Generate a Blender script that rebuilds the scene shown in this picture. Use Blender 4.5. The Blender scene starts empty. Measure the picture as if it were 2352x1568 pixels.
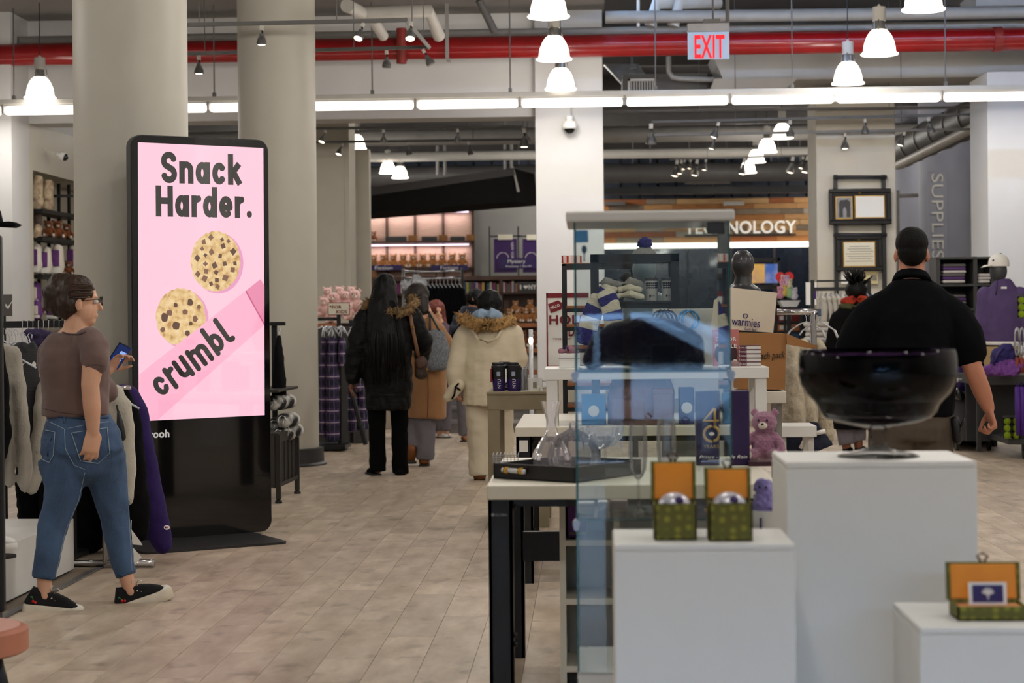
import bpy, bmesh, math, random
from mathutils import Vector, Matrix, Euler
random.seed(7)
SC = bpy.context.scene
COL = SC.collection
PI = math.pi
# ---------------------------------------------------------------- camera
FPX, CAMH, YAW, ROLL = 4200.0, 1.40, 0.0407, 0.0097
CX, CY = 1176.0, 726.66
cd = bpy.data.cameras.new('camera'); cam = bpy.data.objects.new('camera', cd); COL.objects.link(cam)
cd.sensor_width = 36.0; cd.lens = FPX/2352*36; cd.shift_y = -(784-CY)/2352
cd.clip_start = .1; cd.clip_end = 300
R0 = Vector((math.cos(YAW), math.sin(YAW), 0)); FW = Vector((-math.sin(YAW), math.cos(YAW), 0)); UP = Vector((0, 0, 1))
rx = (R0-ROLL*UP).normalized(); ux = (UP+ROLL*R0).normalized()
cam.matrix_world = Matrix((( rx.x, ux.x, -FW.x, 0), (rx.y, ux.y, -FW.y, 0), (rx.z, ux.z, -FW.z, CAMH), (0, 0, 0, 1)))
cd.dof.use_dof = True; cd.dof.focus_distance = 10.4; cd.dof.aperture_fstop = 4.2
SC.camera = cam
# ---------------------------------------------------------------- world: dull blue dusk daylight outside the storefront
wd = bpy.data.worlds.new('world'); SC.world = wd; wd.use_nodes = True
wb = wd.node_tree.nodes['Background']; wb.inputs[0].default_value = (.42, .62, 1, 1); wb.inputs[1].default_value = 34.0
SC.view_settings.view_transform = 'Standard'; SC.view_settings.look = 'None'
SC.view_settings.gamma = 1; SC.view_settings.use_curve_mapping = False
SC.view_settings.exposure = 0.15
cy = SC.cycles
cy.use_adaptive_sampling = True; cy.adaptive_threshold = .08; cy.adaptive_min_samples = 12; cy.time_limit = 900; cy.max_bounces = 5; cy.diffuse_bounces = 2; cy.glossy_bounces = 3; cy.transmission_bounces = 4; cy.transparent_max_bounces = 16
cy.caustics_reflective = False; cy.caustics_refractive = False; cy.sample_clamp_indirect = 4.0
pl = bpy.data.lights.new('window_portal', 'AREA'); pl.shape = 'RECTANGLE'; pl.size = 7.0; pl.size_y = 2.9; pl.cycles.is_portal = True
po = bpy.data.objects.new('window_portal', pl); COL.objects.link(po); po.location = (1.5, -4.9, 1.6); po.rotation_euler = (PI/2, 0, 0)
PEND_W, FILL_W, TUBE_W = 18.0, 50.0, 9.0      # lamp power in watts; the raised one is for added fill pendants
# ---------------------------------------------------------------- helpers: pixels of the 2352x1568 frame to points at a known depth
def W(px, py, Y):
    u = px-CX; v = py-CY
    u0 = (u-ROLL*v)/(1+ROLL*ROLL); v0 = (v+ROLL*u)/(1+ROLL*ROLL)
    d = R0*(u0/FPX)+FW-UP*(v0/FPX)
    return Vector((0, 0, CAMH))+d*(Y/d.y)
def G(px, py):
    u = px-CX; v = py-CY
    v0 = (v+ROLL*u)
    u0 = u-ROLL*v
    d = R0*(u0/FPX)+FW-UP*(v0/FPX)
    return Vector((0, 0, CAMH))+d*(CAMH/(-d.z))
class Fr:                                  # a thing's own frame: origin on the floor, x right, y away, z up
    def __init__(s, px, Y, z=0.0):
        w = W(px, 700, Y); s.Y = Y; s.loc = Vector((w.x, Y, z)); s.px = px
    def p(s, px, py, dy=0.0):
        return W(px, py, s.Y+dy)-s.loc
def lin(c):
    if isinstance(c, str):
        c = c.lstrip('#'); c = [int(c[i:i+2], 16)/255 for i in (0, 2, 4)]
        return tuple(x/12.92 if x <= .04045 else ((x+.055)/1.055)**2.4 for x in c)
    return tuple(c)
MATS = {}
def mat(key, col='#888888', rough=.6, metal=0, em=0, emc=None, noise=None, bump=None, coat=0, spec=.5, sheen=0, trans=0, ior=1.45, vary=0, alpha=1, stretch=(1, 1, 1)):
    if key in MATS: return MATS[key]
    m = bpy.data.materials.new(key); m.use_nodes = True; MATS[key] = m
    nt = m.node_tree; b = nt.nodes['Principled BSDF']; c = lin(col)
    b.inputs['Base Color'].default_value = (*c, 1); b.inputs['Roughness'].default_value = rough; b.inputs['Metallic'].default_value = metal
    b.inputs['Specular IOR Level'].default_value = spec; b.inputs['Coat Weight'].default_value = coat
    b.inputs['Sheen Weight'].default_value = sheen; b.inputs['Transmission Weight'].default_value = trans; b.inputs['IOR'].default_value = ior
    b.inputs['Alpha'].default_value = alpha
    if em:
        m.cycles.emission_sampling = 'NONE'
        b.inputs['Emission Color'].default_value = (*(lin(emc) if emc else c), 1); b.inputs['Emission Strength'].default_value = em
    co = None
    if noise or bump:
        tc = nt.nodes.new('ShaderNodeTexCoord'); mp = nt.nodes.new('ShaderNodeMapping'); mp.inputs['Scale'].default_value = stretch
        nt.links.new(tc.outputs['Object'], mp.inputs['Vector']); co = mp.outputs['Vector']
    out = None
    if noise:
        n = nt.nodes.new('ShaderNodeTexNoise'); n.inputs['Scale'].default_value = noise[0]; n.inputs['Detail'].default_value = 4
        nt.links.new(co, n.inputs['Vector'])
        mx = nt.nodes.new('ShaderNodeMix'); mx.data_type = 'RGBA'
        a = noise[1]
        c2 = lin(noise[2]) if len(noise) > 2 else tuple(x*(1-a) for x in c)
        c1 = c if len(noise) > 2 else tuple(min(1, x*(1+a)) for x in c)
        mx.inputs[6].default_value = (*c1, 1); mx.inputs[7].default_value = (*c2, 1)
        rp = nt.nodes.new('ShaderNodeMapRange'); rp.inputs[1].default_value = .5-.25*(1.2-min(1, a)); rp.inputs[2].default_value = .5+.25*(1.2-min(1, a))
        nt.links.new(n.outputs['Fac'], rp.inputs[0]); nt.links.new(rp.outputs[0], mx.inputs[0]); out = mx.outputs[2]
    if vary:
        oi = nt.nodes.new('ShaderNodeObjectInfo'); hs = nt.nodes.new('ShaderNodeHueSaturation')
        mr = nt.nodes.new('ShaderNodeMapRange'); mr.inputs[3].default_value = 1-vary; mr.inputs[4].default_value = 1+vary
        nt.links.new(oi.outputs['Random'], mr.inputs[0]); nt.links.new(mr.outputs[0], hs.inputs['Value'])
        if out: nt.links.new(out, hs.inputs['Color'])
        else: hs.inputs['Color'].default_value = (*c, 1)
        out = hs.outputs[0]
    if out: nt.links.new(out, b.inputs['Base Color'])
    if bump:
        n = nt.nodes.new('ShaderNodeTexNoise'); n.inputs['Scale'].default_value = bump[0]; n.inputs['Detail'].default_value = 3
        bp = nt.nodes.new('ShaderNodeBump'); bp.inputs['Strength'].default_value = bump[1]; bp.inputs['Distance'].default_value = .01
        nt.links.new(co, n.inputs['Vector']); nt.links.new(n.outputs['Fac'], bp.inputs['Height']); nt.links.new(bp.outputs[0], b.inputs['Normal'])
    return m
def thin_glass(key, tint='#eef4f2', ior=1.5, gloss=.02, haze=0):       # a thin clear pane: Fresnel mirror over clear transmission
    if key in MATS: return MATS[key]
    m = bpy.data.materials.new(key); m.use_nodes = True; MATS[key] = m
    nt = m.node_tree; nt.nodes.clear()
    o = nt.nodes.new('ShaderNodeOutputMaterial'); mx = nt.nodes.new('ShaderNodeMixShader'); f = nt.nodes.new('ShaderNodeFresnel')
    t = nt.nodes.new('ShaderNodeBsdfTransparent'); g = nt.nodes.new('ShaderNodeBsdfGlossy')
    f.inputs[0].default_value = ior; t.inputs[0].default_value = (*lin(tint), 1); g.inputs['Roughness'].default_value = gloss
    nt.links.new(f.outputs[0], mx.inputs[0]); nt.links.new(t.outputs[0], mx.inputs[1]); nt.links.new(g.outputs[0], mx.inputs[2]); nt.links.new(mx.outputs[0], o.inputs[0])
    if haze:
        d = nt.nodes.new('ShaderNodeBsdfTranslucent'); d.inputs[0].default_value = (.9, .88, .9, 1); m2 = nt.nodes.new('ShaderNodeMixShader'); m2.inputs[0].default_value = haze
        nt.links.new(mx.outputs[0], m2.inputs[1]); nt.links.new(d.outputs[0], m2.inputs[2]); nt.links.new(m2.outputs[0], o.inputs[0])
    return m
# ---------------------------------------------------------------- mesh helpers
def BM(): return bmesh.new()
def box(bm, lo, hi, bev=0.0, M=None, seg=2):
    lo = Vector(lo); hi = Vector(hi); c = (lo+hi)/2; s = hi-lo
    r = bmesh.ops.create_cube(bm, size=1)
    vs = r['verts']
    bmesh.ops.scale(bm, vec=(abs(s.x), abs(s.y), abs(s.z)), verts=vs)
    if bev > 0:
        es = list({e for v in vs for e in v.link_edges})
        rr = bmesh.ops.bevel(bm, geom=es, offset=min(bev, min(abs(s.x), abs(s.y), abs(s.z))*.49), segments=seg, affect='EDGES', profile=.5)
        vs = list({v for f in rr['faces'] for v in f.verts} | {v for v in vs if v.is_valid})
    m = Matrix.Translation(c)
    if M is not None: m = M @ m
    bmesh.ops.transform(bm, matrix=m, verts=vs)
    return vs
def ring_pts(c, t, side, rx_, ry_, n):
    t = t.normalized(); s = side-t*side.dot(t)
    if s.length < 1e-4: s = t.orthogonal()
    s.normalize(); o = t.cross(s)
    return [c+s*(rx_*math.cos(2*PI*i/n))+o*(ry_*math.sin(2*PI*i/n)) for i in range(n)]
def skin_rings(bm, rings, cap=True):
    vr = [[bm.verts.new(p) for p in r] for r in rings]; n = len(vr[0])
    for a, b in zip(vr, vr[1:]):
        for i in range(n): bm.faces.new((a[i], a[(i+1) % n], b[(i+1) % n], b[i]))
    if cap:
        bm.faces.new(list(reversed(vr[0]))); bm.faces.new(vr[-1])
    return vr
def tube(bm, pts, r, n=8, side=Vector((1, 0, 0)), dome=False, cap=True):
    """tapered tube through pts; r a number, or per point a number or (rx, ry)"""
    pts = [Vector(p) for p in pts]
    if not isinstance(r, (list,)): r = [r]*len(pts)
    rr = [q if isinstance(q, tuple) else (q, q) for q in r]
    T = []
    for i in range(len(pts)):
        a = pts[max(i-1, 0)]; b = pts[min(i+1, len(pts)-1)]; T.append((b-a).normalized())
    R = []
    sd = Vector(side)
    if dome:
        for k in (.15, .55, .85):
            h = math.sqrt(1-k*k); R.append(ring_pts(pts[0]-T[0]*min(rr[0])*h, T[0], sd, rr[0][0]*k, rr[0][1]*k, n))
    for p, t, q in zip(pts, T, rr): R.append(ring_pts(p, t, sd, q[0], q[1], n))
    if dome:
        for k in (.85, .55, .15):
            h = math.sqrt(1-k*k); R.append(ring_pts(pts[-1]+T[-1]*min(rr[-1])*h, T[-1], sd, rr[-1][0]*k, rr[-1][1]*k, n))
    return skin_rings(bm, R, cap)
def limb(bm, pts, r, n=14, side=Vector((1, 0, 0))): return tube(bm, pts, r, n, side, dome=True)
def cyl(bm, a, b, r0, r1=None, n=16): return tube(bm, [a, b], [r0, r0 if r1 is None else r1], n)
def lathe(bm, prof, c=(0, 0, 0), n=24, M=None, cap=False):
    c = Vector(c); R = []
    for r, z in prof: R.append([c+Vector((r*math.cos(2*PI*i/n), r*math.sin(2*PI*i/n), z)) for i in range(n)])
    if M is not None: R = [[M @ p for p in q] for q in R]
    return skin_rings(bm, R, cap)
def ell(bm, c, r, rot=None, u=14, v=10):
    m = Matrix.Translation(Vector(c))
    if rot is not None: m = m @ Euler(rot).to_matrix().to_4x4()
    m = m @ Matrix.Diagonal((r[0], r[1], r[2], 1))
    bmesh.ops.create_uvsphere(bm, u_segments=u, v_segments=v, radius=1, matrix=m)
def prism(bm, poly, d0, d1, M=None):
    """poly in (x, z), extruded along y from d0 to d1"""
    a = [Vector((x, d0, z)) for x, z in poly]; b = [Vector((x, d1, z)) for x, z in poly]
    if M is not None: a = [M @ p for p in a]; b = [M @ p for p in b]
    va = [bm.verts.new(p) for p in a]; vb = [bm.verts.new(p) for p in b]; n = len(poly)
    for i in range(n): bm.faces.new((va[i], va[(i+1) % n], vb[(i+1) % n], vb[i]))
    bm.faces.new(list(reversed(va))); bm.faces.new(vb)
def quad(bm, *p):
    bm.faces.new([bm.verts.new(Vector(q)) for q in p])
def rrect(w, h, r, n=5, cx=0, cz=0):
    P = []
    for (sx, sz, a0) in ((1, 1, 0), (-1, 1, 90), (-1, -1, 180), (1, -1, 270)):
        for k in range(n+1):
            a = math.radians(a0+90*k/n); P.append((cx+sx*(w/2-r)+r*math.cos(a), cz+sz*(h/2-r)+r*math.sin(a)))
    return P
def link(o, parent=None):
    COL.objects.link(o)
    if parent is not None: o.parent = parent
    return o
def mk(name, bm, m, parent=None, smooth=False, loc=None, rz=0.0, angle=None):
    bmesh.ops.recalc_face_normals(bm, faces=bm.faces[:])
    me = bpy.data.meshes.new(name); bm.to_mesh(me); bm.free()
    if isinstance(m, str): m = MATS[m]
    me.materials.append(m)
    if smooth:
        me.polygons.foreach_set('use_smooth', [True]*len(me.polygons))
        if angle: me.set_sharp_from_angle(angle=math.radians(angle))
    o = bpy.data.objects.new(name, me); link(o, parent)
    if loc is not None: o.location = loc
    if rz: o.rotation_euler.z = rz
    return o
def tag(o, label=None, cat=None, group=None, kind=None):
    if label: o['label'] = label
    if cat: o['category'] = cat
    if group: o['group'] = group
    if kind: o['kind'] = kind
    return o
def thing(name, label, cat, loc=(0, 0, 0), rz=0.0, group=None):
    o = bpy.data.objects.new(name, None); COL.objects.link(o); o.empty_display_size = .1
    o.location = loc; o.rotation_euler.z = rz
    return tag(o, label, cat, group)
def struct(name, bm, m, parent=None, smooth=False, angle=None):
    o = mk(name, bm, m, parent, smooth, angle=angle)
    if parent is None: o['kind'] = 'structure'
    return o
ORD1 = ('first', 'second', 'third', 'fourth', 'fifth', 'sixth', 'seventh', 'eighth', 'ninth', 'tenth', 'eleventh', 'twelfth', 'thirteenth', 'fourteenth', 'fifteenth', 'sixteenth', 'seventeenth', 'eighteenth', 'nineteenth')
def nth(k):
    return ORD1[k] if k < 19 else ('twentieth' if k == 19 else 'twenty-'+ORD1[k-20] if k < 29 else 'thirtieth' if k == 29 else 'thirty-'+ORD1[k-30])
def dup(root, loc, rz=None, label=None, group=None, scale=None):
    r = root.copy(); COL.objects.link(r); r.location = loc
    if rz is not None: r.rotation_euler.z = rz
    if label: r['label'] = label
    if group: r['group'] = group
    if scale: r.scale = scale if isinstance(scale, (tuple, list)) else (scale,)*3
    for ch in list(root.children):
        c = ch.copy(); COL.objects.link(c); c.parent = r
        for g in list(ch.children):
            d = g.copy(); COL.objects.link(d); d.parent = c
    return r
TMP = bpy.data.scenes.new("tmp")
def ev_mesh(o):
    vl = TMP.view_layers[0]; vl.update(); dg = vl.depsgraph; dg.update()
    return bpy.data.meshes.new_from_object(o.evaluated_get(dg), depsgraph=dg)
def bake(bm, voxel=.015, smooth=4, disp=0, dscale=.12, seed=0, dec=0):
    """melt closed lumps into one continuous skin (voxel remesh) and return its bmesh"""
    me = bpy.data.meshes.new('tmp'); bmesh.ops.recalc_face_normals(bm, faces=bm.faces[:]); bm.to_mesh(me); bm.free()
    o = bpy.data.objects.new('tmp', me); TMP.collection.objects.link(o)
    r = o.modifiers.new('r', 'REMESH'); r.mode = 'VOXEL'; r.voxel_size = voxel; r.use_smooth_shade = True
    if smooth: s = o.modifiers.new('s', 'SMOOTH'); s.factor = .5; s.iterations = smooth
    if disp:
        t = bpy.data.textures.new('folds', 'CLOUDS'); t.noise_scale = dscale; t.noise_depth = 1
        d = o.modifiers.new('d', 'DISPLACE'); d.texture = t; d.strength = disp; d.texture_coords = 'LOCAL'
    if dec: q = o.modifiers.new('q', 'DECIMATE'); q.ratio = dec
    m2 = ev_mesh(o)
    out = bmesh.new(); out.from_mesh(m2)
    bpy.data.objects.remove(o); bpy.data.meshes.remove(me); bpy.data.meshes.remove(m2)
    return out
TXT = {}
def txt(s, fit, m, parent=None, loc=(0, 0, 0), rot=(PI/2, 0, 0), ext=.002, bold=0.0, name='lettering', round_=0.0, shear=0.0, M=None):
    """lettering as thin raised letters; fit = (width, height) of the whole word"""
    cu = bpy.data.curves.new('t', 'FONT'); cu.body = s; cu.offset = bold; cu.resolution_u = 4; cu.shear = shear; cu.space_character = 1.0+bold*3
    cu.fill_mode = 'BOTH'; cu.extrude = .02
    o = bpy.data.objects.new('t', cu); TMP.collection.objects.link(o)
    me = ev_mesh(o)
    bpy.data.objects.remove(o); bpy.data.curves.remove(cu)
    xs = [v.co.x for v in me.vertices]; ys = [v.co.y for v in me.vertices]
    if not xs: return None
    x0, x1, y0, y1 = min(xs), max(xs), min(ys), max(ys)
    for v in me.vertices:
        v.co = Vector(((v.co.x-(x0+x1)/2)/(x1-x0)*fit[0], (v.co.y-(y0+y1)/2)/(y1-y0)*fit[1], v.co.z/.02*ext))
    me.materials.clear(); me.materials.append(MATS[m] if isinstance(m, str) else m)
    t = bpy.data.objects.new(name, me); link(t, parent)
    if M is not None: t.matrix_local = M
    else: t.location = loc; t.rotation_euler = rot
    return t
# ---------------------------------------------------------------- palette
mat('white_wall', '#d3d2d0', .7, noise=(3, .03), bump=(40, .05))
mat('cream_wall', '#cfc8b8', .65, noise=(4, .04), bump=(30, .06))
mat('column_paint', '#bcb7aa', .5, noise=(2.5, .05), bump=(14, .12))
mat('white_lam', '#e3e2de', .42, noise=(8, .015))
mat('white_lam_warm', '#dad4c4', .45, noise=(8, .02))
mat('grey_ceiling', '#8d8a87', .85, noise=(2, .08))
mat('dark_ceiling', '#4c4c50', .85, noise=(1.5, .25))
mat('pipe_grey', '#97948f', .5, noise=(6, .08))
mat('pipe_white', '#c9c5bd', .5, noise=(6, .06))
mat('pipe_dark', '#5d5b5a', .5, noise=(6, .1))
mat('red_paint', '#8e0f13', .28, noise=(5, .12), coat=.4)
mat('black_metal', '#141416', .42, noise=(9, .15))
mat('black_gloss', '#08080a', .08, coat=.6, noise=(4, .1))
mat('dark_steel', '#36363a', .45, metal=.3, noise=(9, .1))
mat('steel', '#a5a5a8', .3, metal=.85, noise=(9, .08))
mat('chrome', '#d5d5d8', .12, metal=1, noise=(9, .03))
mat('rail_grey', '#6a6866', .45, metal=.3, noise=(9, .08))
mat('brass', '#c79a3c', .25, metal=1, noise=(9, .06))
mat('wood_warm', '#a9683f', .5, noise=(7, .2), stretch=(1, 6, 6))
mat('wood_pale', '#c79f83', .5, noise=(5, .1), stretch=(1, 4, 4))
mat('wood_dark', '#4a3023', .5, noise=(6, .25), stretch=(1, 6, 6))
mat('cardboard', '#97693d', .8, noise=(7, .08))
mat('cardboard_pale', '#cbbfab', .8, noise=(7, .05))
mat('paper', '#eceae4', .7, noise=(9, .02))
mat('black_cloth', '#0b0b0d', .95, noise=(12, .25), bump=(60, .3), spec=.15)
mat('navy_cloth', '#1c2032', .9, noise=(12, .2), bump=(50, .3))
mat('lamp_glow', '#ffffff', .4, em=3.2, emc='#fff3e2', noise=(4, .01))
mat('tube_glow', '#ffffff', .4, em=3.0, emc='#fff6ec', noise=(4, .01))
mat('spot_glow', '#ffffff', .4, em=9, emc='#ffe9c8', noise=(4, .01))
mat('purple', '#42206e', .8, noise=(9, .12))
mat('skin_light', '#d9a585', .5, noise=(9, .06), spec=.4)
mat('skin_mid', '#b98468', .5, noise=(9, .06), spec=.4)
mat('rubber', '#1a1a1a', .6, noise=(9, .1))
mat('carpet', '#8a7d6d', .95, noise=(140, .22), bump=(200, .5))
mat('glass_edge', '#1f5a57', .15, noise=(4, .05), coat=.3)
def plank_mat():
    m = bpy.data.materials.new('oak_plank'); m.use_nodes = True; MATS['oak_plank'] = m; nt = m.node_tree; b = nt.nodes['Principled BSDF']
    N = nt.nodes.new; L = nt.links.new
    g = N('ShaderNodeNewGeometry'); oi = N('ShaderNodeObjectInfo')
    ad = N('ShaderNodeMath'); ad.operation = 'ADD'; L(g.outputs['Random Per Island'], ad.inputs[0]); L(oi.outputs['Random'], ad.inputs[1])
    fr = N('ShaderNodeMath'); fr.operation = 'FRACT'; L(ad.outputs[0], fr.inputs[0])
    sc = N('ShaderNodeMath'); sc.operation = 'MULTIPLY'; sc.inputs[1].default_value = 37; L(fr.outputs[0], sc.inputs[0])
    cb = N('ShaderNodeCombineXYZ'); L(sc.outputs[0], cb.inputs[0]); L(sc.outputs[0], cb.inputs[2])
    av = N('ShaderNodeVectorMath'); L(g.outputs['Position'], av.inputs[0]); L(cb.outputs[0], av.inputs[1])
    mp = N('ShaderNodeMapping'); mp.inputs['Scale'].default_value = (5, 1.6, 5); L(av.outputs[0], mp.inputs[0])
    n1 = N('ShaderNodeTexNoise'); n1.inputs['Scale'].default_value = 1.5; n1.inputs['Detail'].default_value = 7; n1.inputs['Roughness'].default_value = .62; L(mp.outputs[0], n1.inputs[0])
    mp2 = N('ShaderNodeMapping'); mp2.inputs['Scale'].default_value = (7, 5, 5); L(av.outputs[0], mp2.inputs[0])
    n2 = N('ShaderNodeTexNoise'); n2.inputs['Scale'].default_value = 1.1; n2.inputs['Detail'].default_value = 3; L(mp2.outputs[0], n2.inputs[0])
    cr = N('ShaderNodeValToRGB'); e = cr.color_ramp.elements
    e[0].position = .3; e[0].color = (*lin('#a8957f'), 1); e[1].position = .68; e[1].color = (*lin('#d2c1ad'), 1); L(n1.outputs['Fac'], cr.inputs[0])
    dk = N('ShaderNodeMapRange'); dk.inputs[1].default_value = .58; dk.inputs[2].default_value = .7; dk.inputs[3].default_value = 1; dk.inputs[4].default_value = .7; L(n2.outputs['Fac'], dk.inputs[0])
    tv = N('ShaderNodeMapRange'); tv.inputs[3].default_value = .9; tv.inputs[4].default_value = 1.1; L(fr.outputs[0], tv.inputs[0])
    mu = N('ShaderNodeMath'); mu.operation = 'MULTIPLY'; L(dk.outputs[0], mu.inputs[0]); L(tv.outputs[0], mu.inputs[1])
    hs = N('ShaderNodeHueSaturation'); L(cr.outputs[0], hs.inputs['Color']); L(mu.outputs[0], hs.inputs['Value']); L(hs.outputs[0], b.inputs['Base Color'])
    b.inputs['Roughness'].default_value = .42; b.inputs['Specular IOR Level'].default_value = .35
    bp = N('ShaderNodeBump'); bp.inputs['Strength'].default_value = .08; L(n1.outputs['Fac'], bp.inputs['Height']); L(bp.outputs[0], b.inputs['Normal'])
plank_mat()
mat('joint_dark', '#4a3f35', .9, noise=(9, .1))
# ---------------------------------------------------------------- floor of oak planks
YB = 22.0                                  # foot of the steps / line of the pillars
bm = BM(); box(bm, (-9.4, -5.2, -.05), (9.4, 45.2, -.005)); floor = struct('floor', bm, 'joint_dark')
px0 = G(948, 1568).x; pw = px0-G(824.4, 1568).x
PL = 1.22
def in_view(x, y, z=0.0):
    d = Vector((x, y, z-CAMH)); t = d.dot(FW)
    if t < .5: return None
    u0 = d.dot(R0)/t*FPX; v0 = -d.z/t*FPX
    return CX+u0+ROLL*v0, CY+v0-ROLL*u0
cells = []
for i in range(-46, 46):
    x = px0+i*pw
    if x < -9.1 or x+pw > 9.15: continue
    off = ((i*0.437) % 1)*PL
    for j in range(-5, 20):
        y = j*PL+off
        y0 = max(y, -4.98); y1 = min(y+PL, 22.9)
        if y1-y0 < .05: continue
        cells.append((x, y0, y1))
def score(c):
    q = in_view(c[0]+pw/2, (c[1]+c[2])/2)
    if q is None or not (-60 < q[0] < 2410 and 730 < q[1] < 1640): return 0
    if c[0] > -.1 and q[1] > 1200 and q[0] < 2230: return .001
    return 1/((c[1]+c[2])/2)
cells.sort(key=score, reverse=True)
g2 = .0009
bm = BM(); box(bm, (g2, g2, -.006), (pw-g2, PL-g2, 0)); me_p = None
for k, (x, y0, y1) in enumerate(cells[:300]):
    if k == 0:
        o = mk('plank', bm, 'oak_plank', floor); me_p = o.data
    else:
        o = bpy.data.objects.new('plank', me_p); link(o, floor)
    o.location = (x, y0, 0); o.scale.y = (y1-y0)/PL
bm = BM()
for (x, y0, y1) in cells[300:]: box(bm, (x+g2, y0+g2, -.006), (x+pw-g2, y1-g2, 0))
o = mk('plank_field', bm, 'oak_plank', floor); o['kind'] = 'stuff'
# carpet zone left of the aisle with its metal edge strip
bm = BM(); box(bm, (-9.0, 6.9, .0), (-2.79, 12.05, .006)); tag(mk('carpet', bm, 'carpet'), 'grey-brown short pile carpet under the clothes racks', 'carpet')
bm = BM(); box(bm, (-2.79, 6.9, 0), (-2.745, 12.05, .009), .003); struct('trim_1', bm, 'rail_grey')
bm = BM(); box(bm, (-9.0, 12.05, 0), (-2.745, 12.09, .008), .003); struct('trim_2', bm, 'rail_grey')
# ---------------------------------------------------------------- shell
bm = BM(); box(bm, (-9.4, -5.2, 0), (-9.2, 46, 5.6)); struct('wall_left', bm, 'white_wall')
bm = BM(); box(bm, (9.2, -5.2, 0), (9.4, 46, 5.6)); struct('wall_right', bm, 'white_wall')
bm = BM(); box(bm, (-9.2, 45, 0), (9.2, 45.2, 5.6)); struct('wall_back', bm, mat('back_wall', '#a8a6a2', .7, noise=(2, .05)))
bm = BM()
for lo, hi in (((-9.2, -5.2, 0), (-2, -5, 5.6)), ((5, -5.2, 0), (9.2, -5, 5.6)), ((-2, -5.2, 3.05), (5, -5, 5.6)), ((-2, -5.2, 0), (5, -5, .15))): box(bm, lo, hi)
struct('wall_front', bm, 'white_wall')
wn = mk('window_1', (lambda b: (box(b, (-2, -5.13, .17), (5, -5.115, 3.03)), b)[1])(BM()), thin_glass('shop_glass')); wn['kind'] = 'structure'
for k in range(4):
    bm = BM(); x = -1.97+k*2.313; box(bm, (x-.03, -5.17, .15), (x+.03, -5.06, 3.05)); mk('window_frame', bm, 'black_metal', wn)
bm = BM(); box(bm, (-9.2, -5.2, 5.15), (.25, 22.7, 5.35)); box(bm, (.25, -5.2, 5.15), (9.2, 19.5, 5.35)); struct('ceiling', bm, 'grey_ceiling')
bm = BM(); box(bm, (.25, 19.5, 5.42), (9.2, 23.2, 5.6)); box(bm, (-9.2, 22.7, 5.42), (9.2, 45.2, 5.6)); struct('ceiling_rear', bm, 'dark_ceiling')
bm = BM(); box(bm, (-9.2, 22.95, .3), (9.2, 45, .45)); box(bm, (-9.2, 22.93, 0), (9.2, 22.97, .44)); struct('floor_rear', bm, mat('rear_floor', '#9b8d7e', .5, noise=(3, .1)))
# street outside the storefront
bm = BM(); box(bm, (-60, -70, -.2), (60, -5.2, -.12)); struct('floor_street', bm, mat('asphalt', '#17181b', .9, noise=(20, .2), spec=.2))
bm = BM(); box(bm, (-40, -24, -.12), (40, -18, 5.6)); struct('wall_street', bm, mat('brick_far', '#171412', .9, noise=(3, .3), spec=.1))
# bulkhead over the openings and the pillars that carry it
xl = W(1232, 500, 22.6).x; xr = W(1387, 500, 22.6).x
bm = BM(); box(bm, (-9.2, 22.6, 3.87), (xl, 23.1, 5.42)); struct('wall_bulkhead', bm, 'white_wall')
bm = BM(); box(bm, (xl, 22.45, 0), (xr, 23.25, 5.42), .01); struct('pillar_1', bm, 'white_wall')
x0 = W(600, 500, 26.2).x; x1 = W(801, 500, 26.2).x
bm = BM(); box(bm, (x0, 26.2, 0), (x1, 26.9, 5.42)); box(bm, (x1-.05, 26.18, 0), (x1+.015, 26.9, 5.42)); struct('pillar_2', bm, 'cream_wall')
x0 = W(2270, 500, 22.3).x
bm = BM(); box(bm, (x0, 22.3, 0), (9.2, 23.3, 4.3), .01); struct('pillar_3', bm, 'white_wall')
x0 = W(1876, 500, 24).x; x1 = W(2058, 500, 24).x
bm = BM(); box(bm, (x0, 24, 0), (x1, 24.9, 4.2), .01); struct('pillar_4', bm, 'cream_wall')
xa = W(28, 500, 21.9).x; xb = W(68, 500, 22.6).x
bm = BM(); box(bm, (-9.2, 21.9, 0), (xa, 22.6, 5.15)); struct('pillar_5', bm, 'white_wall')
bm = BM(); box(bm, (-9.2, 22.6, 3.3), (xb, 27, 3.9)); box(bm, (-9.2, 22.6, 0), (xb, 22.75, 3.3)); box(bm, (-9.2, 22.75, 0), (xb-.55, 27, 3.3)); box(bm, (-9.2, 27, 0), (-3.2, 27.2, 3.9)); struct('wall_alcove', bm, 'cream_wall')
for k, (xs, ys) in enumerate((((xa+.02), 21.9), (W(1876, 500, 24).x, 24))): pass
# a pillar on the right side of the shop, seen in the advertising screen
bm = BM(); lathe(bm, [(.21, 0), (.21, 5.15)], (4.79, 6.27, 0), 32); struct('pillar_6', bm, 'white_wall', smooth=True)
# two round columns
def column(px, Y, r, base):
    x = W(px, 500, Y).x
    bm = BM(); lathe(bm, [(r, 0), (r, 5.15)], (x, Y, 0), 64); c = struct('column', bm, 'column_paint', smooth=True)
    if base:
        bm = BM(); lathe(bm, [(r+.001, 0), (r+.075, 0), (r+.075, .012), (r+.05, .03), (r+.045, .16), (r+.001, .165)], (x, Y, 0), 64); mk('column_base', bm, 'dark_steel', c, smooth=True, angle=40)
    return c
column(303, 12.4, .385, True); column(638.5, 17.5, .372, True)
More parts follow.
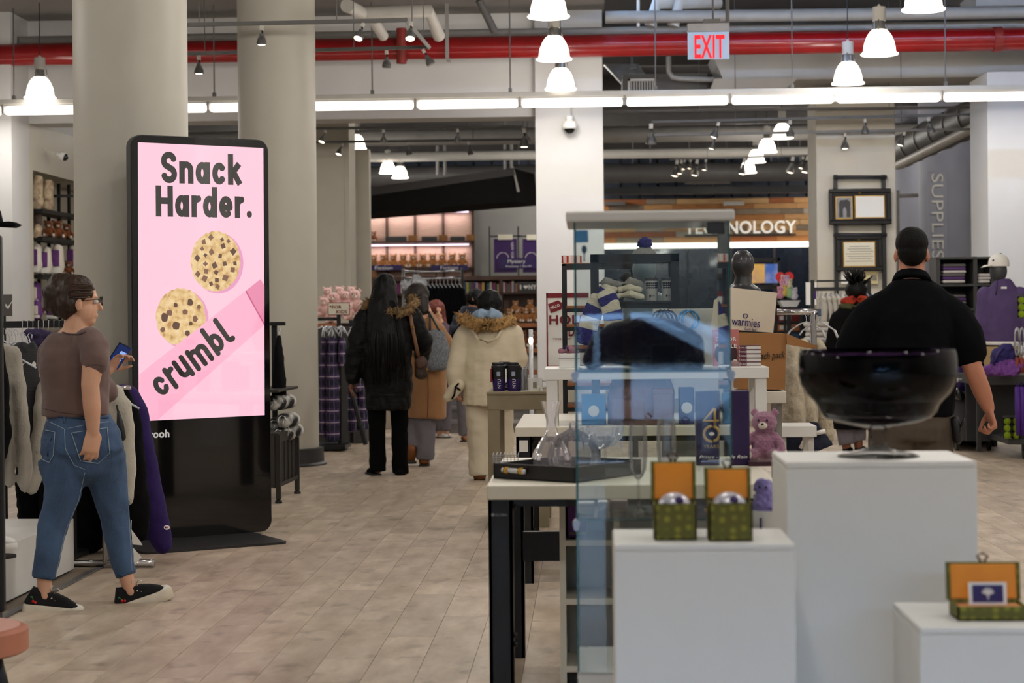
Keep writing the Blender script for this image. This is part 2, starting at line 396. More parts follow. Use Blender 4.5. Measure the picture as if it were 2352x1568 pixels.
# three steps up to the rear sales floor, with metal nosings
x0 = W(985, 950, 22).x
for k in range(3):
    bm = BM(); box(bm, (x0, YB+.3*k, 0), (xl+.05, 23, .15*(k+1))); s = mk('step', bm, mat('step_grey', '#6f6a66', .6, noise=(20, .12))); s['kind'] = 'structure'
    bm = BM(); box(bm, (x0, YB+.3*k-.012, .15*(k+1)-.035), (xl+.05, YB+.3*k+.05, .15*(k+1)+.004), .004); mk('nosing', bm, 'steel', s)
# ---------------------------------------------------------------- pipes and ducts under the ceiling
def pipe(name, pts, r, m, label, cat='pipe', group=None, n=20):
    bm = BM(); tube(bm, pts, r, n); return tag(mk(name, bm, m, smooth=True, angle=50), label, cat, group)
Yp = 21.95
z = W(1176, 108, Yp).z
rp = thing('fire_pipe', 'thick glossy red sprinkler main running across the ceiling', 'pipe', (0, Yp, z))
bm = BM(); tube(bm, [(-9.2, 0, 0), (9.2, 0, 0)], .134, 28); mk('main', bm, 'red_paint', rp, True, angle=50)
for px in (925, 2290):
    xx = W(px, 100, Yp).x
    bm = BM(); tube(bm, [(xx-.05, 0, 0), (xx+.05, 0, 0)], .15, 24); mk('coupling', bm, mat('red_dull', '#8a2a22', .5, noise=(8, .2)), rp, True, angle=50)
xx = W(1029, 100, Yp).x
bm = BM(); box(bm, (xx-.022, -.145, -.15), (xx+.022, -.132, .95)); box(bm, (xx-.022, -.14, -.15), (xx+.022, .14, -.137)); mk('hanger_strap', bm, 'pipe_grey', rp)
bm = BM(); tube(bm, [(W(925, 90, Yp).x, -.16, .22), (W(925, 90, Yp).x, -.16, -.2)], .06, 14); mk('valve', bm, 'red_dull', rp, True, angle=50)
pipe('conduit_pipe', [(xa+.02, 22.2, W(1176, 76, 22.2).z), (9.2, 22.2, W(1176, 76, 22.2).z)], .055, 'pipe_grey', 'slim grey pipe running just above the red sprinkler main')
pipe('drain_pipe', [W(822, 35, 19.6)+Vector((0, -.9, -.05)), W(833, 30, 19.6), W(985, 26, 19.6), W(1008, 82, 20.3)], [.07]*4, 'pipe_white', 'bent white drain pipe above the track lights')
pipe('drain_pipe', [W(856, 45, 19.7), W(880, 82, 20.25)], .06, 'pipe_white', 'short stub of white pipe dropping behind the bent drain pipe')
pipe('hanger_pipe', [W(1100, 0, 21), W(1136, 72, 21.2)], .045, 'pipe_dark', 'dark slanting pipe with a small yellow label above the red main')
pipe('branch_pipe', [W(1390, 40, 22), W(2352, 28, 22), W(2500, 26, 22)], .075, 'pipe_grey', 'grey pipe running along the ceiling above the exit sign')
for px, t in ((1508, 'left'), (1560, 'right')):
    a = W(px, 8, 22.1); b = W(px-14, 60, 22.1)
    pipe('elbow_pipe', [a+Vector((.5, .3, .05)), a, b], .075, 'pipe_white', 'white pipe elbow bending down, %s one of the pair by the white pillar' % t)
pipe('sprinkler_drop', [W(1466, 0, 22), W(1466, 62, 22)], .02, 'pipe_white', 'thin white sprinkler drop beside the white pillar')
pipe('loop_pipe', [W(1536, 130, 23.6), W(1536, 165, 23.6), W(1545, 177, 23.6), W(1560, 180, 23.6), W(1640, 183, 23.6)], .035, 'pipe_grey', 'curved grey conduit bend below the red main')
# ducts on the right
def duct(name, lo, hi, m, label):
    bm = BM(); box(bm, lo, hi, .01); return tag(mk(name, bm, m), label, 'duct')
a = W(1640, 126, 23.4); b = W(2268, 176, 23.4)
bm = BM(); prism(bm, [(a.x-.02, a.z), (9.1, a.z), (9.1, b.z), (a.x+.12, b.z)], 23.4, 24.3); prism(bm, [(a.x+.0, b.z+.02), (W(1835, 200, 23.4).x, b.z+.02), (W(1795, 207, 23.4).x, W(1795, 212, 23.4).z), (a.x-.05, W(1640, 205, 23.4).z)], 23.35, 23.9)
tag(mk('air_duct', bm, mat('duct_white', '#b9b5ae', .6, noise=(3, .05))), 'pale rectangular air duct across the ceiling right of the white pillar', 'duct')
a = W(2070, 0, 22.4); duct('air_duct', (W(2240, 0, 22.4).x, 22.35, W(2240, 16, 22.4).z), (9.1, 23.3, 5.3), 'duct_white', 'pale duct corner in the top right of the ceiling')
a = W(1430, 170, 24); b = W(1520, 214, 24)
vb = thing('ceiling_vent', 'square white vent grille on a grey duct box beside the white pillar', 'vent', (a.x, 24, b.z))
bm = BM(); box(bm, (0, .02, 0), (b.x-a.x+.6, .9, a.z-b.z)); mk('duct_box', bm, 'pipe_dark', vb)
q0 = W(1442, 181, 24); q1 = W(1508, 212, 24)
bm = BM(); L0 = Vector((a.x, 24, b.z)); p0 = q0-L0; p1 = q1-L0
for (lo, hi) in (((p0.x, -.01, p0.z-.03), (p1.x, .02, p0.z)), ((p0.x, -.01, p1.z), (p1.x, .02, p1.z+.03)), ((p0.x, -.01, p1.z), (p0.x+.03, .02, p0.z)), ((p1.x-.03, -.01, p1.z), (p1.x, .02, p0.z))): box(bm, lo, hi)
mk('grille_frame', bm, 'white_lam', vb)
for k in range(9):
    bm = BM(); xx = p0.x+.03+(p1.x-p0.x-.06)*(k+.5)/9; box(bm, (xx-.008, 0, p1.z+.02), (xx+.008, .015, p0.z-.02)); mk('grille_bar', bm, 'pipe_white', vb)
bm = BM(); prism(bm, [(W(1388, 130, 24.5).x, W(1388, 130, 24.5).z), (W(1470, 130, 24.5).x, W(1470, 130, 24.5).z), (W(1530, 215, 24.5).x, W(1530, 218, 24.5).z), (W(1470, 215, 24.5).x, W(1470, 218, 24.5).z)], 25.2, 25.4); q = W(1450, 150, 25.3); tube(bm, [(q.x, 25.3, q.z), (q.x, 25.3, 5.42)], .03, 6)
tag(mk('duct_brace', bm, 'pipe_grey'), 'grey slanting duct panel under the red main by the white pillar', 'duct')
# joists and pipes of the dark rear ceiling
for k, (y, zz, r) in enumerate(((25.6, 5.1, .05), (29, 4.85, .12), (31.5, 5.0, .07), (34.5, 4.8, .15), (38, 4.75, .1), (41.5, 4.62, .22))):
    pipe('rear_pipe', [(-9, y, zz), (9, y, zz)], r, ('pipe_grey', 'pipe_white', 'pipe_dark')[k % 3], '%s pipe across the dark rear ceiling, %s from the front' % (('slim grey', 'thick grey')[r > .09], ORD1[k]), 'pipe')
for k, (y, zz) in enumerate(((25.6, 5.1), (29, 4.85), (31.5, 5.0), (34.5, 4.8), (38, 4.75), (41.5, 4.62))):
    for x in (-5, -1.5, 4.2):
        bm = BM(); tube(bm, [(x, y, zz), (x, y, 5.42)], .012, 6); struct('trim_%d' % (10+k*3), bm, 'pipe_grey')
for k in range(7):
    y = 25+k*2.9; bm = BM(); box(bm, (-9.1, y, 5.2), (9.1, y+.16, 5.42)); j = struct('ceiling_beam', bm, 'pipe_dark')
# big ribbed duct rising at the right rear
a = W(2062, 352, 30); b = W(2300, 238, 24.8)
dd = thing('ribbed_duct', 'ribbed grey round duct slanting up at the rear right', 'duct', a)
bm = BM(); tube(bm, [(0, 0, 0), b-a], .26, 20); mk('duct_tube', bm, 'pipe_dark', dd, True, angle=60)
for k in range(7):
    t = (k+.5)/7; c = (b-a)*t; d = (b-a).normalized()
    bm = BM(); tube(bm, [c-d*.02, c+d*.02], .275, 20); mk('duct_rib', bm, 'pipe_grey', dd, True, angle=60)
pipe('rear_pipe', [W(2062, 380, 29.3), W(2262, 280, 24.6)], .07, 'pipe_white', 'pale pipe strapped below the ribbed duct')
# ---------------------------------------------------------------- bell pendant lamps
mat('cage_clear', '#8f8f8c', .25, metal=.6, noise=(9, .1))
def pendant_proto():
    t = thing('pendant_lamp', 'x', 'lamp', (0, 0, 0))
    bm = BM(); lathe(bm, [(.16, -.002), (.197, 0), (.2, .012), (.185, .022), (.172, .035), (.168, .08), (.155, .14), (.13, .2), (.1, .245), (.07, .268), (.065, .262), (.12, .19), (.15, .12), (.16, .05), (.16, -.002)], n=28); mk('shade', bm, 'lamp_glow', t, True)
    bm = BM(); lathe(bm, [(.066, .262), (.06, .3), (.056, .36)], n=18); 
    for k in range(3):
        a = k*2.094+.3; tube(bm, [(.1*math.cos(a), .1*math.sin(a), .25), (.075*math.cos(a), .075*math.sin(a), .37)], .006, 6)
    mk('neck', bm, 'cage_clear', t, True)
    bm = BM(); lathe(bm, [(.0, .36), (.068, .36), (.068, .51), (.02, .515), (.012, .54), (0, .54)], n=20); mk('housing', bm, 'pipe_white', t, True, angle=40)
    bm = BM(); tube(bm, [(0, 0, .53), (0, 0, 1.2)], .006, 6); mk('cable', bm, 'black_metal', t)
    return t
PP = pendant_proto(); pend_used = [False]
PLD = bpy.data.lights.new('pendant_bulb', 'POINT'); PLD.energy = PEND_W; PLD.shadow_soft_size = .14; PLD.color = (1, .945, .87)
PLN = PLD.copy(); PLN.energy = FILL_W
def pendant(x, y, z, label, group, w=None):
    if not pend_used[0]: pend_used[0] = True; t = PP; t.location = (x, y, z); t['label'] = label; t['group'] = group
    else: t = dup(PP, (x, y, z), 0, label, group)
    t.scale = (.94, .94, .94)
    l = bpy.data.objects.new('bulb', PLN if w else PLD); link(l, t); l.location = (0, 0, -.17)
    return t
def pend_px(px, py, Y, label): p = W(px, py, Y); return pendant(p.x, p.y, p.z, label, 'bell pendant lamps')
pend_px(92, 226, 21.3, 'glowing bell pendant lamp hanging left of the round columns')
pend_px(1260, 40, 16.1, 'nearest bell pendant lamp in the middle row, cut by the top edge')
pend_px(1273, 138, 19.2, 'second bell pendant lamp of the middle row, in front of the red main')
pend_px(1288, 206, 21.4, 'third bell pendant lamp of the middle row, just above the tube light')
pend_px(2121, 24, 15.9, 'nearest bell pendant lamp of the right row, cut by the top edge')
pend_px(2020, 126, 18.5, 'second bell pendant lamp of the right row, overlapping the red main')
pend_px(1948, 193, 20.9, 'third bell pendant lamp of the right row, above the tube light')
pend_px(818, 342, 32.3, 'bell pendant lamp behind the track rail beside the cream pillar')
pend_px(891, 398, 38.0, 'left bell pendant lamp of the pair above the dark soffit')
pend_px(919, 409, 39.4, 'right bell pendant lamp of the pair above the dark soffit')
for k, w in enumerate(('first and highest', 'second', 'third', 'fourth and lowest')):
    pend_px((1797, 1762, 1737, 1718)[k], (318, 350, 373, 397)[k], 31+2.6*k, '%s bell pendant lamp of the rear row left of the diploma pillar' % w)
pend_px(2238, 340, 33.3, 'bell pendant lamp at the rear right with a dark spotlight before it')
pend_px(2132, 388, 38.0, 'small far bell pendant lamp beside the grey supplies column')
for i, X in enumerate((-6.4, -.32, 2.9, 6.0)):  # unseen pendants added overhead, with stronger bulbs to brighten the near floor
    for j, Y in enumerate((12.8, 9.2, 5.6, 2.0)):
        pendant(X, Y, 4.0, 'added unseen bell pendant lamp overhead, %s row from the rear and %s from the left' % (ORD1[j], ORD1[i]), 'added overhead pendant lamps', True)
for i, X in enumerate((-6.3, -.6, 6.2)):  # extra pendants added with stronger bulbs to lift the rear shop
    for j, Y in enumerate((27.6, 35.8, 42.8)):
        pendant(X, Y, 4.55, 'added bell pendant lamp deep in the rear shop, %s row and %s from the left' % (ORD1[j], ORD1[i]), 'added rear pendant lamps', True)
# ---------------------------------------------------------------- continuous tube light
Yt = 21.35; zt = W(1176, 238, Yt).z; pitch = 1.222; xj0 = W(1194, 238, Yt).x
tl = thing('tube_light_row', 'long suspended row of glowing white tube lights across the aisle', 'light', (0, Yt, zt))
jl = [xj0+pitch*k for k in range(-7, 7)]
bm = BM(); box(bm, (jl[0], -.05, .075), (jl[-1], .05, .13), .006); box(bm, (jl[0], -.035, .05), (jl[-1], .035, .075)); mk('housing_rail', bm, 'pipe_white', tl)
TA = bpy.data.lights.new('tube', 'AREA'); TA.shape = 'RECTANGLE'; TA.size = pitch*.96; TA.size_y = .08; TA.energy = TUBE_W; TA.color = (1, .96, .91)
bm = BM(); box(bm, (.025, -.05, -.048), (pitch-.025, .05, .05), .03, seg=3); mt = None
for k, x in enumerate(jl[:-1]):
    if mt is None: o = mk('tube', bm, 'tube_glow', tl, True); mt = o.data
    else: o = bpy.data.objects.new('tube', mt); link(o, tl)
    o.location.x = x
    b2 = BM(); box(b2, (x-.014, -.04, -.035), (x+.014, .04, .08), .004); mk('joint_bracket', b2, 'pipe_grey', tl)
    l = bpy.data.objects.new('tube_lamp', TA); link(l, tl); l.location = (x+pitch/2, 0, -.056)
for px in (32, 492, 855, 1172, 1506, 1820, 2172):
    x = W(px, 200, Yt).x; b2 = BM(); tube(b2, [(x, 0, .12), (x, 0, 5.1-zt)], .008, 6); box(b2, (x-.02, -.02, .12), (x+.02, .02, .18)); mk('hanger_rod', b2, 'rail_grey', tl)
# ---------------------------------------------------------------- track rails and spotlights
def spot_proto(lit):
    t = thing('track_spotlight', 'x', 'spotlight')
    bm = BM(); box(bm, (-.022, -.02, -.05), (.022, .02, .01), .004); mk('adapter', bm, 'pipe_white', t)
    bm = BM(); tube(bm, [(0, 0, -.04), (.012, 0, -.07), (0, 0, -.1)], .012, 8); mk('arm', bm, 'black_metal', t, True)
    bm = BM(); lathe(bm, [(.0, -.085), (.024, -.09), (.026, -.13), (.04, -.16), (.058, -.195), (.06, -.225), (.05, -.225), (.05, -.21)], n=20)
    for k in range(6):
        a = k*PI/3; tube(bm, [(.03*math.cos(a), .03*math.sin(a), -.12), (.06*math.cos(a), .06*math.sin(a), -.2)], .004, 4)
    mk('lamp_head', bm, 'rail_grey', t, True, angle=50)
    bm = BM(); lathe(bm, [(0, -.222), (.05, -.219)], n=20); lathe(bm, [(0, -.226), (.03, -.225), (.05, -.219)], n=20); mk('lens', bm, 'spot_glow' if lit else mat('lens_off', '#9a958c', .3, noise=(5, .05)), t, True)
    return t
SP = {True: spot_proto(True), False: spot_proto(False)}; sp_used = {True: False, False: False}
def spotlight(px, py, Y, label, lit=True, tilt=(0, 0), s=1.0, group='track spotlights'):
    """px, py: the lens; hangs above it"""
    p = W(px, py, Y)
    if not sp_used[lit]: sp_used[lit] = True; t = SP[lit]; t['label'] = label; t['group'] = group
    else: t = dup(SP[lit], (0, 0, 0), 0, label, group)
    t.rotation_euler = (tilt[0], tilt[1], 0); t.scale = (s, s, s)
    zr = rail_z(p.x, Y)
    if zr is None: t.location = p-Euler((tilt[0], tilt[1], 0)).to_matrix() @ Vector((0, 0, -.22*s)); return t
    sc = max(.75, min(1.35, (zr-.02-p.z)/.225)); t.scale = (sc, sc, sc); t.location = (p.x, Y, zr-.02-.01*sc)
    return t
RAILS = []; V3 = lambda *a: Vector(a)
def rail_z(x, Y):
    for a, b in RAILS:
        if abs(a.y-Y) < .3 and abs(b.y-Y) < .3 and a.x-.3 < x < b.x+.3: return a.z+(b.z-a.z)*(x-a.x)/(b.x-a.x)
    return None
def rail(name, pts, label):
    bm = BM()
    for a, b in zip(pts, pts[1:]):
        RAILS.append((a, b))
        for f_ in (.25, .75):
            c = a+(b-a)*f_; tube(bm, [c, V3(c.x, c.y, 5.16 if c.y < 22.6 else 5.43)], .005, 5)
        d = (b-a); tube(bm, [a-d.normalized()*.015, b+d.normalized()*.015], .024, 4, side=Vector((0, .7, .7)))
    return tag(mk(name, bm, 'rail_grey'), label, 'track rail')
rail('track_rail', [W(300, 60, 16.4), W(932, 46, 16.4), W(985, 108, 18.6)], 'front track rail crossing the second column near the ceiling')
rail('track_rail', [W(300, 127, 18.6), W(985, 108, 18.6)], 'rear track rail in front of the red main, behind the columns')
for a, b, c in (((601, 101, 16.4), True, 'single lit spotlight on the track rail over the second column'), ((834, 92, 16.4), True, 'lit spotlight at the bend of the drain pipe, aimed forward'), ((944, 96, 16.4), True, 'lit spotlight at the corner of the front track rail'), ((457, 168, 18.6), True, 'lit spotlight between the two round columns')):
    spotlight(*a, c, b, tilt=(-.5 if '.' not in c and 'aimed' in c or 'corner' in c else 0, .25 if 'aimed' in c else 0))
spotlight(888, 152, 18.6, 'unlit spotlight hanging straight down in front of the red main', False)
spotlight(972, 140, 18.6, 'unlit spotlight tilted right at the end of the rear track rail', False, (0, -.5))
rail('track_rail', [W(700, 295, 24), W(1196, 291, 24), W(1216, 322, 25.8)], 'track rail at the top of the rear left opening')
rail('track_rail', [W(700, 327, 25.8), W(1216, 320, 25.8)], 'second track rail in the rear left opening, a little lower')
for (px, py, Y, lit, lab, ti) in ((748, 328, 24, True, 'lit spotlight nearest the second column under the bulkhead', (-.3, .3)), (786, 356, 25.8, True, 'lit spotlight low against the cream pillar edge', (-.3, .3)), (881, 322, 24, False, 'unlit spotlight right of the pendant beside the cream pillar', (0, 0)), (933, 354, 25.8, False, 'unlit spotlight tilted right above the dark soffit', (0, -.3)), (1051, 326, 24, False, 'unlit spotlight in the middle of the rear left rail', (0, 0)), (1076, 354, 25.8, False, 'unlit spotlight on the lower rail above the dark soffit', (0, -.2)), (1204, 336, 24, True, 'lit spotlight at the right corner of the rear left rail', (0, 0))):
    spotlight(px, py, Y, lab, lit, ti)
rail('track_rail', [W(1500, 280, 23.3), W(2262, 262, 23.3)], 'upper track rail of the rear right opening')
rail('track_rail', [W(1500, 310, 23.75), W(2262, 296, 23.75)], 'lower track rail of the rear right opening')
rail('track_rail', [W(1390, 256, 23.8), W(2262, 246, 23.8)], 'thin rail right below the tube lights in the rear right opening')
for (px, py, Y, lit, lab, ti) in ((1496, 330, 23.3, False, 'unlit spotlight at the left end of the rear right rail', (0, 0)), (1651, 316, 23.3, True, 'lit spotlight tilted left, beside the highest rear pendant', (0, .35)), (1643, 342, 23.75, True, 'lit spotlight just below the tilted one left of the rear pendants', (0, .3)), (1815, 312, 23.3, False, 'unlit spotlight in front of the highest rear pendant', (0, 0)), (1941, 340, 23.75, True, 'lit spotlight shining down on the diploma pillar', (0, 0)), (1987, 306, 23.3, False, 'unlit spotlight on the upper rail over the diploma pillar', (0, 0)), (2078, 334, 23.75, True, 'lit spotlight right of the diploma pillar', (0, .35)), (2132, 305, 23.3, False, 'unlit spotlight before the ribbed duct', (0, -.2)), (2242, 322, 23.75, False, 'unlit spotlight in front of the rear right pendant', (0, 0))):
    spotlight(px, py, Y, lab, lit, ti)
rail('track_rail', [W(1540, 366, 36), W(1880, 356, 36)], 'far track rail carrying the tiny spotlights')
for k, (px, py, w) in enumerate(((1587, 384, 'leftmost'), (1556, 408, 'lowest left'), (1566, 398, 'second lowest left'), (1573, 388, 'third lowest left'), (1602, 408, 'lone low'), (1622, 390, 'middle left'), (1711, 404, 'under the pendant row'), (1845, 386, 'left of the right cluster'), (1822, 402, 'lowest of the right cluster'), (1855, 399, 'middle of the right cluster'), (1866, 392, 'upper of the right cluster'), (1876, 384, 'highest of the right cluster'))):
    spotlight(px, py, 36, 'tiny lit spotlight far under the rear ceiling, %s' % w, True, (0, .2), group='tiny far spotlights')
# ---------------------------------------------------------------- exit sign
p = W(1627, 96, 19.0)
ex = thing('exit_sign', 'small hanging exit sign with red letters on a pale mirror panel', 'sign', p)
hw = 47/(FPX/19); bm = BM(); box(bm, (-hw, -.03, -.18), (hw, .03, .1), .004); mk('panel', bm, mat('exit_panel', '#a9bfe0', .25, noise=(4, .1), em=.25), ex)
bm = BM(); box(bm, (-hw*1.02, -.04, .1), (hw*1.02, .04, .19), .004); mk('top_housing', bm, 'steel', ex)
txt('EXIT', (.31, .24), mat('exit_red', '#d01020', .4, em=1.0, noise=(5, .05)), ex, (.01, -.034, -.055), bold=.02, ext=.003)
bm = BM(); tube(bm, [(.05, 0, .19), (.05, 0, 1.2)], .01, 8); tube(bm, [(.2, 0, .19), (.2, 0, 1.2)], .02, 8); box(bm, (-.05, -.05, .19), (.12, .05, .23)); mk('hanger', bm, 'rail_grey', ex)
# ---------------------------------------------------------------- dome cameras
def dome(px, py, Y, s, label, side=0):
    p = W(px, py, Y)
    t = thing('dome_camera', label, 'camera', p)
    bm = BM(); lathe(bm, [(0, .1), (.05, .1), (.05, .04), (.09, .03), (.105, -.0), (.105, -.06), (.09, -.075), (0, -.076)], n=24); mk('housing', bm, 'white_lam', t, True, angle=40)
    bm = BM(); lathe(bm, [(.082, -.07), (.078, -.1), (.055, -.135), (.02, -.15), (0, -.152)], n=24); mk('dome', bm, 'black_gloss', t, True)
    bm = BM(); tube(bm, [(0, 0, .1), (0, 0, .5 if not side else .45)], .012, 8); mk('mount_pole', bm, 'white_lam', t, True)
    bm = BM(); box(bm, (-.05, .02, .05), (.05, .2, .12), .005); mk('wall_arm', bm, 'white_lam', t)
    t.scale = (s, s, s)
    if side: t.rotation_euler.y = -1.2
dome(1308, 284, 22.3, .85, 'white dome camera hanging on the white centre pillar')
dome(141, 358, 23.2, .6, 'small white dome camera on the wall above the plush alcove', 1)
def PZ(px, py, z):
    u = px-CX; v = py-CY; v0 = v+ROLL*u; u0 = u-ROLL*v
    d = R0*(u0/FPX)+FW-UP*(v0/FPX)
    return Vector((0, 0, CAMH))+d*((z-CAMH)/d.z)
def S(Y): return FPX/Y
# ---------------------------------------------------------------- advertising kiosk
gA = G(405, 1240); gB = G(612, 1225); kd = (gB-gA); KTH = math.atan2(kd.y, kd.x); kd = Vector((math.cos(KTH), math.sin(KTH), 0))
kn = Vector((kd.y, -kd.x, 0))
def kray(px, py):
    u = px-CX; v = py-CY; v0 = v+ROLL*u; u0 = u-ROLL*v
    d = R0*(u0/FPX)+FW-UP*(v0/FPX); o = Vector((0, 0, CAMH))
    t = (gA-o).dot(kn)/d.dot(kn); return o+d*t
KO = kray(302, 700); KO.z = 0
def K(px, py):
    p = kray(px, py)-KO; return p.dot(kd), p.z
kw = K(619, 700)[0]; kh = (K(320, 309)[1]+K(600, 321)[1])/2
kio = thing('advertising_kiosk', 'tall black freestanding advertising screen showing a pink cookie advert', 'kiosk', KO, KTH)
bm = BM(); prism(bm, rrect(kw, kh-.014, .075, 8, kw/2, (kh+.014)/2), 0, .075); mk('body', bm, mat('kiosk_side', '#1b1b1d', .35, noise=(6, .1)), kio, True, angle=35)
bm = BM(); prism(bm, rrect(kw-.012, kh-.026, .07, 8, kw/2, (kh+.014)/2), -.006, .0); mk('front_glass', bm, 'black_gloss', kio, True, angle=35)
g1 = G(663, 1248)-KO; g0 = G(400, 1269)-KO
fx1 = g1.dot(kd); fy = -((g1.dot(kn)+g0.dot(kn))/2)
bm = BM(); prism(bm, [(p[0], p[1]) for p in rrect(fx1+.13, .36-fy, .06, 6, (fx1-.13)/2, (.36+fy)/2)], 0, .014, Matrix(((1, 0, 0, 0), (0, 0, 1, 0), (0, 1, 0, 0), (0, 0, 0, 1)))); mk('base_plate', bm, mat('kiosk_base', '#2c2c2e', .4, noise=(6, .1)), kio, True, angle=35)
def scr(key, c, e=1.0, **k): return mat(key, '#000000', .04, em=e, emc=c, ior=2.3, **k)
scr('scr_pink', '#fcc3d5', .95); scr('scr_band', '#f2aac2', 1.0); scr('scr_end', '#dd84a4', 1.0); scr('scr_seam', '#c2567f', 1.0); scr('scr_shadow', '#dc93b6', 1.0)
scr('scr_black', '#141517', .6); scr('scr_choc', '#5a3a2c', .9); scr('scr_choc2', '#7a5340', .9)
def cookie_mat():
    m = bpy.data.materials.new('scr_cookie'); m.use_nodes = True; MATS['scr_cookie'] = m; nt = m.node_tree; b = nt.nodes['Principled BSDF']
    b.inputs['Base Color'].default_value = (0, 0, 0, 1); b.inputs['Roughness'].default_value = .05
    tc = nt.nodes.new('ShaderNodeTexCoord'); n = nt.nodes.new('ShaderNodeTexNoise'); n.inputs['Scale'].default_value = 26; n.inputs['Detail'].default_value = 5; nt.links.new(tc.outputs['Object'], n.inputs[0])
    cr = nt.nodes.new('ShaderNodeValToRGB'); e = cr.color_ramp.elements; e[0].position = .3; e[0].color = (*lin('#b98d5c'), 1); e[1].position = .66; e[1].color = (*lin('#eed2a2'), 1); x = e.new(.46); x.color = (*lin('#dfbb83'), 1)
    nt.links.new(n.outputs['Fac'], cr.inputs[0]); nt.links.new(cr.outputs[0], b.inputs['Emission Color']); b.inputs['Emission Strength'].default_value = .95
cookie_mat()
def kpoly(bm, pts, y):
    bm.faces.new([bm.verts.new(Vector((*[K(*p)[0]], y, K(*p)[1]))) for p in pts])
bm = BM(); kpoly(bm, [(316, 327), (604, 340), (607, 953), (318, 967)], -.007)
screen = mk('screen', bm, 'scr_pink', kio)
def cookie(cx, cy_, rx_, ry_, chips, seed):
    rnd = random.Random(seed)
    bm = BM(); kpoly(bm, [(cx+6+(rx_+1)*math.cos(a*PI/20), cy_+4+(ry_+1)*math.sin(a*PI/20)) for a in range(40)], -.0074); mk('cookie_shadow', bm, 'scr_shadow', screen)
    bm = BM(); kpoly(bm, [(cx+rx_*(1+.018*math.sin(5*a+seed))*math.cos(a*PI/24), cy_+ry_*(1+.018*math.sin(3.1*a))*math.sin(a*PI/24)) for a in range(48)], -.0078); mk('cookie_picture', bm, 'scr_cookie', screen)
    for i, (x, y, r, kind) in enumerate(chips):
        n = 4 if kind == 'c' else 9; a0 = rnd.random()*6; bm = BM()
        kpoly(bm, [(x+r*rnd.uniform(.8, 1.15)*math.cos(a0+2*PI*j/n), y+r*1.15*rnd.uniform(.8, 1.15)*math.sin(a0+2*PI*j/n)) for j in range(n)], -.0082)
        mk('chocolate_chip', bm, ('scr_choc', 'scr_choc2')[i % 2], screen)
rr = random.Random(3); ch = []
for i in range(400):
    a = rr.random()*2*PI; q = math.sqrt(rr.random())*.86; x, y = 494+57*q*math.cos(a), 600+68*q*math.sin(a); r = rr.uniform(5, 8.5)
    if all((x-c[0])**2+(y-c[1])**2 > (r+c[2]+1.5)**2 for c in ch): ch.append((x, y, r, 'c'))
    if len(ch) > 23: break
cookie(494, 600, 57, 69, ch, 1)
cookie(414, 728, 57, 66, [(377, 729, 9, 'o'), (388, 718, 7, 'o'), (404, 748, 8.5, 'o'), (424, 716, 6, 'o'), (436, 694, 7, 'o'), (447, 732, 6.5, 'o'), (402, 700, 5, 'o'), (373, 757, 6, 'o'), (430, 765, 6, 'o'), (456, 705, 5, 'o'), (437, 743, 4.5, 'o')], 2)
bm = BM(); kpoly(bm, [(318, 860), (597, 641), (606, 655), (606, 746), (360, 965), (318, 967)], -.0086); band = mk('band_picture', bm, 'scr_band', screen)
bm = BM(); kpoly(bm, [(563, 668), (597, 641), (606, 655), (606, 746)], -.009); mk('band_end', bm, 'scr_end', screen)
bm = BM(); kpoly(bm, [(562, 669), (565, 667), (606, 742), (606, 748)], -.0093); mk('band_seam', bm, 'scr_seam', screen)
def arc(cx, cy_, rx_, ry_, a0, a1, n=14):
    return [(cx+rx_*math.cos(math.radians(a0+(a1-a0)*k/n)), cy_+ry_*math.sin(math.radians(a0+(a1-a0)*k/n))) for k in range(n+1)]
GL = {'S': (.85, [arc(.42, 1.0, .27, .265, 5, 262)+arc(.43, .41, .275, .265, 80, -178)]),
      'n': (.76, [[(.145, 0), (.145, 1)], arc(.38, .6, .235, .255, 180, 0)+[(.615, 0)]]),
      'a': (.78, [arc(.36, .5, .215, .355, 0, 360, 24), [(.635, 0), (.635, 1)]]),
      'c': (.74, [arc(.38, .5, .235, .355, 32, 328, 20)]),
      'k': (.82, [[(.145, 0), (.145, 1.41)], [(.22, .5), (.62, .97)], [(.3, .6), (.66, .03)]]),
      'H': (.93, [[(.145, 0), (.145, 1.41)], [(.785, 0), (.785, 1.41)], [(.145, .72), (.785, .72)]]),
      'r': (.52, [[(.145, 0), (.145, 1)], arc(.47, .55, .325, .31, 180, 92, 8)]),
      'd': (.78, [arc(.36, .5, .215, .355, 0, 360, 24), [(.635, 0), (.635, 1.41)]]),
      'e': (.76, [[(.145, .47), (.615, .47)]+arc(.38, .5, .235, .355, -5, 318, 22)]),
      '.': (.36, [[(.18, .17), (.18, .19)]]),
      'u': (.78, [[(.145, 1), (.145, .4)]+arc(.38, .4, .235, .255, 180, 360), [(.615, 1), (.615, 0)]]),
      'm': (1.22, [[(.145, 0), (.145, 1)], arc(.37, .62, .225, .235, 180, 0)+[(.595, 0)], arc(.82, .62, .225, .235, 180, 0)+[(1.045, 0)]]),
      'b': (.78, [arc(.4, .5, .235, .355, 0, 360, 24), [(.145, .0), (.145, 1.41)]]),
      'l': (.5, [[(.145, 1.41), (.145, .34)]+arc(.33, .33, .185, .19, 180, 285, 8)])}
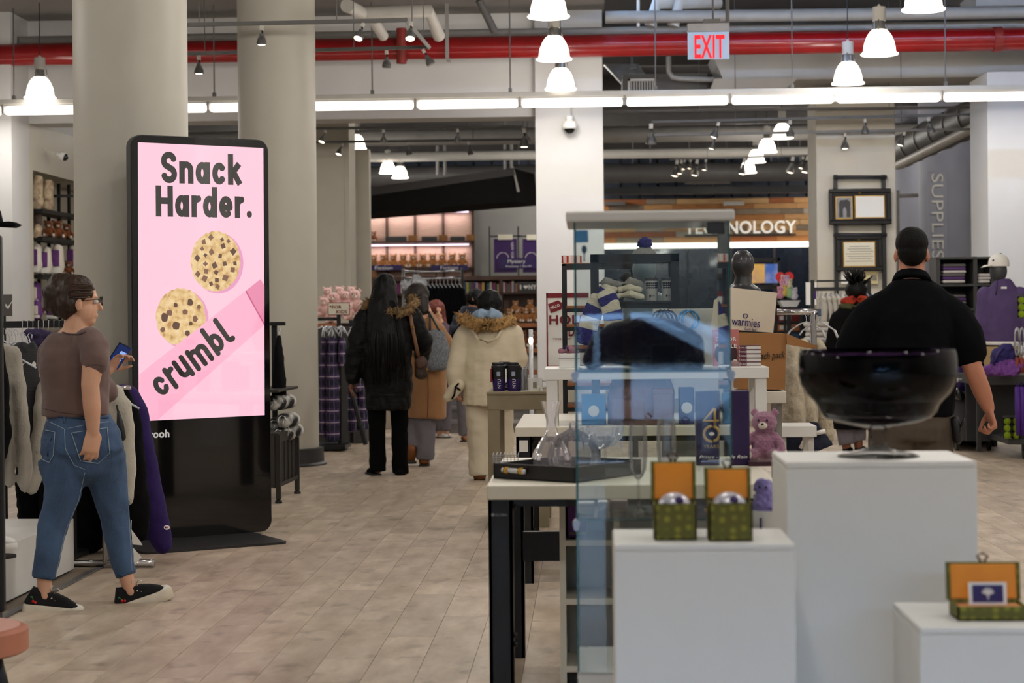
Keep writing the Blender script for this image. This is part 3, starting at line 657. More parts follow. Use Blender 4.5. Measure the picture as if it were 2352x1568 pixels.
def stroke_word(word, w, place, y, round_, gap=.12):
    """bold lettering of flat strokes; place maps letter units to (u, z) on the screen"""
    bm = BM(); x = 0
    def disc(c): bm.faces.new([bm.verts.new(V3(place(c[0]+w/2*math.cos(t*PI/9), c[1]+w/2*math.sin(t*PI/9)), y)) for t in range(18)])
    def V3(p, y): return Vector((p[0], y-len(bm.faces)*2.5e-6, p[1]))
    for ch_ in word:
        adv, strokes = GL[ch_]
        for st in strokes:
            st = [(x+p[0], p[1]) for p in st]
            for i, ((ax, ay), (bx_, by)) in enumerate(zip(st, st[1:])):
                L = math.hypot(bx_-ax, by-ay); nx, ny = -(by-ay)/L*w/2, (bx_-ax)/L*w/2
                bm.faces.new([bm.verts.new(V3(place(*q), y)) for q in ((ax+nx, ay+ny), (bx_+nx, by+ny), (bx_-nx, by-ny), (ax-nx, ay-ny))])
            for i, q in enumerate(st):
                if round_ or 0 < i < len(st)-1 or ch_ == '.': disc(q)
        x += adv+gap
    return bm, x-gap
def word_w(word, gap=.12): return sum(GL[c][0] for c in word)+gap*(len(word)-1)
def ktxt(s, x0, y0, x1, y1):
    u0, z0 = K(x0, y1); u1, z1 = K(x1, y0); tw = word_w(s); x_ = (u1-u0)/tw; z_ = (z1-z0)/1.41
    bm, _ = stroke_word(s, .295, lambda a, b: (u0+a*x_, z0+b*z_), -.0098, False); mk('lettering', bm, 'scr_black', screen)
ktxt('Snack', 369, 355, 556, 420); ktxt('Harder.', 357, 432, 578, 497)
u0, z0 = K(369, 914); u1, z1 = K(533, 785); an = math.atan2(z1-z0, u1-u0); tw = word_w('crumbl'); q_ = (math.hypot(u1-u0, z1-z0)+.03)/tw
bm, _ = stroke_word('crumbl', .27, lambda a, b: (u0+q_*(a*math.cos(an)-b*1.05*math.sin(an)), z0+q_*(a*math.sin(an)+b*1.05*math.cos(an))), -.0098, True); mk('brand_lettering', bm, 'scr_black', screen)
u0, z0 = K(342, 1006); u1, z1 = K(388, 986)
txt('rooh', (u1-u0, z1-z0), mat('logo_white', '#d8d8d8', .4, noise=(5, .02), em=.25), kio, ((u0+u1)/2, -.007, (z0+z1)/2), bold=.03, ext=.0005, name='logo')
# ---------------------------------------------------------------- white display pedestals in the foreground
def pedestal(x0, x1, top, Yf, dep, label):
    a = W(x0, top, Yf); b = W(x1, top, Yf); z = (a.z+b.z)/2
    t = thing('display_pedestal', label, 'pedestal', (a.x, Yf, 0), 0, 'white display pedestals'); w = b.x-a.x
    bm = BM(); box(bm, (.008, .008, 0), (w-.008, dep-.008, z-.012)); mk('carcass', bm, 'white_lam', t)
    bm = BM(); box(bm, (0, 0, z-.016), (w, dep, z), .004); mk('top_panel', bm, 'white_lam', t)
    bm = BM(); box(bm, (0, 0, 0), (w, .012, z-.016), .002); mk('front_panel', bm, 'white_lam', t)
    bm = BM(); box(bm, (0, .012, 0), (.012, dep, z-.016), .002); mk('side_panel', bm, 'white_lam', t)
    return t, z
pd1, ZP1 = pedestal(1411, 1826, 1249, 4.2, .3, 'medium white pedestal carrying two olive gift boxes')
pd2, ZP2 = pedestal(1806, 2244, 1060, 4.53, .35, 'tallest white pedestal carrying the big dark goblet')
pd3, ZP3 = pedestal(2113, 2560, 1440, 4.0, .35, 'low white pedestal at the right carrying the wide open gift box')
# olive gift boxes
def olive_mat():
    m = bpy.data.materials.new('olive_print'); m.use_nodes = True; MATS['olive_print'] = m; nt = m.node_tree; b = nt.nodes['Principled BSDF']
    tc = nt.nodes.new('ShaderNodeTexCoord'); v = nt.nodes.new('ShaderNodeTexVoronoi'); v.inputs['Scale'].default_value = 42; v.inputs['Randomness'].default_value = .35; nt.links.new(tc.outputs['Object'], v.inputs['Vector'])
    cr = nt.nodes.new('ShaderNodeValToRGB'); e = cr.color_ramp.elements; e[0].position = .12; e[0].color = (*lin('#8f8a2c'), 1); e[1].position = .42; e[1].color = (*lin('#5d5a1c'), 1)
    nt.links.new(v.outputs['Distance'], cr.inputs[0]); nt.links.new(cr.outputs[0], b.inputs['Base Color']); b.inputs['Roughness'].default_value = .7
olive_mat(); mat('orange_satin', '#ec9216', .5, noise=(14, .08), sheen=.3)
mat('purple_deep', '#2a1458', .5, noise=(9, .1)); mat('silver_glitter', '#cfcdd6', .3, metal=.4, noise=(60, .35))
def gift_box(px, base, Yc, w, h, d, lid, label, ball, z):
    p = W(px, base, Yc)
    t = thing('gift_box', label, 'gift box', (p.x, Yc, z), 0, 'olive gift boxes')
    bm = BM()
    for lo, hi in (((-w/2, 0, 0), (w/2, .004, h)), ((-w/2, d-.004, 0), (w/2, d, h)), ((-w/2, 0, 0), (-w/2+.004, d, h)), ((w/2-.004, 0, 0), (w/2, d, h)), ((-w/2, 0, 0), (w/2, d, .004))): box(bm, lo, hi)
    mk('box_body', bm, 'olive_print', t)
    Mx = Matrix.Translation((0, d, h)) @ Matrix.Rotation(-.12, 4, 'X')
    bm = BM(); box(bm, (-w/2-.004, 0, 0), (w/2+.004, .012, lid), .003, M=Mx); box(bm, (-w/2-.004, -.01, 0), (-w/2+.002, .012, lid), M=Mx); box(bm, (w/2-.002, -.01, 0), (w/2+.004, .012, lid), M=Mx); mk('lid', bm, 'olive_print', t)
    bm = BM(); box(bm, (-w/2+.003, -.006, .002), (w/2-.003, .0, lid-.005), .002, M=Mx); mk('lid_lining', bm, 'orange_satin', t)
    bm = BM(); box(bm, (-w/2+.005, .005, h*.75), (w/2-.005, d-.005, h*.8)); mk('lining', bm, 'orange_satin', t)
    bm = BM(); tube(bm, [Mx @ Vector((-.004, 0, lid)), Mx @ Vector((-.012, -.004, lid+.014)), Mx @ Vector((0, -.004, lid+.02)), Mx @ Vector((.012, -.004, lid+.012)), Mx @ Vector((.004, 0, lid))], .003, 6); mk('ribbon_loop', bm, 'wood_dark', t, True)
    if ball:
        o = thing('christmas_ornament', 'round silver and purple ornament in the %s olive gift box' % ball, 'ornament', (p.x, Yc+d*.5, z+h*.8), 0, 'silver ornaments')
        bm = BM(); ell(bm, (0, 0, .008), (w*.4, d*.35, .032), u=20, v=12); mk('ball', bm, 'silver_glitter', o, True)
        bm = BM()
        for k in range(5): ell(bm, (w*.33*math.cos(PI+k*PI/4), -.028, .006+.004*(k % 2)), (.008, .008, .008), u=8, v=6)
        ell(bm, (.008, -.008, .02), (.018, .024, .014), u=10, v=8); mk('motif', bm, 'purple_deep', o, True)
    return t
gift_box(1552, 1232, 4.27, .098, .085, .09, .092, 'left open olive gift box with orange lining on the medium pedestal', 'left', ZP1)
gift_box(1679, 1238, 4.25, .1, .088, .09, .075, 'right open olive gift box with orange lining on the medium pedestal', 'right', ZP1)
bx3 = gift_box(2282, 1425, 4.08, .155, .032, .1, .085, 'wide open olive gift box with a purple card on the low pedestal', None, ZP3)
pc = W(2282, 1425, 4.1)
cdt = thing('gift_card', 'small purple card with a white tree motif standing in the wide gift box', 'card', (pc.x-.005, 4.13, ZP3+.028))
Mx = Matrix.Rotation(-.15, 4, 'X')
bm = BM(); box(bm, (-.042, 0, 0), (.042, .004, .05), M=Mx); mk('frame', bm, 'paper', cdt)
bm = BM(); box(bm, (-.034, -.002, .006), (.034, .001, .044), M=Mx); mk('face', bm, 'purple_deep', cdt)
bm = BM(); tube(bm, [Mx @ Vector((0, -.003, .012)), Mx @ Vector((0, -.003, .026))], .0015, 5)
for k in range(7):
    a = PI*(.1+.8*k/6); tube(bm, [Mx @ Vector((0, -.003, .022)), Mx @ Vector((.014*math.cos(a), -.003, .024+.014*math.sin(a)))], .0018, 5)
mk('tree_motif', bm, 'paper', cdt)
# ---------------------------------------------------------------- big goblet
Yg = 4.7; pg = W(2017, 1040, Yg); q = FPX/Yg
def zg(py): return W(2017, py, Yg).z-ZP2
gb = thing('glass_goblet', 'huge dark purple glass goblet on the tallest pedestal', 'goblet', (pg.x, Yg, ZP2))
def gl(prof): return [((abs(r))/q, zg(y)) for r, y in prof]
bm = BM(); lathe(bm, gl([(172, 802), (176, 810), (178, 835), (178, 860), (173, 882), (162, 902), (146, 918)]), n=56); mk('bowl_rim', bm, thin_glass('glass_purple', '#33203f', 1.3), gb, True)
bm = BM(); lathe(bm, gl([(146, 918), (137, 930), (131, 945), (119, 958), (95, 968), (55, 976), (24, 983)]), n=56); mk('bowl_bottom', bm, thin_glass('glass_smoke', '#b5afb8', 1.35), gb, True)
bm = BM(); lathe(bm, gl([(0, 925), (90, 923), (140, 914), (160, 895), (170, 870), (172, 840), (170, 812)]), n=48); lathe(bm, gl([(0, 812.5), (170, 812)]), n=48); mk('purple_liquid', bm, mat('liquid_purple', '#0b0613', .2, noise=(7, .5, '#2a1740'), spec=.3), gb, True, angle=50)
bm = BM(); lathe(bm, gl([(24, 984), (17, 995), (16, 1015), (22, 1026), (40, 1033), (80, 1041), (92, 1046)])+[(92/q, 0), (0, 0)], n=40); mk('stem_and_foot', bm, thin_glass('glass_clear', '#f4f4f4', 1.22), gb, True)
# ---------------------------------------------------------------- glass display case
Yc = 5.25; ca = W(1319, 700, Yc); cb = W(1678, 700, Yc); cw = cb.x-ca.x; zc0 = W(1500, 1543, Yc).z; zc1 = W(1500, 505, Yc).z
case = thing('glass_display_case', 'tall clear glass display case with a pale top plate', 'display case', (ca.x, Yc, 0))
mat('case_cap', '#cfccc6', .4, noise=(6, .04))
D = .43; th = .005
for lo, hi in (((th, 0, zc0), (cw-th, th, zc1)), ((th, D-th, zc0), (cw-th, D, zc1)), ((cw-th, th, zc0), (cw, D-th, zc1)), ((0, th, zc0), (th, D-th, zc1))):
    bm = BM()
    if hi[0]-lo[0] > .1: quad(bm, (lo[0], lo[1], lo[2]), (hi[0], lo[1], lo[2]), (hi[0], lo[1], hi[2]), (lo[0], lo[1], hi[2]))
    else: quad(bm, (lo[0], lo[1], lo[2]), (lo[0], hi[1], lo[2]), (lo[0], hi[1], hi[2]), (lo[0], lo[1], hi[2]))
    mk('pane', bm, thin_glass('case_glass', '#eff5f4', 1.62) if lo[1] else thin_glass('case_front', '#eff5f4', 2.05), case)
for x, y in ((0, 0), (cw-th, 0), (0, D-th), (cw-th, D-th)):
    bm = BM(); box(bm, (x, y, zc0), (x+th, y+th, zc1)); mk('glass_corner', bm, 'glass_edge', case)
for py in (852, 1193):
    z = W(1500, py, Yc).z; bm = BM(); quad(bm, (.008, .01, z), (cw-.008, .01, z), (cw-.008, D-.01, z), (.008, D-.01, z)); sh = mk('shelf', bm, thin_glass('shelf_glass', '#dcebe8', 1.5), case)
    bm = BM(); box(bm, (.008, .006, z-.004), (cw-.008, .01, z+.004)); mk('shelf_edge', bm, mat('glass_edge_pale', '#5d8f8c', .2, noise=(3, .05)), case)
    for sx in (.0, cw):
        bm = BM(); tube(bm, [(sx, -.012, z-.01), (sx, .03, z-.01)], .011, 12); tube(bm, [(sx-.0, -.016, z-.022), (sx, -.004, z-.022)], .008, 12); mk('shelf_clip', bm, 'steel', case, True, angle=40)
za = W(1500, 484, Yc).z
bm = BM(); box(bm, (-.022, -.02, zc1-.004), (cw+.013, D+.02, za), .006); mk('top_plate', bm, 'case_cap', case)
bm = BM(); box(bm, (0, .01, .02), (cw, D, zc0-.004), .004); mk('base_cabinet', bm, 'white_lam', case)
z = W(1330, 545, Yc).z
bm = BM(); box(bm, (.004, -.006, z-.015), (.042, .008, z+.02), .002); mk('lock_plate', bm, mat('lock_blue', '#4f7fa0', .3, metal=.5, noise=(8, .1)), case)
bm = BM(); ell(bm, (.03, -.01, z-.035), (.008, .004, .012)); box(bm, (.028, -.012, z-.07), (.032, -.009, z-.04)); mk('lock_key', bm, mat('key_blue', '#2b4a66', .4, noise=(8, .1)), case, True)
for px, py in ((1640, 522),):
    p = W(px, py, Yc); bm = BM(); box(bm, (p.x-ca.x-.02, -.006, p.z-.02), (p.x-ca.x+.03, .01, p.z+.015), .003); mk('top_clamp', bm, 'dark_steel', case)
# things on the case shelf
ZS = W(1500, 1193, Yc).z
def flute(px, top, bot, Y, wpx, label, name='champagne_flute'):
    p = W(px, bot, Y); q = FPX/Y; z0 = ZS; H = W(px, top, Y).z-z0; r = wpx/2/q
    t = thing(name, label, 'glass', (p.x, Y, z0), 0, 'fluted glasses in the display case')
    bm = BM(); rings = []
    for (f, k) in ((1, .9), (.85, .98), (.68, 1), (.5, .85), (.42, .5), (.38, .14)):
        rings.append([Vector((r*k*(1+.05*math.cos(14*2*PI*i/56))*math.cos(2*PI*i/56), r*k*(1+.05*math.cos(14*2*PI*i/56))*math.sin(2*PI*i/56), H*f)) for i in range(56)])
    skin_rings(bm, rings, False); mk('bowl', bm, thin_glass('glass_fluted', '#eceaee', 1.5, .03, .1), t, True)
    bm = BM(); lathe(bm, [(r*.14, H*.38), (.004, H*.3), (.004, .02), (r*.6, .006), (r*.9, .002), (0, 0.001)], n=24); mk('stem', bm, 'glass_clear' if 'glass_clear' in MATS else 'steel', t, True)
flute(1467, 975, 1193, 5.42, 40, 'tall fluted champagne glass standing in the display case')
flute(1532, 960, 1193, 5.55, 42, 'second fluted glass behind, half hidden by the left gift box')
for (x0, x1, y0, m_, lab, nm, Y) in ((1328, 1366, 1168, 'white_lam', 'small white box at the left of the glass shelf', 'small_box', 5.4), (1373, 1398, 1170, 'silver_glitter', 'small silver box beside the white box on the glass shelf', 'small_box', 5.45), (1400, 1442, 1172, mat('dusty_rose', '#b39a92', .6, noise=(8, .05)), 'dusty rose box next to the champagne glass', 'small_box', 5.5)):
    a = W(x0, y0, Y); b = W(x1, 1193, Y)
    t = thing(nm, lab, 'box', (a.x, Y, ZS+.002)); bm = BM(); box(bm, (0, 0, 0), (b.x-a.x, .05, a.z-b.z), .003); mk('carton', bm, m_, t)
    bm = BM(); box(bm, (-.001, -.001, (a.z-b.z)*.72), (b.x-a.x+.001, .051, (a.z-b.z)*.74)); mk('lid_seam', bm, 'rail_grey', t)
# ---------------------------------------------------------------- car parked outside behind the camera, seen mirrored in the case
car = thing('parked_car', 'pale blue car parked in the street outside the storefront', 'car', (.35, -9.6, -.12))
car.rotation_euler.z = .25; car.scale = (1.1, 1.1, 1.06)
mat('car_paint', '#e4eefa', .15, coat=1, noise=(3, .02)); mat('car_glass', '#0c1016', .05, coat=1, noise=(3, .1)); mat('tyre', '#101010', .8, noise=(9, .1))
prof = [(-2.2, .35), (-2.25, .6), (-2.15, .8), (-1.3, .95), (-.55, 1.42), (.45, 1.47), (1.25, 1.05), (2.05, .9), (2.22, .65), (2.2, .35)]
bm = BM(); prism(bm, prof, -.85, .85); bmesh.ops.bevel(bm, geom=bm.edges[:], offset=.06, segments=2, affect='EDGES'); mk('car_body', bm, 'car_paint', car, True, angle=40)
for sy in (-.875, .865):
    bm = BM(); prism(bm, [(-1.2, .97), (-.52, 1.36), (-.05, 1.38), (-.05, .97)], sy, sy+.01); prism(bm, [(.02, .97), (.02, 1.39), (.42, 1.4), (1.12, 1.03), (1.1, .97)], sy, sy+.01); mk('side_window', bm, 'car_glass', car)
for x in (-1.4, 1.4):
    for y in (-.78, .78):
        bm = BM(); tube(bm, [(x, y-.11, .32), (x, y+.11, .32)], .33, 24); w_ = mk('wheel', bm, 'tyre', car, True, angle=40)
        bm = BM(); tube(bm, [(x, y-.12, .32), (x, y+.12, .32)], .2, 16); mk('rim', bm, 'steel', w_, True, angle=40)
from mathutils.bvhtree import BVHTree
def V(*a): return Vector(a)
def hand(bm, P, d, a, n, s=1.0, curl=.35, spread=.0, thumb=.5):
    d = d.normalized(); a = (a-d*a.dot(d)).normalized(); n = n-d*n.dot(d); n = (n-a*n.dot(a)).normalized()
    tube(bm, [P-d*.01*s, P+d*.02*s, P+d*.055*s, P+d*.088*s], [(.026*s, .019*s), (.033*s, .016*s), (.041*s, .015*s), (.04*s, .012*s)], 12, side=a, dome=True)
    for i, (L, r) in enumerate(((.072, .0088), (.08, .009), (.074, .0086), (.058, .0078))):
        b = P+d*(.086-.006*abs(i-1.3))*s+a*(-.031+.0205*i)*s; th = 0; pts = [b-d*.02*s, b]
        c = curl*(1+.12*i); dirv = d+a*spread*(i-1.5)
        for k, f in enumerate((.45, .3, .25)):
            th += c*(.8 if k == 0 else 1.0)
            q = dirv.normalized()*math.cos(th)+n*math.sin(th); pts.append(pts[-1]+q*L*f*s)
        tube(bm, pts, [r*s*x for x in (1.05, 1.05, 1, .93, .8)], 8, side=a, dome=True)
    b = P+d*.022*s-a*.026*s; q = (d*.75-a*.55+n*thumb).normalized(); q2 = (d*.95-a*.05+n*(thumb+.1)).normalized()
    tube(bm, [b, b+q*.036*s, b+q*.036*s+q2*.034*s, b+q*.036*s+q2*.056*s], [.013*s, .011*s, .0098*s, .0078*s], 8, side=a, dome=True)
def head(bm, c, f, s=1.0, jaw=True):
    """c centre of skull, f facing (horizontal unit vector)"""
    f = f.normalized(); l = Vector((-f.y, f.x, 0)); u = Vector((0, 0, 1))
    def at(x, y, z): return c+(f*x+l*y+u*z)*s
    rot = (0, 0, math.atan2(f.y, f.x))
    ell(bm, at(-.012, 0, .03), (.098*s, .077*s, .092*s), rot, 20, 14)
    ell(bm, at(.02, 0, -.045), (.068*s, .062*s, .075*s), rot, 16, 12)
    ell(bm, at(.052, 0, -.095), (.03*s, .034*s, .026*s), rot, 12, 8)
    tube(bm, [at(.082, 0, .005), at(.1, 0, -.022), at(.106, 0, -.036)], [.007*s, .011*s, .013*s], 8, dome=True)
    ell(bm, at(.082, 0, -.066), (.012*s, .024*s, .007*s), rot, 8, 6); ell(bm, at(.08, 0, -.077), (.011*s, .02*s, .006*s), rot, 8, 6)
    ell(bm, at(.075, 0, .022), (.018*s, .05*s, .01*s), rot, 10, 6)
    for q in (-1, 1):
        ell(bm, at(-.006, q*.078, -.02), (.019*s, .009*s, .032*s), (rot[0], rot[1], rot[2]+q*.35), 10, 8)
    return at
def bvh_of(o):
    return BVHTree.FromPolygons([v.co.copy() for v in o.data.vertices], [tuple(p.vertices) for p in o.data.polygons])
def cast(bv, F, px, py, off=.003, y0=-1.2):
    a = F.p(px, py, y0); b = F.p(px, py, .9); d = (b-a).normalized()
    h = bv.ray_cast(a, d)
    if h[0] is None: return None
    return h[0]-d*off
def draw_on(bv, F, pts, r, n=5, off=.001, sub=6):
    """thin line lying on a surface, through photo positions"""
    P = []
    for (a, b) in zip(pts, pts[1:]):
        for k in range(sub): P.append((a[0]+(b[0]-a[0])*k/sub, a[1]+(b[1]-a[1])*k/sub))
    P.append(pts[-1]); Q = [cast(bv, F, x, y, off) for x, y in P]; Q = [q for q in Q if q is not None]
    bm = BM()
    if len(Q) > 1: tube(bm, Q, r, n)
    return bm
def patch_on(bv, F, poly, off=.002, n=8):
    """a patch lying on a surface: polygon given in photo positions, filled by a fan"""
    bm = BM(); cx = sum(p[0] for p in poly)/len(poly); cy_ = sum(p[1] for p in poly)/len(poly)
    rings = []
    for k in range(n+1):
        t = k/n; rings.append([cast(bv, F, cx+(x-cx)*t, cy_+(y-cy_)*t, off) for x, y in poly])
    c = rings[0][0]
    if c is None: return bm
    vs = [[bm.verts.new(p if p is not None else c) for p in r] for r in rings[1:]]; vc = bm.verts.new(c); m = len(poly)
    for i in range(m):
        bm.faces.new((vc, vs[0][i], vs[0][(i+1) % m]))
        for a, b in zip(vs, vs[1:]): bm.faces.new((a[i], b[i], b[(i+1) % m], a[(i+1) % m]))
    return bm
# ---------------------------------------------------------------- woman walking past the kiosk
F = Fr(200, 8.88)
wm = thing('person', 'woman in brown t-shirt and blue jeans walking right, looking at her phone', 'person', F.loc)
P = F.p
fd = V(.93, .36, 0)
bm = BM()
at_w = head(bm, P(180, 692), fd, 1.02)
limb(bm, [P(172, 770, -.0), P(176, 735, .0), P(184, 712, .01)], [.066, .057, .058])
limb(bm, [P(172, 975), P(172, 900), P(172, 820), P(172, 782)], [(.14, .12), (.14, .115), (.145, .1), (.1, .08)])
ra = [P(226, 800, -.12), P(213, 840, -.16), P(207, 884, -.175), P(211, 935, -.165), P(214, 990, -.15)]
limb(bm, ra, [.05, .052, .044, .043, .03])
hand(bm, P(214, 988, -.15), V(-.12, -.05, -1), V(-.75, -.55, 0), V(-.3, .9, -.2), 1.13, .4, .07)
la = [P(120, 800, .12), P(112, 860, .15), P(125, 905, .2), P(190, 880, .26), P(248, 850, .27)]
limb(bm, la, [.05, .05, .043, .04, .03])
hand(bm, P(250, 848, .27), V(.8, .1, .75), V(-.3, -.75, .5), V(.25, -.85, -.3), .98, .5, .02)
for leg in ([P(146, 1060, -.02), P(146, 1131, -.03), P(119, 1223, -.08), P(101, 1320, -.12), P(104, 1368, -.13)], [P(232, 1060, .03), P(253, 1131, .06), P(267, 1223, .1), P(289, 1320, .12), P(300, 1358, .12)]):
    limb(bm, leg, [.075, .07, .05, .038, .033])
    foot = leg[-1]; 
body = bake(bm, .0065, 3)
mk('body', body, mat('skin_woman', '#d8a689', .5, noise=(12, .05), spec=.4), wm, True)
# shirt
bm = BM()
tube(bm, [P(174, 957), P(174, 935), P(172, 880), P(171, 840), P(171, 806), P(172, 782), P(174, 764)], [(.168, .135), (.168, .135), (.166, .13), (.17, .135), (.17, .125), (.135, .1), (.075, .07)], 24)
limb(bm, [P(205, 785, -.08), P(218, 803, -.125), P(218, 830, -.15)], [.075, .074, .072]); limb(bm, [P(135, 788, .06), P(118, 815, .12), P(114, 840, .14)], [.07, .072, .068])
limb(bm, [P(205, 880, .06), P(240, 895, .12)], [.1, .07])
sh = mk('t_shirt', bake(bm, .011, 5, .022, .11), mat('tee_brown', '#6d5753', .85, noise=(10, .08), bump=(18, .35), sheen=.15), wm, True)
bv = bvh_of(sh)
bm = draw_on(bv, F, [(143, 763), (160, 768), (180, 768), (197, 762)], .005); mk('collar_rib', bm, mat('tee_rib', '#5d4a47', .85, noise=(10, .08)), sh, True)
bm = draw_on(bv, F, [(100, 938), (140, 947), (200, 953), (250, 951)], .0025); mk('hem_stitch', bm, 'tee_rib', sh, True)
bm = draw_on(bv, F, [(192, 846), (205, 838), (222, 836), (240, 842)], .0025); mk('sleeve_hem', bm, 'tee_rib', sh, True)
# jeans
def denim():
    m = mat('denim', '#41597a', .8, noise=(7, .28), bump=(120, .35), stretch=(1, 1, .5)); return m
bm = BM()
limb(bm, [P(176, 950), P(178, 975), P(185, 1005), P(188, 1035), P(188, 1050)], [(.152, .125), (.172, .14), (.198, .16), (.205, .165), (.18, .14)], 24)
tube(bm, [P(140, 1050, -.03), P(146, 1090, -.04), P(146, 1131, -.05), P(130, 1185, -.06), P(118, 1223, -.08), P(106, 1290, -.115), P(100, 1328, -.125)], [.11, .104, .09, .078, .07, .062, .059], 16)
tube(bm, [P(236, 1050, .03), P(245, 1090, .05), P(255, 1131, .065), P(262, 1185, .09), P(268, 1223, .1), P(280, 1290, .12), P(290, 1322, .12)], [.114, .1, .088, .075, .068, .058, .053], 16)
jn = mk('jeans', bake(bm, .011, 4, .02, .09), denim(), wm, True)
bv = bvh_of(jn); mat('stitch', '#9fb0bf', .7, noise=(9, .05)); mat('denim_dark', '#27425f', .8, noise=(20, .2), bump=(120, .3))
for nm, pts in (('back_pocket', [(164, 994), (190, 990), (246, 982), (252, 1040), (225, 1064), (185, 1058), (164, 994)]), ('back_pocket', [(94, 985), (126, 992), (122, 1045), (112, 1062), (92, 1052)])):
    bm = patch_on(bv, F, pts[:-1] if pts[0] == pts[-1] else pts, .004); pk = mk(nm, bm, mat('denim_pocket', '#3b5273', .8, noise=(25, .25), bump=(120, .3)), jn, True)
    bm = draw_on(bv, F, pts, .0018, off=.006); mk('pocket_stitch', bm, 'stitch', pk, True)
bm = draw_on(bv, F, [(106, 951), (140, 957), (200, 961), (258, 958)], .006); mk('waistband', bm, 'denim_dark', jn, True)
bm = draw_on(bv, F, [(148, 948), (148, 972)], .006); mk('belt_loop', bm, 'denim', jn, True)
for pts in ([(100, 962), (148, 985), (200, 975), (250, 968)], [(148, 985), (150, 1030), (170, 1068), (195, 1078)], [(195, 1085), (180, 1150), (150, 1220), (128, 1320)], [(285, 1000), (292, 1080), (296, 1180), (303, 1310)]):
    bm = draw_on(bv, F, pts, .0016, off=.0005); mk('seam', bm, 'stitch', jn, True)
for (x0, x1, yy) in ((74, 126, 1326), (266, 311, 1320)):
    bm = draw_on(bv, F, [(x0+3, yy-1), ((x0+x1)/2, yy+6), (x1-3, yy+3)], .004); mk('hem_fold', bm, 'denim_dark', jn, True)
# hair: smooth cap gathered into a loose twisted bun
bm = BM(); c = P(178, 686)
ell(bm, at_w(-.02, 0, .045), (.104, .088, .09), (0, 0, math.atan2(fd.y, fd.x)), 20, 14)
ell(bm, at_w(-.045, 0, .0), (.075, .085, .085), (0, 0, math.atan2(fd.y, fd.x)), 16, 12); ell(bm, at_w(-.055, 0, -.05), (.045, .06, .04), None, 12, 8)
limb(bm, [P(138, 662, -.02), P(126, 672, -.02), P(128, 700, -.01), P(136, 712, -.0)], [.058, .066, .06, .04])
limb(bm, [P(150, 645, -.0), P(132, 650, .0), P(120, 662, .0)], [.042, .048, .04])
for (x, y) in ((118, 650), (122, 690), (140, 716), (150, 640)): limb(bm, [P(x+14, y+6), P(x, y)], [.02, .009])
hr = mk('hair', bake(bm, .007, 2, .012, .03), mat('hair_brown', '#33231b', .45, noise=(30, .35), bump=(60, .6), stretch=(1, 1, .3), spec=.5), wm, True)
bm = BM(); rnd = random.Random(5)
for k in range(26):
    a = rnd.uniform(-.6, .9); z0 = rnd.uniform(.02, .11)
    p0 = at_w(.06*math.cos(a)+.0, -.075-.012*rnd.random(), z0*.8); p1 = at_w(-.04, -.088, z0*.9-.0); p2 = at_w(-.09, -.05, z0*.5); p3 = P(132+rnd.uniform(-8, 8), 680+rnd.uniform(-20, 20), -.04)
    tube(bm, [p0, p1, p2, p3], .0022, 4)
mk('hair_strands', bm, mat('hair_brown2', '#4a3226', .4, noise=(30, .2)), hr, True)
# glasses
gl_ = BM()
for q in (-.033, .033):
    cc = at_w(.108, q, .002); l = V(-fd.y, fd.x, 0)
    tube(gl_, [cc+(l*math.cos(t*PI/8)*.026+V(0, 0, 1)*math.sin(t*PI/8)*.022) for t in range(17)], .0022, 6)
    tube(gl_, [at_w(.105, q*1.75, .008), at_w(.05, q/.033*.078, .006), at_w(-.005, q/.033*.083, .0)], .002, 6)
mk('glasses', gl_, mat('glasses_frame', '#3a2a26', .3, noise=(9, .2)), wm, True)
for q in (-.034, .034):
    bm = BM(); ell(bm, at_w(.078, q, -.002), (.012, .012, .012), None, 10, 8); mk('eye', bm, mat('eye_white', '#e9e4df', .2, noise=(9, .02)), wm, True)
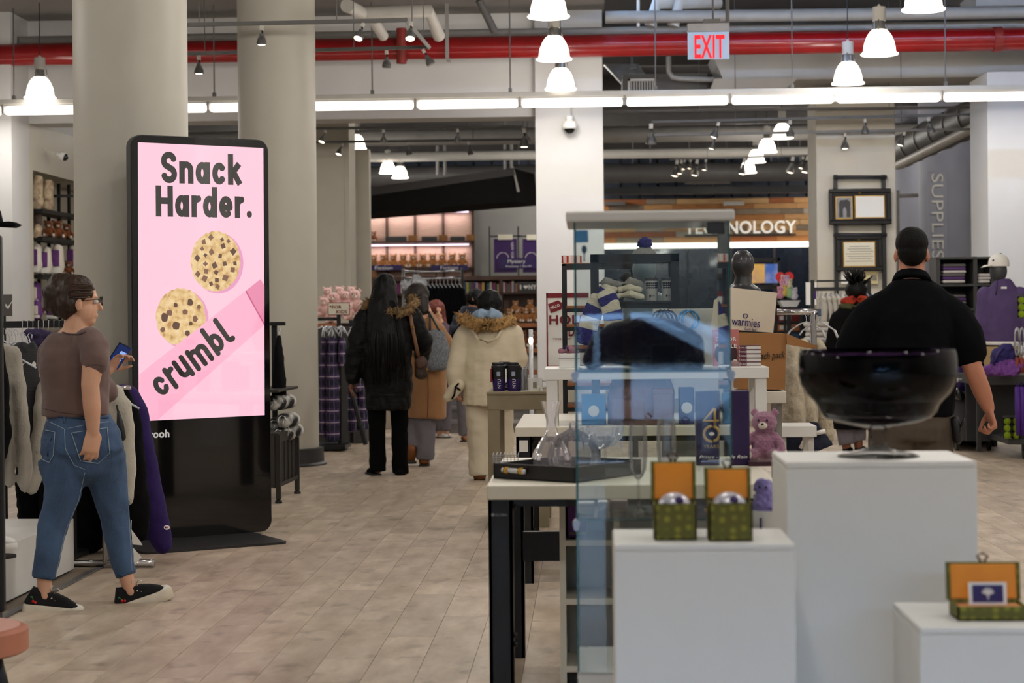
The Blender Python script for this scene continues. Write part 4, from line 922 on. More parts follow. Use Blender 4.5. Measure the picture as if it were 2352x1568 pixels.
# low canvas sneakers with thick pale soles
def sneaker(Pt, ax, pitch, label, par):
    """Pt ankle point; ax horizontal toe direction"""
    t = bpy.data.objects.new('sneaker', None); link(t, par); t.location = Pt; t.rotation_euler = Euler((0, pitch, math.atan2(ax.y, ax.x)))
    t['label'] = label
    out = [(-.09, .03), (-.075, .04), (.0, .038), (.08, .047), (.15, .045), (.185, .03), (.195, 0), (.185, -.03), (.15, -.043), (.08, -.043), (0, -.035), (-.075, -.038), (-.09, -.03), (-.096, 0)]
    def lay(z, k, kx=1.0): return [V(.05+(x-.05)*kx, y*k, z) for x, y in out]
    bm = BM(); skin_rings(bm, [lay(-.112, .97, .98), lay(-.107, 1.03, 1.01), lay(-.062, 1.03, 1.01), lay(-.056, .97, .985)])
    s_ = mk('sole', bm, mat('sole_cream', '#d8cdb8', .6, noise=(20, .12)), t, True, angle=50)
    bm = BM(); skin_rings(bm, [[p+V(0, 0, 0) for p in lay(-.085, 1.015, 1.003)], lay(-.08, 1.02, 1.004)]); mk('sole_stripe', bm, 'black_metal', s_)
    up = [lay(-.066, .93, .97), [V(min(p.x, .17)*.97+.0, p.y*.85, -.045+.0) for p in lay(0, 1, 1)], [V(.0+(p.x)*.62-.012, p.y*.74, -.012+max(0, -p.x)*.15) for p in lay(0, 1)], [V(p.x*.42-.02, p.y*.72, .004+max(0, -p.x)*.25) for p in lay(0, 1)]]
    bm = BM(); skin_rings(bm, up); mk('upper', bm, mat('canvas_black', '#121214', .9, noise=(60, .2), bump=(200, .3)), t, True)
    bm = BM(); ell(bm, (.145, 0, -.062), (.05, .042, .026), None, 14, 8); mk('toe_cap', bm, mat('toe_white', '#ddd8cc', .5, noise=(20, .06)), t, True)
    bm = BM()
    for k in range(5):
        x = .035+.018*k; z = -.004-.009*k
        tube(bm, [(x, -.026, z-.008), (x+.008, 0, z+.008), (x, .026, z-.008)], .0032, 5); tube(bm, [(x, -.028, z-.01), (x-.004, -.031, z-.016)], .004, 6)
    tube(bm, [(.03, -.01, .008), (.02, -.03, .03), (.03, -.03, .045)], .003, 5); tube(bm, [(.03, .0, .008), (.055, -.02, .03), (.07, -.02, .02)], .003, 5)
    mk('laces', bm, 'toe_white', t, True)
    bm = BM(); ell(bm, (-.052, -.03, -.04), (.008, .006, .008), None, 8, 6); ell(bm, (-.04, -.033, -.044), (.007, .005, .007), None, 8, 6); mk('cherry_motif', bm, mat('cherry', '#c0161c', .5, noise=(9, .1)), t, True)
    bm = BM(); tube(bm, [(-.052, -.033, -.034), (-.058, -.032, -.022)], .002, 5); ell(bm, (-.062, -.03, -.02), (.007, .004, .004), None, 6, 5); mk('leaf_motif', bm, mat('leaf_green', '#2c8a3e', .5, noise=(9, .1)), t, True)
sneaker(P(104, 1362, -.13), V(.9, .25, 0), .14, 'black canvas sneaker pushing off at the back', wm)
sneaker(P(297, 1352, .12), V(.92, .3, 0), -.3, 'black canvas sneaker lifted toe first in front', wm)
# phone
ph = thing('smartphone', 'dark smartphone with a lit blue screen in the walking woman\'s hand', 'phone', W(272, 818, 9.14))
Mx = Euler((.5, .45, .55)).to_matrix().to_4x4()
bm = BM(); box(bm, (-.036, -.004, -.073), (.036, .004, .073), .005, M=Mx); mk('case', bm, mat('phone_case', '#1b2236', .3, noise=(9, .1)), ph)
bm = BM(); box(bm, (-.032, -.0052, -.067), (.032, -.0042, .067), M=Mx); s_ = mk('display', bm, mat('phone_blue', '#0a1436', .1, em=.5, emc='#16306e'), ph)
bm = BM(); box(bm, (-.022, -.0058, -.05), (.02, -.0053, -.01), M=Mx); box(bm, (-.005, -.0058, .0), (.026, -.0053, .035), M=Mx); mk('app_tiles', bm, mat('phone_tile', '#7fa0e8', .1, em=.8, emc='#8fb0f0'), s_)
# ---------------------------------------------------------------- clothes on the left racks
mat('grey_fleece', '#a49d91', .95, noise=(14, .08), bump=(60, .4), sheen=.3); mat('cream_fleece', '#bdb6a8', .95, noise=(14, .06), bump=(60, .4), sheen=.3)
mat('purple_fleece', '#2a1756', .9, noise=(12, .15), bump=(50, .35)); mat('clear_plastic', '#c9cbd0', .15, noise=(20, .25), coat=.6)
mat('white_card', '#e6e3dc', .7, noise=(9, .03))
def striped(key, base, line, scale):
    m = mat(key, base, .85, bump=(60, .2)); nt = m.node_tree; b = nt.nodes['Principled BSDF']
    tc = nt.nodes.new('ShaderNodeTexCoord'); w = nt.nodes.new('ShaderNodeTexWave'); w.bands_direction = 'Z'; w.inputs['Scale'].default_value = scale; w.inputs['Distortion'].default_value = .3; nt.links.new(tc.outputs['Object'], w.inputs['Vector'])
    mx = nt.nodes.new('ShaderNodeMix'); mx.data_type = 'RGBA'; mx.inputs[6].default_value = (*lin(base), 1); mx.inputs[7].default_value = (*lin(line), 1)
    rp = nt.nodes.new('ShaderNodeMapRange'); rp.inputs[1].default_value = .55; rp.inputs[2].default_value = .8
    nt.links.new(w.outputs['Fac'], rp.inputs[0]); nt.links.new(rp.outputs[0], mx.inputs[0]); nt.links.new(mx.outputs[2], b.inputs['Base Color'])
    return m
def hook(bm, top, span=.2):
    """clear hanger: hook, neck and two sloping arms below the point top"""
    tube(bm, [top+V(.012, 0, -.012), top+V(.014, 0, .008), top+V(0, 0, .02), top+V(-.012, 0, .006), top+V(0, 0, -.02), top+V(0, 0, -.05)], .003, 6)
    tube(bm, [top+V(-span, 0, -.11), top+V(-span*.4, 0, -.065), top+V(0, 0, -.05), top+V(span*.4, 0, -.065), top+V(span, 0, -.11)], .006, 6)
def cloth(label, F, limbs, m, cat='sweatshirt', name='sweatshirt', voxel=.013, disp=.02, ds=.1, hang=None, group=None):
    t = thing(name, label, cat, F.loc, 0, group); bm = BM()
    for pts, r in limbs: limb(bm, [F.p(*q) for q in pts], r)
    o = mk('fabric', bake(bm, voxel, 4, disp, ds), m, t, True)
    if hang: bm = BM(); hook(bm, F.p(*hang), .13); mk('hanger', bm, 'clear_plastic', t, True)
    return t, o
F = Fr(60, 10.6)
cr = thing('clothes_rack', 'black rail clothes rack behind the walking woman', 'clothes rack', F.loc)
bm = BM(); a = F.p(46, 745); b = F.p(175, 742); box(bm, (a.x-.4, -.012, a.z-.02), (b.x, .012, a.z+.02)); mk('rail', bm, 'black_metal', cr)
for x in (a.x-.38, b.x-.03):
    bm = BM(); box(bm, (x-.018, -.018, .04), (x+.018, .018, a.z)); mk('post', bm, 'black_metal', cr); bm = BM(); box(bm, (x-.03, -.28, .006), (x+.03, .28, .04), .008); mk('foot', bm, 'black_metal', cr)
for k in range(9):
    x = a.x+.02+k*.031; bm = BM(); tube(bm, [(x, -.018, a.z-.03), (x, -.018, a.z+.022), (x, .018, a.z+.022)], .0022, 5); mk('rail_clip', bm, 'chrome', cr)
cloth('grey sweatshirt with hanging sleeves at the left edge beside the striped polo', Fr(40, 10.1), [([(8, 806, 0), (6, 830, 0), (4, 900, 0), (4, 1000, 0), (4, 1060, 0)], [.05, .08, .08, .09, .09]), ([(18, 806, -.04), (14, 880, -.08), (20, 980, -.1), (18, 1080, -.1), (22, 1108, -.1)], [.036, .04, .04, .036, .03]), ([(34, 806, -.02), (42, 880, -.08), (52, 980, -.1), (60, 1080, -.1), (56, 1118, -.1)], [.034, .038, .04, .038, .03])], 'grey_fleece', hang=(30, 800))
F = Fr(70, 10.3)
po_, fab = cloth('dark striped polo shirt with white chest logos on the rack', F, [([(62, 800, 0), (64, 860, 0), (66, 940, 0), (66, 1010, 0)], [(.07, .03), (.085, .04), (.085, .045), (.088, .045)]), ([(46, 800, .02), (38, 850, .03)], [.04, .045]), ([(52, 790, -.02), (62, 800, -.03), (74, 790, -.02)], [.02, .02, .02])], striped('polo_stripe', '#232428', '#55565a', 55), 'polo shirt', 'polo_shirt', .01, .008, hang=(64, 788))
bv = bvh_of(fab)
mk('swoosh_logo', patch_on(bv, F, [(47, 834), (50, 838), (59, 831), (51, 841), (46, 838)], .003, 3), 'white_card', po_); mk('crest_badge', patch_on(bv, F, [(78+5*math.cos(k*PI/5), 837+7*math.sin(k*PI/5)) for k in range(10)], .003, 3), 'white_card', po_)
cloth('light grey sweatshirt sleeve hanging low left of the woman\'s hip', Fr(92, 10.2), [([(102, 905, 0), (98, 960, -.02), (88, 1040, -.03), (78, 1100, -.04), (72, 1120, -.04)], [.05, .055, .055, .05, .036]), ([(110, 900, .05), (112, 1000, .06)], [.07, .08])], 'cream_fleece')
cloth('black jacket at the far left edge of the rack', Fr(0, 9.9), [([(-15, 800, 0), (-12, 900, 0), (-10, 1000, 0), (-14, 1050, 0)], [.06, .085, .085, .07])], 'black_cloth', 'jacket', 'jacket')
cloth('bunch of dark purple knitwear at the top of the rack', Fr(92, 10.9), [([(66, 765, 0), (90, 770, 0), (112, 778, 0)], [.03, .045, .04]), ([(80, 780, 0), (95, 800, 0), (108, 820, 0)], [.04, .05, .04])], mat('purple_knit', '#3c3354', .95, noise=(30, .3), bump=(60, .7)), 'knitwear', 'knitwear', disp=.03, ds=.04)
for k, (x, y, w) in enumerate(((8, 762, 'first'), (22, 766, 'second'), (36, 764, 'third'), (52, 770, 'fourth'), (68, 772, 'fifth'))):
    Fh = Fr(x, 10.35); t = thing('clothes_hanger', 'clear plastic hanger on the left rack, %s from the left edge' % w, 'hanger', Fh.loc, 0, 'clear hangers on the left rack'); bm = BM(); hook(bm, Fh.p(x, y), .06); mk('hanger_body', bm, 'clear_plastic', t, True)
# long black skirts filling the low part of the rack
for k, (x, y0, y1, w) in enumerate(((74, 1020, 1255, 'fringed black skirt hanging left of the woman'), (120, 1000, 1256, 'black trousers hanging directly behind the woman\'s back leg'), (190, 1010, 1258, 'black coat hanging between the woman\'s legs'), (262, 1020, 1252, 'black coat hanging behind the woman\'s front leg'))):
    F = Fr(x, 10.9); r = [(.07, .1), (.085, .14), (.08, .14), (.06, .12)]
    if k == 2: r = [(.1, .1), (.12, .14), (.13, .14), (.12, .12)]
    t, _ = cloth(w, F, [([(x-6, y0, 0), (x-4, (y0*2+y1)/3, 0), (x, (y0+2*y1)/3, 0), (x+6, y1-26, 0)], r)], 'black_cloth', 'skirt' if k == 0 else 'trousers' if k == 1 else 'coat', 'skirt' if k == 0 else 'trousers' if k == 1 else 'coat', disp=.03, ds=.05)
    if k == 0:
        bm = BM()
        for j in range(16): q = F.p(52+j*.9, 1122+j*6, -.1); tube(bm, [q, q+V(-.03, -.02, -.012)], [.012, .004], 5)
        mk('fringe', bm, 'black_cloth', t, True)
# low rack with hooded sweatshirts between the woman and the kiosk
F = Fr(290, 10.2)
lr = thing('clothes_rack', 'low chrome rack holding hooded sweatshirts beside the advertising screen', 'clothes rack', F.loc)
a = F.p(225, 892); b = F.p(300, 890)
bm = BM(); tube(bm, [a, b], .012, 8); mk('rail', bm, 'chrome', lr, True); bm = BM(); tube(bm, [(a.x+.03, 0, .03), (a.x+.03, 0, a.z)], .014, 8); mk('post', bm, 'chrome', lr, True)
bm = BM(); tube(bm, [(a.x-.2, .05, .025), (a.x+.3, .05, .025)], .02, 8); mk('foot', bm, 'chrome', lr, True)
cloth('light grey hooded sweatshirt on the low rack, half behind the woman', Fr(270, 10.0), [([(268, 905, 0), (275, 960, 0), (282, 1060, 0), (284, 1130, 0)], [.05, .07, .07, .06]), ([(262, 905, -.04), (284, 930, -.06), (293, 1000, -.07), (297, 1080, -.07), (296, 1150, -.07)], [.05, .045, .04, .038, .03])], 'cream_fleece', hang=(266, 893))
cloth('black hooded sweatshirt between the grey and the purple one on the low rack', Fr(310, 10.25), [([(284, 905, 0), (298, 950, 0), (306, 1060, 0), (316, 1160, 0), (322, 1222, 0)], [.04, .06, .07, .07, .05]), ([(270, 1000, .05), (280, 1100, .05), (285, 1180, .05)], [.05, .07, .06])], 'black_cloth')
F = Fr(345, 10.45)
ps, fab = cloth('deep purple hooded sweatshirt with long sleeve hanging in front of the kiosk', F, [([(278, 896, .05), (300, 905, .03), (316, 940, 0), (326, 1010, 0), (340, 1090, 0), (352, 1170, 0), (366, 1225, 0), (374, 1250, 0)], [.04, .05, .058, .064, .07, .075, .072, .058]), ([(300, 905, .08), (318, 1000, .1), (335, 1100, .1)], [.05, .06, .05])], 'purple_fleece', disp=.014)
bv = bvh_of(fab)
mk('c_badge', patch_on(bv, F, [(383+7*math.cos(k*PI/6), 1211+5.5*math.sin(k*PI/6)) for k in range(12)], .004, 3), 'white_card', ps)
for dx, m_ in ((1.5, 'cherry'), (-2, 'purple_deep')): mk('badge_centre', patch_on(bv, F, [(382+dx+2.2*math.cos(k*PI/4), 1211+2.4*math.sin(k*PI/4)) for k in range(8)], .006, 2), m_, ps)
F = Fr(277, 9.85)
t = thing('security_tag', 'long black security tag hanging by the woman\'s hip', 'tag', F.loc); bm = BM(); limb(bm, [F.p(272, 946), F.p(276, 975), F.p(281, 1004)], [.008, .02, .02]); tube(bm, [F.p(268, 930), F.p(272, 950)], .006, 6); mk('tag_body', bm, 'black_metal', t, True)
for (pts, lab, Y) in (([(92, 922), (108, 921), (109, 947), (93, 949)], 'white price tag beside the striped polo', 10.2), ([(301, 1215), (322, 1243), (327, 1252), (305, 1250)], 'white tag under the black sweatshirt', 10.1), ([(303, 1255), (325, 1279), (310, 1297), (302, 1290)], 'white tag on the floor side of the low rack', 9.9)):
    a = W(*pts[0], Y); bm = BM(); f = [W(x, y, Y)-a for x, y in pts]; va = [bm.verts.new(p) for p in f]; vb = [bm.verts.new(p+V(0, .003, 0)) for p in f]; bm.faces.new(va); bm.faces.new(vb[::-1])
    for i in range(4): bm.faces.new((va[i], va[(i+1) % 4], vb[(i+1) % 4], vb[i]))
    tt = thing('price_tag', lab, 'tag', a, 0, 'white price tags'); mk('card', bm, 'white_card', tt); bm = BM(); tube(bm, [f[0], f[0]+V(0, .01, .05)], .0015, 4); mk('string', bm, 'white_card', tt)
# ---------------------------------------------------------------- things at the left edge
F = Fr(-6, 7.6)
st = thing('display_stand', 'black upright display stand cut by the left edge', 'stand', F.loc)
bm = BM(); a = F.p(4, 540); b = F.p(4, 1405); box(bm, (a.x-.1, -.02, b.z), (a.x, .02, a.z), .012, seg=3); mk('panel', bm, 'black_metal', st); bm = BM(); box(bm, (a.x-.35, -.2, 0), (a.x-.0, .2, .02), .008); box(bm, (a.x-.08, -.02, .01), (a.x-.02, .02, b.z+.05)); mk('stand_base', bm, 'black_metal', st)
t = thing('baseball_cap', 'black cap brim poking in at the left edge on top of the stand', 'cap', W(-8, 512, 7.6)+V(-.07, 0, .0))
bm = BM(); lathe(bm, [(0, .1), (.05, .09), (.085, .05), (.095, 0)], n=20); mk('crown', bm, 'black_cloth', t, True)
bm = BM(); prism(bm, [(.06, .0), (.14, .004), (.165, -.008), (.14, -.02), (.06, -.015)], -.05, .05); mk('brim', bm, 'black_cloth', t, True)
F = Fr(14, 10.9); a = F.p(2, 676); b = F.p(28, 725)
t = thing('sign_plate', 'dark grey sign plate with a pale swoosh on the left rack', 'sign', F.loc)
bm = BM(); box(bm, (a.x-.05, -.006, b.z), (b.x, .006, a.z), .003); mk('plate', bm, mat('sign_grey', '#5a5652', .5, noise=(8, .05)), t); bm = BM(); tube(bm, [(a.x+.02, .004, .05), (a.x+.02, .004, b.z)], .008, 6); mk('sign_post', bm, 'black_metal', t)
c = F.p(22, 700); bm = BM(); prism(bm, [(c.x-.022, c.z+.008), (c.x-.008, c.z-.01), (c.x+.024, c.z+.032), (c.x-.006, c.z-.026), (c.x-.022, c.z-.012)], -.009, -.006); mk('swoosh_logo', bm, 'white_card', t)
# white plinth with a trainer on a black stand
a = PZ(0, 1312, .3); zt_ = .3
pt = thing('shoe_plinth', 'low white shoe plinth at the lower left edge', 'plinth', (W(126, 1330, 9.7).x, 8.72, 0))
xe = 0
bm = BM(); box(bm, (-1.2, 0, .02), (0, 1.35, zt_), .004); mk('plinth_body', bm, 'white_lam', pt); bm = BM(); box(bm, (-1.19, .01, 0.006), (-.02, 1.33, .02)); mk('plinth_kick', bm, 'black_metal', pt)
q = PZ(14, 1280, .3)
t = thing('shoe_stand', 'round black shoe stand on the white plinth', 'shoe stand', (q.x-.04, q.y, .3)); bm = BM(); lathe(bm, [(0, 0), (.085, 0), (.085, .01), (.03, .014), (.012, .02), (.012, .035), (0, .036)], n=24); mk('stand_disc', bm, 'black_metal', t, True, angle=40)
t = thing('running_shoe', 'white running shoe cut by the left edge on the round stand', 'shoe', (q.x-.09, q.y, .337))
out = [(-.13, .03), (-.05, .036), (.05, .04), (.12, .034), (.145, 0), (.12, -.034), (.05, -.04), (-.05, -.036), (-.13, -.03)]
def lay(z, k, kx=1.0, sx=0): return [V(x*kx+sx, y*k, z) for x, y in out]
bm = BM(); skin_rings(bm, [lay(0, .9, .97), lay(.01, 1), lay(.028, 1), lay(.032, .95, .98)]); mk('sole', bm, 'white_lam', t, True, angle=50)
bm = BM(); skin_rings(bm, [lay(.03, .93, .97), lay(.05, .9, .94, -.005), lay(.075, .75, .7, -.04), lay(.1, .6, .4, -.08)]); mk('upper', bm, mat('mesh_white', '#e8e6e4', .7, noise=(40, .05), bump=(90, .3)), t, True)
bm = BM()
for k in range(4): tube(bm, [(-.0+.022*k, -.02, .088-.012*k), (.004+.022*k, 0, .095-.012*k), (.022*k, .02, .088-.012*k)], .003, 5)
mk('laces', bm, 'white_card', t, True)
# round pink wooden stool in the near left corner
q = PZ(-90, 1440, .34)
t = thing('round_stool', 'blurred round stool with pinkish wood rim in the lower left corner', 'stool', (q.x+.0, q.y, 0))
R_ = W(60, 1470, q.y).x-q.x
bm = BM(); lathe(bm, [(0, .34), (R_-.02, .34), (R_, .33), (R_, .26), (R_-.015, .25), (0, .25)], n=48); mk('seat', bm, mat('stool_wood', '#b5745c', .45, noise=(6, .12), stretch=(1, 1, 5)), t, True, angle=40)
bm = BM(); lathe(bm, [(0, .3405), (R_-.03, .3405), (R_-.03, .343), (0, .3435)], n=48); mk('seat_top', bm, mat('stool_top', '#d8a596', .45, noise=(6, .06)), t, True, angle=40)
for k in range(3): bm = BM(); a = k*2.1+2.6; tube(bm, [(R_*.5*math.cos(a), R_*.5*math.sin(a), .25), (R_*.75*math.cos(a), R_*.75*math.sin(a), 0)], .02, 10); mk('leg', bm, 'black_metal', t, True)
# ---------------------------------------------------------------- alcove shelves with plush toys and pillows
def plush_proto(m, pad, name='plush_bear', disp=.05, ears=1):
    """sitting plush about 1 unit tall"""
    t = thing(name, 'x', 'plush toy', (0, 0, -20)); bm = BM()
    ell(bm, (0, 0, .28), (.25, .22, .28), u=14, v=10); ell(bm, (0, -.03, .7), (.235, .21, .21), u=14, v=10)
    for q in (-1, 1):
        ell(bm, (q*.19, 0, .88), (.08, .05, .085), u=10, v=8)
        limb(bm, [(q*.2, -.05, .45), (q*.33, -.14, .3), (q*.34, -.2, .2)], [.08, .075, .075], 10)
        limb(bm, [(q*.13, -.08, .12), (q*.24, -.3, .11)], [.11, .105], 10)
    mk('fur', bake(bm, .024, 2, disp*.7, .05), m, t, True)
    bm = BM(); ell(bm, (0, -.22, .65), (.09, .06, .07), u=10, v=8); mk('muzzle', bm, pad, t, True)
    for q in (-1, 1):
        bm = BM(); ell(bm, (q*.25, -.4, .12), (.07, .02, .085), u=10, v=8)
        mk('foot_pad', bm, pad, t, True)
    for q in (-1, 1):
        bm = BM(); ell(bm, (q*.08, -.225, .75), (.022, .022, .022), u=8, v=6); mk('eye', bm, 'black_gloss', t, True)
    bm = BM(); ell(bm, (0, -.28, .68), (.03, .02, .02), u=8, v=6); mk('nose', bm, 'black_gloss', t, True)
    return t
mat('fur_brown', '#8a4a1c', .95, noise=(18, .35), bump=(40, .8), sheen=.4); mat('fur_gold', '#b5763a', .95, noise=(18, .3), bump=(40, .8), sheen=.4); mat('fur_pink', '#e6bab2', .95, noise=(10, .08), bump=(40, .6), sheen=.4); mat('fur_white', '#e6ddcf', .95, noise=(10, .08), bump=(40, .5)); mat('fur_rose', '#a8748f', .95, noise=(18, .2), bump=(50, .9), sheen=.4); mat('fur_lilac', '#8c80c0', .95, noise=(18, .2), bump=(50, .9), sheen=.4)
PB = {k: plush_proto(k, 'fur_white') for k in ('fur_brown', 'fur_gold', 'fur_pink', 'fur_rose')}; pb_used = set()
def plush(kind, px, py, Y, hpx, label, group=None, rz=0.0, z=None):
    """px, py: bottom centre in the photo; hpx: height in photo pixels"""
    p = W(px, py, Y); s = hpx*Y/FPX
    if z is not None: p.z = z
    if kind not in pb_used:
        pb_used.add(kind); t = PB[kind]; t.location = p; t.rotation_euler.z = rz; t.scale = (s, s, s); t['label'] = label
        if group: t['group'] = group
        return t
    return dup(PB[kind], p, rz, label, group, s)
Ya = 23.6
al = thing('alcove_shelving', 'dark metal slotted wall shelves full of plush in the left alcove', 'shelf', W(68, 900, Ya)*1.0)
L = al.location.copy()
def A(px, py, Y): return W(px, py, Y)-L
for k, x in enumerate((88, 111, 135, 158)):
    Y = 23.0+(x-68)*.017; a = A(x, 408+x*.1, Y+.3); b = A(x, 745, Y+.3); bm = BM(); box(bm, (a.x-.02, a.y-.02, b.z), (a.x+.02, a.y+.02, a.z)); mk('upright', bm, 'black_metal', al)
for (y0, y1) in ((480, 492), (543, 555), (630, 634), (735, 732)):
    a = A(66, y0, 22.95); b = A(182, y1, 24.7); a2 = A(98, y0-1, 22.95); bm = BM()
    P8 = [a, a2, b+V(.12, 0, 0), b+V(-.25, 0, 0)]; va = [bm.verts.new(V(p.x, p.y, a.z)) for p in P8]; vb = [bm.verts.new(V(p.x, p.y, a.z-.05)) for p in P8]
    bm.faces.new(va); bm.faces.new(vb[::-1])
    for i in range(4): bm.faces.new((va[i], va[(i+1) % 4], vb[(i+1) % 4], vb[i]))
    mk('shelf_board', bm, 'black_metal', al)
bm = BM(); box(bm, A(122, 448, 23.5)+V(0, -.02, -.03), A(168, 452, 23.5)+V(0, .02, .03)); mk('cross_bar', bm, 'black_metal', al)
def cushion(px, py, Y, w, h, label, m, rz=0, dz=0):
    p = W(px, py, Y); t = thing('cushion', label, 'cushion', p, rz); bm = BM(); s = Y/FPX
    for j in range(1):
        limb(bm, [(0, 0, .06*h*s), (0, 0, h*s*.5), (.02, 0, h*s*.94)], [(w*s*.5, .06), (w*s*.46, .1), (w*s*.34, .05)], 16)
    mk('cover', bake(bm, .02, 3, .03, .1), m, t, True)
    bm = BM(); tube(bm, [(-w*s*.47, 0, .02), (-w*s*.42, 0, h*s*.6), (-w*s*.3, 0, h*s*.95)], .008, 6); mk('piping', bm, 'wood_dark', t, True)
mat('cream_print', '#d8c9a6', .9, noise=(18, .3, '#8a6a5a')); mat('grey_print', '#6b5a50', .9, noise=(18, .3))
cushion(84, 478, 23.1, 34, 74, 'cream printed cushion, left of the two on the top alcove shelf', 'cream_print'); cushion(108, 478, 23.3, 32, 62, 'cream printed cushion, right of the two on the top alcove shelf', 'cream_print', .5)
cushion(84, 520, 23.2, 26, 34, 'grey-brown printed pouch on the second alcove shelf', 'grey_print'); cushion(84, 543, 23.0, 26, 22, 'cream printed pouch in front on the second alcove shelf', 'cream_print')
plush('fur_brown', 112, 545, 23.5, 42, 'brown curly plush bear, left one on the second alcove shelf', 'brown plush bears in the alcove', .3)
plush('fur_brown', 132, 548, 23.8, 46, 'brown curly plush bear, middle one on the second alcove shelf', 'brown plush bears in the alcove', .4)
plush('fur_brown', 154, 550, 24.2, 40, 'brown curly plush bear, right one on the second alcove shelf', 'brown plush bears in the alcove', .2)
plush('fur_brown', 158, 632, 24.2, 36, 'brown curly plush bear at the end of the third alcove shelf', 'brown plush bears in the alcove', .2)
plush('fur_brown', 112, 722, 23.6, 40, 'brown plush bear on the lowest alcove shelf', 'brown plush bears in the alcove', .4)
def shop_bag(px, py, Y, w, h, label, m1, m2):
    p = W(px, py, Y); s = Y/FPX; t = thing('fleece_throw', label, 'folded throw', p)
    bm = BM(); limb(bm, [(0, 0, .06), (0, 0, h*s*.45), (0, 0, h*s*.92)], [(w*s*.5, .1), (w*s*.5, .1), (w*s*.42, .06)], 12); o = mk('roll', bake(bm, .02, 3, .02, .1), m1, t, True)
    bm = BM(); box(bm, (-w*s*.4, -.125, h*s*.28), (w*s*.3, -.1, h*s*.85), .01); mk('purple_panel', bm, m2, t)
    bm = BM(); box(bm, (-w*s*.45, -.13, .01), (w*s*.45, -.1, h*s*.25), .01); mk('label_band', bm, 'white_card', t)
mat('violet_cloth', '#6b3f7d', .9, noise=(12, .12), bump=(40, .4))
for (x, y, Y, w, h, lab) in ((84, 628, 23.1, 26, 66, 'white and violet folded throw at the left of the third alcove shelf'), (108, 630, 23.3, 24, 60, 'white and violet folded throw, second on the third alcove shelf'), (133, 630, 23.6, 30, 66, 'white and violet folded throw, third on the third alcove shelf'), (168, 632, 24.4, 22, 70, 'white bag with violet lettering at the right of the third alcove shelf'), (82, 700, 23.1, 28, 48, 'violet and white throw stacked on the lowest alcove shelf, upper one'), (84, 732, 22.98, 30, 36, 'violet and white throw on the lowest alcove shelf, lower one'), (124, 734, 23.6, 26, 40, 'white and mauve throw leaning on the lowest alcove shelf')):
    shop_bag(x, y, Y, w, h, lab, 'fur_white' if 'white' in lab[:6] else 'violet_cloth', 'violet_cloth' if 'white' in lab[:6] else 'fur_white')
# ---------------------------------------------------------------- shoppers further down the aisle
mat('puffer_black', '#070708', .6, spec=.25, noise=(9, .3), bump=(9, .8), stretch=(1, 1, 4)); mat('hair_black', '#060506', .5, spec=.25, noise=(40, .4), bump=(50, .7), stretch=(1, 1, .15)); mat('fur_trim', '#7d6343', .95, noise=(30, .45), bump=(60, 1.0)); mat('fur_trim_gold', '#a98453', .95, noise=(30, .4), bump=(60, 1.0))
mat('camel', '#9c7048', .9, noise=(8, .08), bump=(40, .25), sheen=.3); mat('cream_puffer', '#cfc2a8', .7, noise=(5, .06), bump=(7, .5), stretch=(1, 1, 3)); mat('cream_trouser', '#c9bda6', .9, noise=(8, .06), bump=(20, .3)); mat('grey_trouser', '#6f6a70', .9, noise=(8, .08), bump=(20, .3)); mat('tan_boot', '#7d4a22', .6, noise=(9, .12)); mat('skin_deep', '#7a4a35', .5, noise=(9, .06)); mat('navy_puffer', '#1d2438', .6, noise=(7, .2), bump=(9, .7), stretch=(1, 1, 3)); mat('hair_red', '#6b2a1c', .5, noise=(30, .3), bump=(40, .6)); mat('pale_blue_knit', '#8ba0b5', .9, noise=(14, .1), bump=(40, .4)); mat('trouser_black', '#080809', .95, spec=.12, noise=(9, .2), bump=(20, .3))
def fur(bm, pts, r, n, rnd, L=.035, m=8):
    """tufts along a path"""
    for a, b in zip(pts, pts[1:]):
        for k in range(n):
            t = rnd.random(); c = a+(b-a)*t; d = V(rnd.uniform(-1, 1), rnd.uniform(-1, .2), rnd.uniform(-.6, 1)).normalized()
            tube(bm, [c+d*r*.6, c+d*(r+L*rnd.uniform(.4, 1))], [.008, .002], 4)
def walker(label, F, skin, parts, body, hands=(), headc=None, face=None, hs=1.0, voxel=.014):
    t = thing('person', label, 'person', F.loc); bm = BM()
    at = None
    if headc: at = head(bm, F.p(*headc), face, hs)
    for pts, r in body: limb(bm, [F.p(*q) for q in pts], r)
    for h in hands: hand(bm, F.p(*h[0]), *h[1:])
    mk('body', bake(bm, .009 if hands else .012, 3), skin, t, True)
    out = {}
    for name, limbs, m, disp, ds, vx in parts:
        bm = BM()
        for k, (pts, r) in enumerate(limbs):
            if name == 'trousers' or k == 0: tube(bm, [F.p(*q) for q in pts], r, 18)
            else: limb(bm, [F.p(*q) for q in pts], r, 18)
        out[name] = mk(name, bake(bm, vx or voxel, 3, disp, ds), m, t, True)
    return t, at, out
def shoe_at(t, F, a, b, r, m, nm='shoe'):
    bm = BM(); A_ = F.p(*a); B_ = F.p(*b); limb(bm, [A_, (A_+B_)/2, B_], [(r, r*.8), (r*1.05, r*.7), (r*.9, r*.55)], 12); s_ = mk(nm, bake(bm, .009, 2), m, t, True)
    bm = BM(); lo = min(v.co.z for v in s_.data.vertices); d = (B_-A_); d.z = 0; mid = (A_+B_)/2
    Mx = Matrix.Translation((mid.x, mid.y, 0)) @ Matrix.Rotation(math.atan2(d.y, d.x), 4, 'Z'); box(bm, (-d.length/2-r*.9, -r*.95, lo-.004), (d.length/2+r*.9, r*.95, lo+.02), .008, M=Mx); mk('shoe_sole', bm, 'rubber', t)
rnd = random.Random(11)
